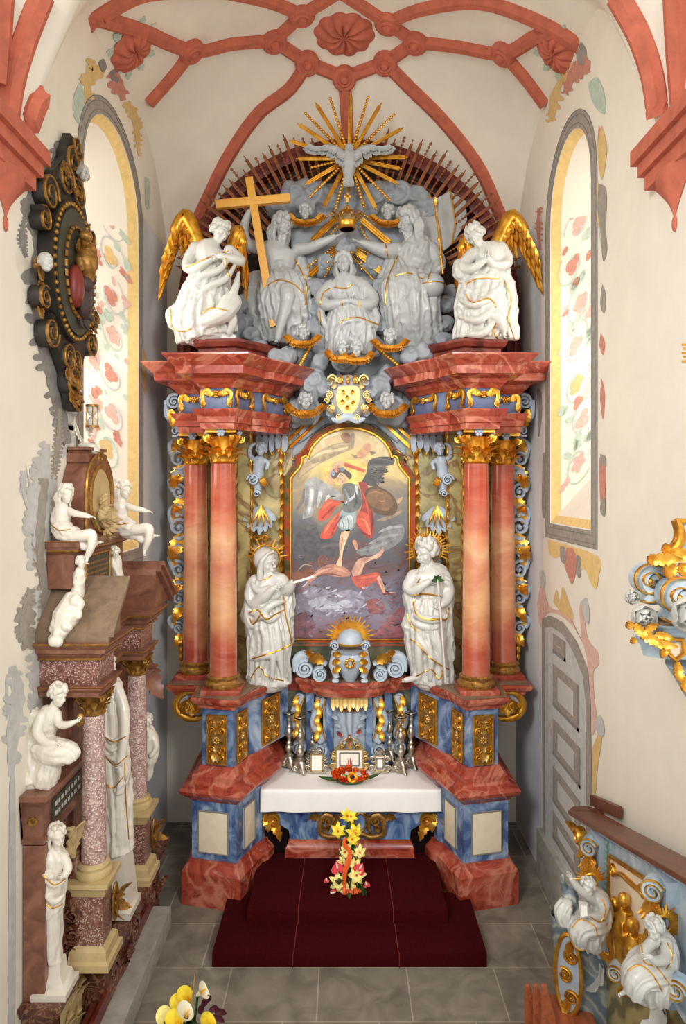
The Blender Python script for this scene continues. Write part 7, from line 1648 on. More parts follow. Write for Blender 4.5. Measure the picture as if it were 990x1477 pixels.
part('rosette', B, 'old_gold', MON)
B = MB(); B.tube(vcat([(-2.66, 6.72, 2.0), (-2.64, 6.66, 2.25), (-2.66, 6.6, 2.33)]), [.03, .05, .02], 8); B.leaf((-2.66, 6.66, 2.05), (.1, .1, 1), (1, -.3, 0), .36, .1, curl=.2); part('gilded_leaf', B, 'ochre_stone', MON, smooth=50)
# back wall of the monument
B = MB(); B.box(WL + .005, -2.86, 6.7, 9.1, .9, 4.2); B.box(-2.86, -2.80, 7.1, 7.32, .9, 3.6); B.box(-2.86, -2.80, 8.5, 8.75, .9, 3.6); part('back_panel', B, 'brown_marble', MON, bevel=.006)
B = MB(); B.box(-2.86, -2.845, 7.34, 8.46, 1.0, 3.5); part('relief_ground', B, 'alabaster', MON, smooth=0)
# volute brackets low down
B = MB()
for i, (z, r) in enumerate(((1.42, .1), (1.22, .12), (1.05, .11))): B.scroll((-2.66, 6.8, z), (1, 0, 0), (0, 0, 1), r, 1.8, .4, .12, nrm=(0, -1, 0), a0=i)
B.tube([(-2.7, 6.85, 2.1), (-2.68, 6.85, 1.8), (-2.66, 6.85, 1.5)], [.06, .1, .14], 10); part('volute_bracket', B, 'dark_marble', MON, smooth=50)
def mcol(Y, X=-2.5):
    y0, y1 = Y - .25, Y + .25
    def q4(h): return [(X - h, Y - h), (X + h, Y - h), (X + h, Y + h), (X - h, Y + h)]
    B = MB(); B.sweep(q4(.14)[::1], [(.08, .91), (.08, .98), (.05, 1.0), (.04, 1.08), (0, 1.12)], closed=True)
    ped = part('column_pedestal', B, 'ochre_stone', MON, smooth=25)
    B = MB(); B.sweep(q4(.135), [(0, 1.1), (0, 1.62)], closed=True); part('pedestal_die', B, 'speck_marble', ped, smooth=0)
    B = MB(); B.sweep(q4(.14), [(0, 1.6), (.02, 1.62), (.03, 1.68), (.07, 1.72), (.07, 1.76)], closed=True); B.lathe((X, Y, 1.76), [(.17, 0), (.185, .03), (.18, .06), (.15, .08), (.16, .11), (.14, .13), (.122, .14)], 28); part('column_base', B, 'ochre_stone', ped, smooth=40)
    B = MB(); B.lathe((X, Y, 0), [(.122, 1.88)] + [(.122 - .018 * (t / 8) ** 1.5, 1.9 + 1.48 * t / 8) for t in range(9)], 32); sh = part('column', B, 'pink_marble', MON, smooth=50)
    c = V((X, Y, 3.36)); r = .105; B = MB(); B.lathe(c, [(r, 0), (r * 1.15, .015), (r, .03), (r, .1), (r * 1.3, .19), (r * 1.35, .2)], 20)
    for row in range(2):
        for i in range(8):
            a = 2 * pi * (i + .5 * row) / 8; e = V((cos(a), sin(a), 0)); B.leaf(c + e * r + V((0, 0, .03 + .05 * row)), V((0, 0, 1)) + e * .1, e, .11, .032, curl=.4, th=.006, nu=9)
    for i in range(4):
        a = pi / 4 + i * pi / 2; e = V((cos(a), sin(a), 0)); t = V((-sin(a), cos(a), 0)); B.scroll(c + e * r * 1.5 + V((0, 0, .17)), e, (0, 0, 1), .05, 1.7, .45, .025, nrm=t, n=10)
    B.sweep([(X - .15, Y - .15), (X + .15, Y - .15), (X + .15, Y + .15), (X - .15, Y + .15)], [(0, 3.56), (.01, 3.59)], closed=True); part('capital', B, 'old_gold', sh, smooth=45)
mcol(6.85); mcol(8.28)
# gilded cartouches on pedestal flanks
for Y, z in ((7.02, 1.38), (8.46, 1.35)):
    B = MB(); B.ell((-2.34, Y, z), (.03, .09, .2), n=14)
    for i in range(4): B.leaf((-2.33, Y, z), (.1, cos(i * 1.57 + .7), sin(i * 1.57 + .7)), (1, 0, 0), .2, .05, curl=.3, th=.008)
    tag(part('cartouche', B, 'old_gold', MON, smooth=50), 'gilded leaf cartouche')
# entablature
ENT = [(WL + .01, 6.62), (-2.62, 6.62), (-2.38, 6.62), (-2.38, 7.1), (-2.62, 7.1), (-2.62, 8.03), (-2.38, 8.03), (-2.38, 8.52), (-2.7, 8.52), (-2.7, 9.0), (WL + .01, 9.0)]
mold('architrave', ENT, [(0, 3.59), (.02, 3.6), (.02, 3.64), (.05, 3.67), (.06, 3.71)], 'brown_marble'); mold('frieze', ENT, [(-.01, 3.71), (0, 3.74), (0, 3.94), (-.01, 3.97)], 'speck_marble')
mold('cornice', ENT, [(0, 3.97), (.03, 3.98), (.05, 4.02), (.10, 4.04), (.11, 4.08), (.15, 4.12), (.16, 4.15)], 'brown_marble')
for pr in (ENT,):
    B = MB(); B.sweep(ENT, [(.155, 4.125), (.163, 4.135), (.163, 4.145), (.155, 4.15)], caps=False); B.sweep(ENT, [(.05, 3.965), (.056, 3.975), (.05, 3.985)], caps=False); B.sweep(ENT, [(.055, 3.69), (.064, 3.70), (.055, 3.71)], caps=False); part('gilded_fillet', B, 'old_gold', MON)
# broken pediment halves sloping up from each end
for s_, ya, yb in ((1, 6.52, 7.02), (-1, 9.05, 8.4)):
    pts = [V((WL + .01, ya, 4.15)), V((WL + .01, yb, 4.62)), V((WL + .01, yb + s_ * .03, 4.55)), V((WL + .01, yb + s_ * .03, 4.15))]
    B = MB(); B.prism(pts, V((.64, 0, 0))); B.prism([p + V((0, 0, .05)) for p in pts[:2]] + [pts[1] - V((0, 0, .03)), pts[0] - V((0, 0, .03))], V((.70, 0, 0))); B.prism([p + V((0, 0, .10)) for p in pts[:2]] + [pts[1] + V((0, 0, .05)), pts[0] + V((0, 0, .05))], V((.75 if s_ > 0 else .74, 0, 0)))
    part('pediment', B, 'top_marble' if s_ > 0 else 'brown_marble', MON, smooth=0)
# upper tablet, shelf and oval relief
mold('tablet_block', pl(-2.66, 6.9, 7.85), [(0, 4.1), (0, 4.95)], 'brown_marble')
mold('shelf_block', pl(-2.68, 6.8, 8.3), [(0, 4.62), (0, 4.96), (.02, 4.97), (.05, 5.0), (.06, 5.03), (.07, 5.04), (.07, 5.1)], 'brown_marble')
B = MB(); B.sweep(pl(-2.68, 6.8, 8.3), [(.065, 5.08), (.075, 5.09), (.065, 5.1)], caps=False); B.sweep(pl(-2.68, 6.8, 8.3), [(.045, 4.985), (.056, 4.995), (.05, 5.005)], caps=False); part('gilded_fillet', B, 'old_gold', MON)
B = MB(); B.box(-2.66, -2.645, 7.02, 7.72, 4.2, 4.9); tb2 = part('inscription_tablet', B, 'slate', MON, smooth=0)
B = MB()
for r in range(12):
    y = 7.06; rr = random.Random(r)
    while y < 7.64: w_ = rr.uniform(.015, .05); B.box(-2.6448, -2.643, y, y + w_, 4.25 + .052 * r, 4.272 + .052 * r); y += w_ + .014
part('lettering', B, 'old_gold', tb2, smooth=0)
B = MB(); p4 = [V((-2.645, y, z)) for y, z in ((7.0, 4.18), (7.74, 4.18), (7.74, 4.92), (7.0, 4.92))]
for i in range(4): B.tube([p4[i], p4[(i + 1) % 4]], .018, 6)
part('tablet_frame', B, 'old_gold', tb2)
OV = (7.55, 5.5)
def ovp(ry, rz, x, n=28): return [V((x, OV[0] + ry * cos(2 * pi * i / n), OV[1] + rz * sin(2 * pi * i / n))) for i in range(n)]
B = MB(); arch_ = [(7.15, 5.1), (7.15, 5.55)] + [(7.55 - .4 * cos(pi * i / 12), 5.6 + .38 * sin(pi * i / 12)) for i in range(13)] + [(7.95, 5.55), (7.95, 5.1)]
B.prism([V((WL + .01, y, z)) for y, z in arch_], V((.26, 0, 0))); ob = part('oval_case', B, 'brown_marble', MON, smooth=30)
B = MB(); B.tube(ovp(.33, .36, -2.68), .03, 8, closed=True); B.tube([V((-2.69, y, z)) for y, z in arch_], .02, 6); part('gilded_ring', B, 'old_gold', ob)
B = MB(); B.prism(ovp(.31, .34, -2.69), V((.012, 0, 0))); part('oval_field', B, 'ochre_stone', ob, smooth=0)
B = MB(); rr = random.Random(2)
for i in range(26): a, q_ = rr.uniform(0, 6.28), rr.uniform(0, 1); B.leaf((-2.65, OV[0] + .05 + .2 * q_ * cos(a), 5.33 + .2 * q_ * sin(a)), (.2, cos(a), sin(a)), (1, 0, 0), .13, .04, curl=.4, th=.008, nu=8)
B.ell((-2.65, OV[0] + .05, 5.33), (.06, .14, .17)); part('relief_arms', B, 'ochre_stone', ob, smooth=50)
mold('scroll_plinth', pl(-2.74, 7.3, 7.8), [(-.02, 5.86), (.0, 5.88), (.03, 5.90), (.03, 5.99), (.0, 6.02), (.03, 6.03), (.03, 6.06)], 'brown_marble')
B = MB(); B.scroll((-2.70, 7.55, 5.95), (0, 1, 0), (0, 0, 1), .09, 1.8, .4, .03, nrm=(1, 0, 0)); part('gilded_scroll', B, 'old_gold', MON, smooth=50)
# side wing brackets at the far end
B = MB(); B.leaf((-2.6, 9.05, 3.3), (0, .5, -1), (.6, -.6, 0), .5, .14, curl=.3); B.prism([(-2.75, 9.0, 3.2), (-2.5, 9.1, 3.2), (-2.75, 9.0, 2.95)], (0, .04, 0)); part('wing_bracket', B, 'brown_marble', MON, smooth=30)

# figures of the monument
def mfig(name, label, Y, vox=.009, mat='alabaster', group=None): return Fig(name, label, 'statue', Y, mat=mat, vox=vox, group=group)
f = mfig('kneeling_woman', 'white alabaster woman crouching on the near shelf of the left monument, one arm held out', 6.5)
f.blob([(76, 1022, 0, 9, .07), (72, 1030, 0, 15, .1), (67, 1048, .02, 14, .1), (62, 1066, .04, 15, .12), (60, 1080, .04, 17, .14)], folds=8, amp=.05, m=50)
f.head(84, 1003, -.02, 15, look=(.85, -.45, -.2), tilt=.15, hair='bun', seed=41); f.limb([(80, 1014, 0, 6), (76, 1024, 0, 8)])
f.limb([(82, 1030, -.03, 7), (86, 1044, -.08, 6), (98, 1045, -.12, 5), (108, 1041, -.14, 3.6)]); f.hand(108, 1041, -.14, (1, -.1, .3), 13, palm=(0, -.6, 1), curl=.6)
f.limb([(60, 1034, -.06, 8), (54, 1056, -.12, 7.5), (66, 1070, -.16, 6), (78, 1072, -.18, 4.2)]); f.hand(78, 1072, -.18, (1, -.1, -.1), 12, palm=(0, -.3, -1), curl=.5)
f.blob([(62, 1076, -.02, 15, .13), (80, 1084, -.1, 18, .13), (98, 1086, -.12, 16, .11), (104, 1090, -.1, 11, .09)], folds=7, amp=.1, m=50, seed=3); f.limb([(98, 1084, -.12, 14), (104, 1086, -.12, 12)])
f.blob([(52, 1050, .03, 13, .1), (46, 1078, .03, 17, .14), (46, 1104, .02, 21, .16), (52, 1126, .0, 25, .17)], folds=10, amp=.16, m=60, seed=5)
f.blob([(74, 1092, -.06, 14, .1), (70, 1110, -.06, 15, .12), (66, 1126, -.04, 17, .13)], folds=8, amp=.14, m=50, seed=6)
f.fold([(50, 1026, -.06, 0), (44, 1044, -.04, 0), (36, 1050, 0, 0)], 5); f.blob([(54, 1028, -.02, 9, .07), (44, 1038, 0, 10, .06), (40, 1050, .02, 7, .05)], folds=6, amp=.15, m=40, seed=8)
f.finish()
B = MB(); B.ell(Q(116, 1036, 6.42), (.035, .03, .05), n=12); B.lathe(Q(116, 1046, 6.42), [(.03, 0), (.045, .03), (.02, .05)], 14); solo('gilded_vessel', 'small gilded vessel held out by the crouching woman of the left monument', 'vessel', B, 'old_gold', smooth=50)
f = mfig('herm_statue', 'white alabaster herm figure on a tapering pillar at the near end of the left monument', 6.42)
f.head(82, 1206, -.03, 15, look=(.75, -.6, -.1), hair='long', beard=True, seed=44); f.limb([(80, 1216, 0, 7), (79, 1226, 0, 9)])
f.blob([(78, 1222, 0, 10, .08), (77, 1234, 0, 19, .12), (78, 1256, 0, 18, .12), (76, 1282, 0, 18, .12), (75, 1310, 0, 16, .11)], folds=10, amp=.1, m=56, seed=2)
f.limb([(92, 1236, -.04, 7), (98, 1252, -.08, 6.5), (94, 1262, -.12, 5)]); f.hand(94, 1262, -.12, (-.6, -.3, -.3), 12, palm=(0, 1, 0), curl=.7); f.limb([(64, 1238, -.05, 7), (62, 1256, -.1, 6.5), (74, 1264, -.14, 5)])
f.blob([(72, 1296, 0, 17, .12), (75, 1322, 0, 13, .11), (78, 1350, 0, 11, .1), (80, 1384, 0, 9, .09)], folds=8, amp=.1, m=50, seed=4)
f.fold([(60, 1262, -.1, 0), (78, 1276, -.14, 0), (95, 1268, -.1, 0)], 5); f.fold([(60, 1284, -.1, 0), (78, 1300, -.14, 0), (93, 1290, -.1, 0)], 5)
B = MB(); x = Q(80, 0, 6.42).x; B.sweep([(x - .06, 6.36), (x + .06, 6.36), (x + .06, 6.48), (x - .06, 6.48)], [(.1, .912), (.1, .97), (.07, .99), (.05, 1.05), (.02, 1.08), (.01, 1.2)], closed=True); f.sub('pedestal', B, 'alabaster')
f.hem([(62, 1262, 0), (78, 1276, 0), (94, 1268, 0)], .9); f.hem([(62, 1300, 0), (76, 1310, 0), (90, 1304, 0)], .9); f.finish()
f = mfig('robed_statue', 'white robed statue with gold lines standing between the two columns of the left monument', 7.6)
f.head(158, 962, -.02, 13, look=(.8, -.6, 0), hair='short', beard=True, seed=46); f.limb([(158, 972, 0, 6), (158, 980, 0, 8)])
f.blob([(158, 976, 0, 9, .09), (158, 988, 0, 17, .14), (160, 1015, 0, 16, .15), (161, 1050, 0, 18, .16), (164, 1090, 0, 20, .17), (168, 1130, 0, 20, .17), (170, 1180, 0, 19, .16), (170, 1225, 0, 20, .17)], folds=12, amp=.14, m=80, seed=9)
f.limb([(168, 990, -.05, 8), (178, 1020, -.12, 8), (180, 1055, -.18, 7), (174, 1098, -.2, 6)]); f.hand(174, 1098, -.2, (-.3, -.2, -1), 12, palm=(-1, 0, 0), curl=.6)
f.blob([(170, 1085, -.12, 10, .1), (178, 1110, -.12, 9, .1), (174, 1140, -.1, 8, .09)], folds=7, amp=.12, m=44, seed=7)
for y in (1060, 1072, 1084): f.fold([(150, y, -.14, 0), (162, y + 10, -.2, 0), (182, y - 2, -.14, 0)], 3)
f.hem([(150, 1062, 0), (164, 1070, 0), (182, 1062, 0)], .9); f.hem([(152, 1090, 0), (166, 1104, 0), (184, 1090, 0)], .9); f.hem([(152, 1130, 0), (164, 1136, 0), (178, 1120, 0)], .9); f.hem([(180, 1100, 0), (182, 1160, 0), (186, 1210, 0)], .9)
B = MB(); x = Q(170, 0, 7.6).x; B.sweep([(x - .12, 7.48), (x + .12, 7.48), (x + .12, 7.72), (x - .12, 7.72)], [(.08, .93), (.08, 1.0), (.05, 1.02), (.03, 1.3), (.0, 1.6)], closed=True); f.sub('pedestal', B, 'alabaster'); f.finish()
def seated_boy(dx, dy, Y, k, lab, mir=1, seed=50):
    f = mfig('seated_boy', lab, Y); X0, Y0 = dx, dy
    m = lambda x, y, d=0: (X0 + mir * (x - 100) * k, Y0 + (y - 770) * k, d)
    f.head(*m(97, 712, -.02), 13 * k, look=(.8 * mir, -.55, -.1), hair='long' if mir > 0 else 'curly', seed=seed); f.limb([m(95, 722) + (5 * k,), m(93, 730) + (7 * k,)])
    f.blob([m(92, 727) + (7 * k, .06), m(91, 736) + (13 * k, .09), m(91, 752) + (12 * k, .09), m(94, 768) + (14 * k, .11)])
    f.limb([m(100, 735, -.02) + (5.5 * k,), m(112, 740, -.06) + (5 * k,), m(124, 742, -.08) + (4 * k,), m(131, 744, -.09) + (3 * k,)]); f.hand(*m(131, 744, -.09), (mir, -.1, -.1), 11 * k, palm=(0, -.3, -1), curl=.4)
    f.limb([m(82, 738, -.02) + (5.5 * k,), m(80, 752, -.05) + (5 * k,), m(90, 760, -.1) + (4 * k,)])
    f.blob([m(88, 758) + (14 * k, .11), m(98, 768, -.03) + (15 * k, .11), m(112, 772, -.05) + (11 * k, .09)], folds=8, amp=.12, m=50, seed=seed)
    f.limb([m(100, 772, -.06) + (9.5 * k,), m(120, 772, -.1) + (8.5 * k,), m(134, 770, -.12) + (7.5 * k,), m(134, 786, -.12) + (6 * k,), m(129, 800, -.1) + (4.4 * k,)]); f.foot_(*m(128, 802, -.1), (.1 * mir, -.5, -.9), 12 * k)
    f.limb([m(98, 776, -.0) + (9.5 * k,), m(116, 780, -.04) + (8.5 * k,), m(126, 788, -.04) + (6 * k,), m(140, 782, -.04) + (4.4 * k,)]); f.foot_(*m(141, 781, -.04), (mir, -.3, 0), 12 * k)
    f.hem([m(76, 756), m(88, 764), m(104, 762)], .8); f.finish()
seated_boy(98, 771, 6.86, 1.0, 'white alabaster boy with long hair sitting on the near end of the upper monument shelf', seed=51)
seated_boy(182, 762, 8.1, .95, 'white alabaster boy sitting on the far end of the upper monument shelf, beside the window', seed=52)
f = mfig('winged_skull', 'white winged skull with gilded wing under the hourglass on top of the left monument', 7.5, vox=.006)
f.ball(131, 630, 0, 10, .09, .085); f.ball(136, 638, -.03, 6.5, .06, .05); f.ball(138, 645, -.03, 5, .045, .025); f.blob([(118, 643, .02, 6, .06), (132, 648, 0, 10, .08), (140, 650, -.02, 5, .05)])
f.fold([(127, 628, -.09, 0), (133, 626, -.1, 0), (139, 630, -.06, 0)], 2); f.wing((122, 640, .02), (109, 605, .05), (114, 628, .05), 16, side=(-.2, 0, 1), n=7, rows=2, mat='alabaster', seed=3); f.finish(body='skull')
hg = thing('hourglass', 'small hourglass in a gilded frame on the winged skull', 'hourglass', Q(133, 617, 7.45)); c = Q(133, 617, 7.45); B = MB(); B.lathe(c, [(.05, .02), (.056, .07), (.03, .11), (.012, .125), (.03, .14), (.056, .18), (.05, .23)], 18); part('glass', B, 'mural_white', hg, smooth=50)
B = MB(); B.lathe(c, [(.068, 0), (.068, .022), (.05, .025)], 18); B.lathe(c, [(.05, .228), (.068, .23), (.068, .252)], 18)
for i in range(4): a = i * pi / 2 + .5; B.tube([c + V((.06 * cos(a), .06 * sin(a), .01)), c + V((.06 * cos(a), .06 * sin(a), .24))], .007, 6)
part('frame', B, 'old_gold', hg, smooth=40)
f = mfig('draped_herm', 'small white draped herm beside the inscription tablet of the left monument', 6.8, vox=.008); f.head(117, 812, -.02, 9, look=(.6, -.8, 0), hair='curly', seed=54)
f.blob([(116, 820, 0, 6, .05), (115, 828, 0, 8, .06), (113, 845, 0, 7, .055), (110, 860, 0, 9, .07)], folds=6, amp=.12, m=44, seed=5); f.finish()
f = mfig('draped_herm', 'small bright white herm on the window side of the inscription tablet', 7.85, vox=.008); f.head(166, 797, -.02, 8, look=(.6, -.8, 0), hair='curly', seed=55)
f.blob([(166, 803, 0, 6, .05), (167, 812, 0, 8, .06), (169, 826, 0, 7, .055), (172, 842, 0, 9, .07)], folds=6, amp=.12, m=44, seed=6); f.finish()
# festoon of fruit lying on the near pediment
B = MB(); rr = random.Random(6)
for i in range(60):
    t = rr.random(); w_ = .1 + .16 * sin(pi * min(1, t * 1.1 + .05)); px, py = 108 + (80 - 108) * t + rr.uniform(-1, 1) * 60 * w_, 862 + (926 - 862) * t; r = rr.uniform(.03, .055); Y = 6.62 - .12 * t - .06 * rr.random(); B.ell(Q(px, py, Y - .02), (r, r, r), n=9)
B.tube([Q(108, 858, 6.66), Q(95, 890, 6.56), Q(82, 922, 6.48)], [.08, .13, .06], 10); v, fc = remesh(B, .008, 1); B = MB(); B.add(v, fc)
solo('fruit_festoon', 'white carved festoon of fruit hanging over the sloping top of the left monument', 'festoon', B, 'alabaster', smooth=60)
f = mfig('cherub_bust', 'small white cherub head between the two columns of the left monument', 7.3, vox=.008); f.head(148, 880, -.02, 9, look=(.7, -.7, 0), hair='curly', seed=56); f.blob([(147, 889, 0, 5, .05), (144, 898, 0, 9, .07)]); B = MB(); B.leaf(f.q(140, 896, 0), (-.3, 0, 1), (0, -1, 0), .2, .06, curl=.3); f.sub('gilded_leaf', B, 'old_gold'); f.finish()
f = mfig('crouching_figure', 'white carved figure behind the far column at the altar end of the left monument', 8.9); f.head(213, 1040, -.02, 9, look=(.7, -.7, 0), hair='curly', seed=57)
f.blob([(212, 1050, 0, 8, .08), (214, 1064, 0, 13, .1), (214, 1084, 0, 14, .11), (212, 1104, 0, 10, .1), (210, 1124, 0, 7, .08)], folds=8, amp=.16, m=50, seed=9); f.limb([(220, 1062, -.05, 5), (225, 1078, -.08, 4.5), (218, 1090, -.12, 3.5)]); f.finish()

# ------------------------------------------------------------------ dark oval epitaph above
EP = thing('oval_epitaph', 'black and gold oval epitaph with a carved coat of arms high on the left wall', 'epitaph', (WL + .1, 7.1, 6.4)); oy, oz = 7.1, 7.86; nx = V((1, 0, 0))
def E(y, z, d=.1): return V((WL + d, oy + y * .9, oz + z * .88))
def el(ry, rz, d, n=48): return [E(ry * cos(2 * pi * i / n), rz * sin(2 * pi * i / n), d) for i in range(n)]
B = MB(); B.prism(el(.62, .82, .02), V((.14, 0, 0))); part('oval_board', B, 'black_wood', EP, smooth=40)
B = MB(); B.prism(el(.53, .73, .165), V((.02, 0, 0))); part('oval_field', B, plain('dark_green_field', (62, 62, 50), .5), EP, smooth=0)
G = MB()
for i in range(52): a = 2 * pi * i / 52; G.ell(E(.58 * cos(a), .78 * sin(a), .17), .026, n=7)
part('gilded_bead_ring', G, 'old_gold', EP, smooth=60)
G = MB()
for i in range(30): a = 2 * pi * i / 30; G.tube([E(.36 * cos(a - .07), .52 * sin(a - .07), .2), E(.36 * cos(a + .07), .52 * sin(a + .07), .2)], .02, 6)
part('inner_ring', G, 'old_gold', EP, smooth=60)
G = MB(); rr = random.Random(3)
G.tube(vcat([E(.1, -.05, .24), E(.02, .1, .27), E(.06, .28, .27), E(-.02, .4, .26)]), [.09, .12, .1, .05], 10); G.tube([E(.05, .25, .27), E(.2, .12, .27), E(.28, .02, .27)], [.05, .04, .03], 8); G.tube([E(0, .12, .27), E(-.14, .02, .27), E(-.18, .12, .27)], [.05, .04, .03], 8); G.ell(E(-.02, .42, .28), (.07, .07, .06))
for i in range(10): G.leaf(E(rr.uniform(-.15, .25), rr.uniform(-.05, .42), .22), (0, rr.uniform(-1, 1), rr.uniform(-.2, 1)), nx, .15, .04, curl=.12, th=.008)
part('gilded_beast', G, 'old_gold', EP, smooth=50)
G = MB(); G.ell(E(-.14, -.2, .22), (.08, .13, .22)); G.leaf(E(-.1, -.05, .22), (0, -.2, -1), nx, .3, .1, curl=.08, th=.02); part('red_shield', G, plain('red_gilt_shield', (120, 40, 30), .4), EP, smooth=50)
G = MB(); G.ell(E(.1, -.3, .22), (.08, .12, .2)); G.ell(E(.05, -.12, .24), (.09, .1, .1)); G.ell(E(.2, -.02, .24), (.08, .08, .08))
for i in range(14): G.leaf(E(rr.uniform(-.1, .25), rr.uniform(-.5, -.1), .2), (0, rr.uniform(-1, 1), rr.uniform(-1, .4)), nx, .17, .04, curl=.12, th=.01)
part('dark_mantling', G, plain('dark_plum_carving', (64, 44, 44), .5), EP, smooth=50)
def curl(name, items, mat='black_wood'):
    for y, z, r, a, cw in items:
        B = MB(); g = MB()
        B.scroll(E(y, z, .08), (0, 1, 0), (0, 0, 1), r, 1.8, .5, .06, a0=a, cw=cw, nrm=nx, n=14); g.scroll(E(y, z, .14), (0, 1, 0), (0, 0, 1), r * 1.0, 1.8, .12, .014, a0=a, cw=cw, nrm=nx, n=14, eye=False)
        o = part(name, B, mat, EP, smooth=50); part('gilded_edge', g, 'old_gold', o, smooth=50)
curl('scroll_crest', [(-.15, 1.02, .2, 0, 1), (.2, 1.0, .17, 2, -1), (.05, 1.3, .2, 1, 1), (.15, 1.55, .14, 0, -1)]); curl('side_scroll', [(-.58, .68, .2, 0, 1), (-.72, .35, .13, 2, -1), (-.72, -.5, .13, 1, 1), (-.55, -.82, .17, 0, -1), (.6, .62, .16, 2, 1), (.7, -.4, .14, 0, 1), (.6, -.72, .16, 1, -1)]); curl('pendant', [(-.1, -1.02, .16, 0, 1), (.12, -1.05, .14, 2, -1), (.05, -1.3, .19, 0, 1), (.2, -1.52, .12, 1, 1)])
B = MB(); B.prism([E(y, z, .03) for y, z in ((-.5, -.6), (-.35, -.95), (-.12, -1.2), (.05, -1.62), (.28, -1.5), (.35, -1.1), (.55, -.7))], V((.08, 0, 0))); part('back_board', B, 'black_wood', EP, smooth=0); B = MB()
B.prism([E(y, z, .03) for y, z in ((-.55, .55), (-.45, 1.0), (-.15, 1.3), (.0, 1.65), (.25, 1.65), (.35, 1.2), (.6, .7))], V((.08, 0, 0))); part('back_board', B, 'black_wood', EP, smooth=0)
G = MB()
for y, z, d in ((-.1, -1.15, .2), (.1, -1.2, .2), (0, -1.4, .2), (.15, -1.35, .2), (.05, 1.1, .2), (-.2, 1.2, .2)):
    for k_ in range(3): G.leaf(E(y, z, .13), (.0, -.6 + .6 * k_, -.8), nx, .17, .045, curl=.12, th=.008)
part('gilded_leaf', G, 'old_gold', EP, smooth=50)
for px, py, r, lab in ((66, 378, 15, 'left'), (120, 250, 13, 'top')):
    sx = -.7 if 0 else .5; F_ = Fig('tmp', None, None, 7.0, vox=.008, mat='alabaster'); F_.Y = QX(px, py, WL + .2).y; F_.head(px, py, 0, r, look=(.75, -.65, 0), hair='none'); v, fc = remesh(F_.S, .008, 1); B = MB(); B.add(v, fc)
    bpy.data.objects.remove(F_.root); hd = tag(part('carved_face', B, 'statue', EP, smooth=60), 'pale painted carved face')
    G = MB(); c = Q(px, py, F_.Y); R = r * S(F_.Y)
    for i in range(40):
        a = rr.uniform(0, 6.28); b = rr.uniform(-.2, 1.2); e = V((-.2 + .75 * cos(a) * cos(b), .35 + .5 * sin(a) * cos(b), .85 * sin(b) - .1)); e2 = V((e.x - .25, max(e.y, -.1) + .2, e.z)); G.ell(c + e2 * R, R * .26, n=7)
    part('gilded_hair', G, 'old_gold', hd, smooth=60)
G = MB()
for z in (-.1, -.3, -.5): G.leaf(E(.68, z, .08), (.0, .4, -.8), nx, .24, .06, curl=.12, th=.01); G.leaf(E(-.66, z, .08), (.0, -.4, -.8), nx, .24, .06, curl=.12, th=.01)
part('side_leaf', G, 'old_gold', EP, smooth=50)
# ------------------------------------------------------------------ pulpit stair at the lower right
PU = thing('pulpit_stair', 'pale blue and gold pulpit stair parapet with wooden handrail at the lower right', 'stair', (2.6, 6.0, 0)); XS = 2.5; nL = V((-1, 0, 0))
def rz(y): return 2.10 + (7.46 - y) * .285                # handrail height along the stair
def sz(y): return .86 + (7.05 - y) * .42                  # stair line
B = MB(); B.prism([V((XS + .06, y, z)) for y, z in ((7.1, sz(7.1)), (7.1, rz(7.1) - .04), (4.7, rz(4.7) - .04), (4.7, sz(4.7)))], V((.12, 0, 0))); par_ = part('parapet', B, 'stair_blue', PU, smooth=0)
B = MB(); B.prism([V((XS + .12, y, z)) for y, z in ((7.15, 0), (7.15, sz(7.15) + .02), (4.7, sz(4.7) + .02), (4.7, 0))], V((.2, 0, 0))); part('stair_side', B, 'marbled_ochre', PU, smooth=0)
B = MB(); B.prism([V((XS - .04, y, z)) for y, z in ((7.46, rz(7.46)), (7.46, rz(7.46) - .05), (4.6, rz(4.6) - .05), (4.6, rz(4.6)))], V((.30, 0, 0))); B.prism([V((XS - .04, 7.46, rz(7.46))), V((XS + .36, 7.46, rz(7.46))), V((XS + .2, 7.62, rz(7.46) - .02)), V((XS + .06, 7.6, rz(7.46) - .02))], V((0, 0, -.05))); part('handrail', B, 'wood', PU, bevel=.012)
B = MB(); B.prism([V((XS + .3, y, z)) for y, z in ((7.75, 2.02), (7.75, 2.14), (7.0, 2.36), (7.0, 2.24))], V((.06, 0, 0))); part('back_rail', B, 'wood', PU, bevel=.008)
B = MB()                                               # moulding under the rail and stepped stair edge
B.tube([V((XS + .04, 7.3, rz(7.3) - .07)), V((XS + .04, 4.6, rz(4.6) - .07))], .035, 8); part('rail_moulding', B, 'pale_blue', par_)
B = MB(); y = 7.05; pts = []
while y > 4.7: pts += [V((XS + .05, y, sz(y))), V((XS + .05, y - .02, sz(y) + .11)), V((XS + .05, y - .27, sz(y) + .11))]; y -= .29
B.band(pts, nL, .022, .03); part('stepped_edge', B, 'stair_blue', par_, smooth=30)
# steps themselves
B = MB(); y = 7.05
while y > 4.7: B.box(XS + .2, 2.88, y - .29, y, 0, sz(y) + .02); y -= .29
part('stair_tread', B, 'wood', PU, smooth=0)
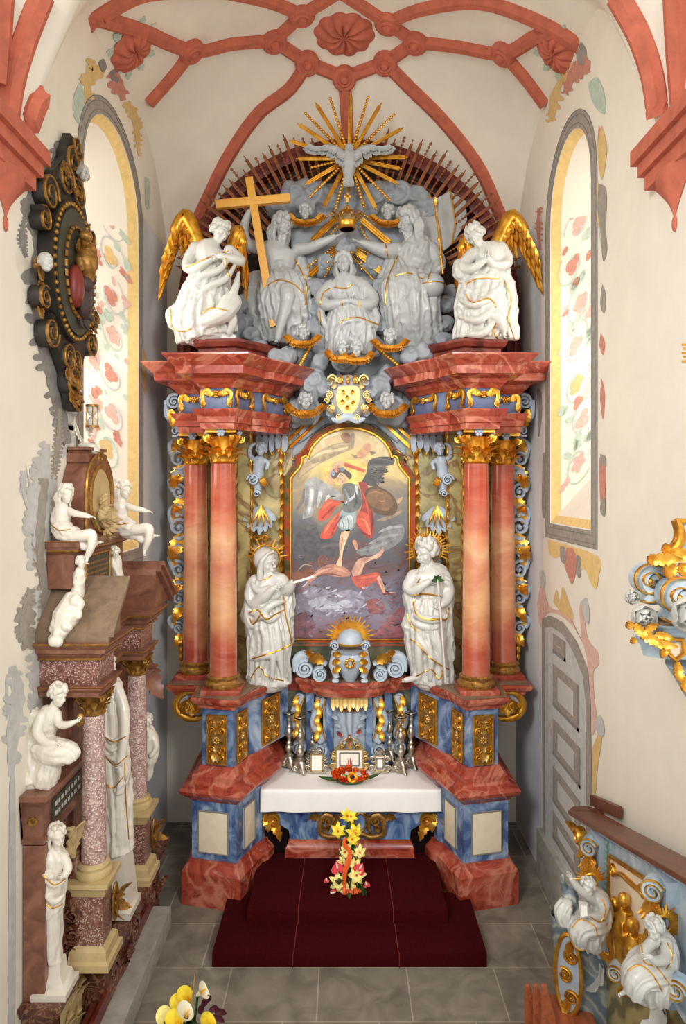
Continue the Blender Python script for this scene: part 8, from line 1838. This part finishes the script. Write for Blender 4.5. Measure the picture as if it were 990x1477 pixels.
# pilasters with scrolls
for y in (6.72, 5.35):
    zt = rz(y) - .1; B = MB(); B.box(XS - .02, XS + .08, y - .11, y + .11, sz(y) + .12, zt); p_ = part('pilaster', B, 'pale_blue', PU, bevel=.012)
    dg = V((-.62, -.78, 0)); ud = V((.78, -.62, 0)); c1 = V((XS - .07, y - .02, zt - .1)); c2 = V((XS - .13, y + .02, sz(y) + .2))
    for c_, r_, w_ in ((c1, .105, .07), (c2, .125, .09)):
        B = MB(); B.scroll(c_, ud, (0, 0, 1), r_, 2.1, .42, w_, nrm=dg, n=20, a0=.5); v_ = part('volute', B, 'stair_blue', PU, smooth=50)
        B = MB(); B.scroll(c_ + dg * w_ * .95, ud, (0, 0, 1), r_, 2.1, .12, .01, nrm=dg, n=20, a0=.5, eye=False); part('gilded_edge', B, 'gold', v_, smooth=50)
    B = MB()
    for k in range(5): B.leaf((XS - .05, y - .08 + .04 * k, zt - .2), (-.1, -.2 + .1 * k, -1), nL, .2, .035, curl=.2, th=.008)
    B.leaf((XS - .04, y + .1, zt - .35), (0, .2, -1), nL, .3, .03, curl=.1, th=.006); B.tube([(XS - .03, y - .08, zt - .42), (XS - .03, y - .08, sz(y) + .36)], .012, 6); B.tube([(XS - .03, y + .08, zt - .42), (XS - .03, y + .08, sz(y) + .36)], .012, 6)
    part('gilded_leaf', B, 'gold', p_, smooth=50)
# relief panel between the pilasters
B = MB(); q4 = [V((XS + .04, y, z)) for y, z in ((6.5, sz(6.5) + .28), (6.5, rz(6.5) - .25), (5.62, rz(5.62) - .25), (5.62, sz(5.62) + .28))]; B.prism(q4, V((.03, 0, 0))); rp = part('relief_panel', B, 'cream_panel', PU, smooth=0)
B = MB()
for i in range(4): B.tube([q4[i], q4[(i + 1) % 4]], .022, 6)
for y in (6.38, 5.74): B.scroll((XS + .02, y, rz(y) - .36), (0, 1, 0), (0, 0, 1), .07, 1.7, .4, .02, nrm=nL, n=12); B.scroll((XS + .02, y, sz(y) + .38), (0, 1, 0), (0, 0, 1), .08, 1.7, .4, .02, nrm=nL, n=12)
B.band(vcat([(XS + .03, 6.4, 2.0), (XS + .02, 6.2, 2.12), (XS + .02, 6.0, 2.16), (XS + .03, 5.78, 2.2)], 5), nL, .018, .02); part('gilded_frame', B, 'gold', rp, smooth=50)
B = MB(); rr = random.Random(4)
for (y, z0, z1, w_) in ((6.22, 1.36, 1.86, .09), (6.02, 1.42, 2.02, .1), (5.86, 1.46, 1.9, .08)):
    B.tube([(XS + .02, y, z0), (XS - .01, y + .02, (z0 + z1) / 2), (XS, y - .01, z1 - .1)], [w_, w_ * 1.05, w_ * .6], 10, flat=1); B.ell((XS - .02, y, z1 - .02), (.055, .055, .065), n=12); B.tube([(XS - .02, y, z1 - .14), (XS - .07, y + .12, z1 - .24)], [.03, .02], 8)
    for k in range(5): B.tube([(XS - .06, y + rr.uniform(-.08, .08), z1 - .2), (XS - .05, y + rr.uniform(-.1, .1), z0 + .02)], .018, 6)
B.tube([(XS - .02, 6.42, 1.3), (XS - .02, 6.42, 1.75)], .012, 6); B.leaf((XS, 6.0, 1.2), (0, .6, .3), nL, .4, .08, curl=.3); B.leaf((XS, 6.1, 1.25), (0, -.8, .3), nL, .4, .08, curl=.3)
v, fc = remesh(B, .010, 1); B = MB(); B.add(v, fc); part('gilded_relief', B, 'gold', rp, smooth=60)
B = MB()
for k in range(14): B.ell((XS + .03, 6.56, sz(6.56) + .34 + .062 * k), (.02, .018, .026), n=8)
part('green_garland', B, plain('green_bead_garland', (120, 156, 140), .5), par_)
B = MB(); B.leaf((XS - .02, 7.2, rz(7.2) - .2), (0, 1, .1), nL, .22, .05, curl=.15); B.scroll((XS - .02, 7.15, rz(7.15) - .22), (0, 1, 0), (0, 0, 1), .11, 1.8, .4, .05, nrm=nL); B.leaf((XS - .02, 7.0, rz(7) - .25), (0, .4, -1), nL, .2, .05, curl=.15); part('gilded_leaf', B, 'gold', par_, smooth=50)
# curved newel of wavy green scagliola
def newel(u, v):
    z = 1.25 * v; b = .3 * sin(pi * min(1, .35 + .65 * (1 - v))) + .05 * cos(5 * v); th = pi * .5 + pi * u
    return V((2.48 + (b + .06) * cos(th) * 1.0, 7.02 + .24 * sin(th) * (1 - .2 * v) - .02, z))
B = MB(); B.grid(newel, 28, 20); B.box(2.44, 2.66, 6.78, 7.25, 0, 1.2); nw = part('newel', B, 'marbled_green', PU, smooth=50)
B = MB(); c = V((2.27, 6.82, .80)); nn = V((-.6, -.8, 0)); ux = V((.8, -.6, 0)); B.prism([c + ux * .12 * cos(t) + V((0, 0, .38 * sin(t))) for t in [i * pi / 12 for i in range(24)]], -nn * .05 * -1); md = part('medallion', B, 'pale_blue', PU, smooth=30)
B = MB(); B.tube([c + nn * .06 + ux * .13 * cos(t) + V((0, 0, .4 * sin(t))) for t in [i * pi / 12 for i in range(24)]], .022, 6, closed=True)
for k in range(3): B.scroll(c + nn * .06 + ux * .03 * (-1) ** k + V((0, 0, -.22 + .2 * k)), ux * (-1) ** k, (0, 0, 1), .085, 1.8, .32, .02, nrm=nn, n=14, a0=k)
B.leaf(c + nn * .06 + V((0, 0, .2)), V((0, 0, 1)) + ux * .2, nn, .15, .04, curl=.1); B.leaf(c + nn * .06 + V((0, 0, -.26)), V((0, 0, -1)) - ux * .3, nn, .14, .04, curl=.1); part('gilded_scrolls', B, 'gold', md, smooth=50)
B = MB()
for (px, py, r) in ((890, 1401, .085), (977, 1424, .09)):
    B = MB(); c_ = QX(px, py, XS - .1); B.scroll(c_, (.78, -.62, 0), (0, 0, 1), r, 2.2, .42, .06, nrm=(-.62, -.78, 0), n=18); vs_ = part('step_volute', B, 'stair_blue', PU, smooth=50)
    B = MB(); B.scroll(c_ + V((-.037, -.047, 0)), (.78, -.62, 0), (0, 0, 1), r, 2.2, .12, .01, nrm=(-.62, -.78, 0), n=18, eye=False); part('gilded_edge', B, 'gold', vs_, smooth=50)
B = MB()
for y in (6.75, 5.45): B.leaf((XS + .06, y, sz(y) - .08), (-.1, .2, -1), nL, .34, .1, curl=.4, lobes=3); B.leaf((XS + .05, y + .1, sz(y) - .02), (-.1, .6, -.4), nL, .2, .06, curl=.4)
part('carved_leaf', B, 'statue', PU, smooth=50)
# seated saints on the stair
f = Fig('seated_evangelist', 'pale seated figure with one hand raised at the foot of the pulpit stair', 'statue', 6.15, vox=.008); f.ca = .25
f.blob([(855, 1290, 0, 8, .08), (864, 1298, .02, 15, .12), (868, 1314, .02, 15, .13), (862, 1330, 0, 16, .14)], folds=10, amp=.07, m=56, seed=3)
f.head(849, 1281, -.04, 12.5, look=(-.5, -.8, -.1), tilt=-.15, hair='curly', seed=61); f.limb([(854, 1290, 0, 6), (859, 1297, .01, 8)])
f.limb([(856, 1298, -.04, 6.5), (842, 1288, -.08, 6), (832, 1278, -.1, 5), (824, 1268, -.12, 3.6)]); f.hand(824, 1268, -.12, (-.25, -.1, 1), 13, palm=(-.6, -.6, 0), curl=.25)
f.limb([(874, 1304, -.06, 7), (868, 1320, -.14, 6.5), (856, 1322, -.2, 5), (850, 1320, -.22, 3.6)]); f.hand(850, 1320, -.22, (-1, -.1, 0), 12, palm=(0, .8, -.4), curl=.6)
f.blob([(862, 1326, 0, 15, .14), (848, 1332, -.1, 17, .15), (836, 1340, -.14, 15, .13), (836, 1352, -.12, 12, .1)], folds=9, amp=.14, m=60, seed=4)
f.blob([(856, 1330, -.05, 18, .14), (852, 1346, -.06, 20, .14), (856, 1362, -.03, 12, .1)], folds=9, amp=.15, m=60, seed=6); f.foot_(852, 1362, -.08, (-.5, -.3, -.8), 14)
f.blob([(818, 1302, -.06, 9, .07), (812, 1316, -.06, 11, .08), (814, 1330, -.05, 8, .07)], folds=8, amp=.2, m=44, seed=9)
f.hem([(868, 1296, 0), (874, 1312, 0), (866, 1330, 0), (852, 1322, 0)], .9); f.hem([(826, 1338, 0), (838, 1326, 0), (858, 1336, 0), (862, 1350, 0)], .9); f.halo(852, 1270, .1, 10, 26, n=15, a0=radians(5), a1=radians(175)); f.finish()
bk = thing('carved_book', 'white carved book propped on the knee of the seated figure at the stair foot', 'book', Q(843, 1326, 5.9)); B = MB(); B.prism([Q(x, y, 5.89) for x, y in ((836, 1304), (849, 1306), (850, 1323), (837, 1325))], V((.01, .05, 0))); part('cover', B, 'statue', bk, bevel=.006)
B = MB(); B.prism([Q(x, y, 5.88) for x, y in ((838, 1306.5), (847, 1308), (848, 1321), (839, 1322.5))], V((.0, .009, 0))); part('page', B, 'paper', bk)
f = Fig('carved_bird', 'dark grey carved bird perched beside the raised hand at the stair foot', 'statue', 6.2, mat='marbled_green', vox=.008); f.blob([(822, 1280, 0, 6, .06), (822, 1290, 0, 11, .09), (822, 1300, .0, 9, .08), (820, 1310, .02, 5, .05)], folds=6, amp=.1, m=40); f.ball(811, 1272, -.02, 5, .04, .045); f.limb([(812, 1272, -.02, 3.5), (812, 1262, -.04, 2.2)]); f.limb([(813, 1274, -.02, 4), (816, 1284, 0, 6)]); f.finish()
f = Fig('bearded_evangelist', 'pale bearded figure with a wide gilded halo seated higher on the pulpit stair', 'statue', 5.08, vox=.008); f.ca = .25
f.blob([(950, 1348, 0, 9, .08), (956, 1358, .02, 17, .13), (958, 1378, .02, 18, .14), (950, 1396, 0, 19, .15)], folds=10, amp=.08, m=60, seed=5)
f.head(945, 1340, -.05, 15, look=(-.75, -.62, -.2), tilt=-.25, hair='short', beard=True, seed=63); f.limb([(950, 1350, 0, 7.5), (954, 1358, .01, 9)])
f.limb([(962, 1362, -.06, 9), (960, 1382, -.16, 8), (946, 1386, -.24, 6), (938, 1380, -.27, 4)]); f.hand(938, 1380, -.27, (-1, -.1, .2), 14, palm=(0, .6, -.7), curl=.7); f.limb([(940, 1360, -.06, 8), (930, 1374, -.14, 7), (936, 1386, -.2, 5)]); f.hand(936, 1386, -.2, (.8, -.3, -.2), 13, palm=(0, .6, -.7), curl=.4, flip=-1)
f.blob([(950, 1390, 0, 18, .15), (934, 1398, -.12, 19, .16), (918, 1408, -.16, 17, .14), (912, 1424, -.14, 14, .12)], folds=10, amp=.14, m=64, seed=7)
f.blob([(944, 1394, -.05, 20, .16), (940, 1414, -.07, 26, .16), (944, 1434, -.05, 24, .13)], folds=12, amp=.15, m=70, seed=8); f.foot_(904, 1430, -.14, (-1, -.3, -.2), 16); f.limb([(912, 1422, -.14, 8), (906, 1430, -.14, 5)])
f.hem([(926, 1364, 0), (930, 1388, 0), (948, 1396, 0), (966, 1420, 0)], 1); f.hem([(906, 1400, 0), (922, 1392, 0), (940, 1404, 0), (956, 1430, 0)], 1); f.hem([(963, 1360, 0), (970, 1380, 0), (962, 1398, 0)], 1); f.halo(957, 1333, .14, 12, 31, n=19, a0=radians(-60), a1=radians(150)); f.finish()
# wooden bench ends at the bottom edge
bn = thing('wooden_bench', 'red-brown wooden bench ends with pointed boards at the bottom right, cut by the frame', 'bench', Q(790, 1560, 6.6))
for i, px in enumerate((764, 776, 788)):
    Yb3 = 6.9 - .16 * i; B = MB(); B.prism([Q(x, y, Yb3) for x, y in ((px - 6, 1570), (px - 6, 1424), (px + 1, 1421), (px + 14, 1470), (px + 22, 1570))], V((0, .035, 0))); part('bench_end', B, 'wood_red', bn, bevel=.004)
B = MB(); a, b = Q(800, 1424, 7.0), Q(835, 1424, 7.0); B.box(a.x - .1, a.x + .3, 6.5, 7.02, 0.0, .42); part('bench_seat', B, 'wood_red', bn, bevel=.01)

# ------------------------------------------------------------------ gilded canopy with volutes at the right edge
Yv = 5.2; PC_ = thing('pulpit_canopy', 'blue-grey and gold canopy with big volutes and carved roses at the right edge', 'pulpit', Q(960, 925, Yv)); q = lambda x, y, d=0: Q(x, y, Yv + d); n = V((0, -1, 0)); k5 = S(Yv)
B = MB(); top = [q(912, 887, .25), q(912, 893, -.05), q(960, 908, -.2), q(1010, 926, -.22), q(1060, 930, .0), q(1060, 915, .4)]; zt = top[1].z
B.prism([V((p.x, p.y, zt)) for p in top], V((0, 0, -.02))); part('canopy_top', B, 'top_marble', PC_, smooth=0)
pln = [(p.x, p.y) for p in top[:5]]; B = MB(); B.sweep([(p[0] + .02, p[1]) for p in pln], [(-.06, zt - .28), (-.04, zt - .2), (.0, zt - .14), (.0, zt - .05), (.02, zt - .021), (.0, zt - .02)]); part('canopy_cornice', B, 'stair_blue', PC_, smooth=30)
for (px, py, r, d) in ((938, 838, 34, .12), (980, 862, 38, -.12)):
    B = MB(); B.scroll(q(px, py, d), (-1, 0, 0), (0, 0, 1), r * k5, 2.2, .5, .12, nrm=n, n=30, a0=-.9, cw=-1, shrink=.85); v_ = part('volute', B, 'stair_blue', PC_, smooth=50)
    B = MB(); B.scroll(q(px, py, d - .115), (-1, 0, 0), (0, 0, 1), r * k5, 2.2, .09, .015, nrm=n, n=30, a0=-.9, cw=-1, shrink=.85, eye=False); B.scroll(q(px, py, d - .1), (-1, 0, 0), (0, 0, 1), r * k5 * .62, 1.4, .12, .015, nrm=n, n=24, a0=-.9, cw=-1, shrink=.7); part('gilded_edge', B, 'gold', v_, smooth=50)
B = MB()
for (a, dx, dz, L, w_) in (((935, 808), 1, .1, .45, .09), ((960, 798), 1, -.1, .4, .1), ((950, 812), -1, .5, .25, .08), ((962, 800), -.3, 1, .2, .06), ((975, 815), -.7, -.5, .3, .1), ((985, 812), 0, -1, .22, .1)): B.leaf(q(*a, -.1), (dx, -.1, dz), n, L * .5, w_ * .5, curl=.2)
B.band(vcat([q(968, 796, -.05), q(980, 782, -.05), q(981, 765, -.05), q(975, 750, -.05)], 5), n, [.03, .035, .03, .02], .04); B.tube([q(975, 751, -.05), q(1000, 752, -.05)], .02, 6); part('gilded_acanthus', B, 'gold', PC_, smooth=50)
B = MB(); B.prism([q(x, y, -.02) for x, y in ((977, 752), (984, 768), (978, 788), (968, 802), (1010, 812), (1010, 753))], V((0, .1, 0))); part('crown_panel', B, 'stair_blue', PC_, smooth=0)
B = MB(); rr = random.Random(5)
for (a, dx, dz, L, w_) in (((912, 905), -.6, .5, .12, .05), ((915, 900), .6, -.8, .22, .06), ((922, 912), .9, -.5, .28, .07), ((938, 926), 1, -.1, .3, .06), ((930, 910), .8, .6, .18, .05), ((945, 914), 1, -.2, .2, .05), ((918, 922), -.6, -.2, .1, .04), ((962, 935), -.5, -.5, .15, .05), ((977, 955), 0, -1, .25, .06), ((985, 975), .3, -1, .25, .07), ((990, 985), -.4, -.4, .12, .04)): B.leaf(q(*a, -.22), (dx, -.1, dz), n, L * .6, w_ * .55, curl=.2)
B.tube([q(x, y, -.22) for x, y in ((964, 921), (985, 923), (988, 942), (975, 952), (964, 942))], .02, 6, closed=True); part('gilded_leaf', B, 'gold', PC_, smooth=50)
B = MB(); B.prism([q(x, y, -.2) for x, y in ((964, 921), (985, 923), (988, 942), (975, 952), (964, 942))], V((0, .05, 0))); part('cartouche', B, 'cream_panel', PC_, smooth=0)
B = MB(); B.tube([q(1000, 960, .0), q(998, 985, .02), q(1000, 1010, .05)], [.2, .1, .04], 16); part('pendant', B, 'stair_blue', PC_, smooth=50)
def rose(px, py, r, d):
    B = MB(); c = q(px, py, d); R = r * k5
    for ring_, (m, rr_, cu) in enumerate(((6, 1.0, .5), (5, .72, .8), (4, .45, 1.0))):
        for i in range(m):
            a = 2 * pi * i / m + ring_ * .5; e = V((cos(a), -.25, sin(a))); B.leaf(c + e * R * .15 * (3 - ring_) + n * R * .25 * ring_, e, n, R * rr_ * .95, R * .5 * rr_ + .01, curl=cu, lobes=0, th=.012, nu=9, fold=.4)
    B.ell(c + n * R * .45, R * .28, n=10); part('carved_rose', B, 'statue', PC_, smooth=60)
rose(925, 889, 16, -.12); rose(990, 884, 24, -.3); rose(911, 861, 9, .0)
for i, y in enumerate((497, 503, 509, 515, 521)): part('ray', ray_mb(q(984 + 2 * (i % 2), y, .2), q(1003, y + .5, .2), .01, .008), 'gold', PC_, smooth=50)
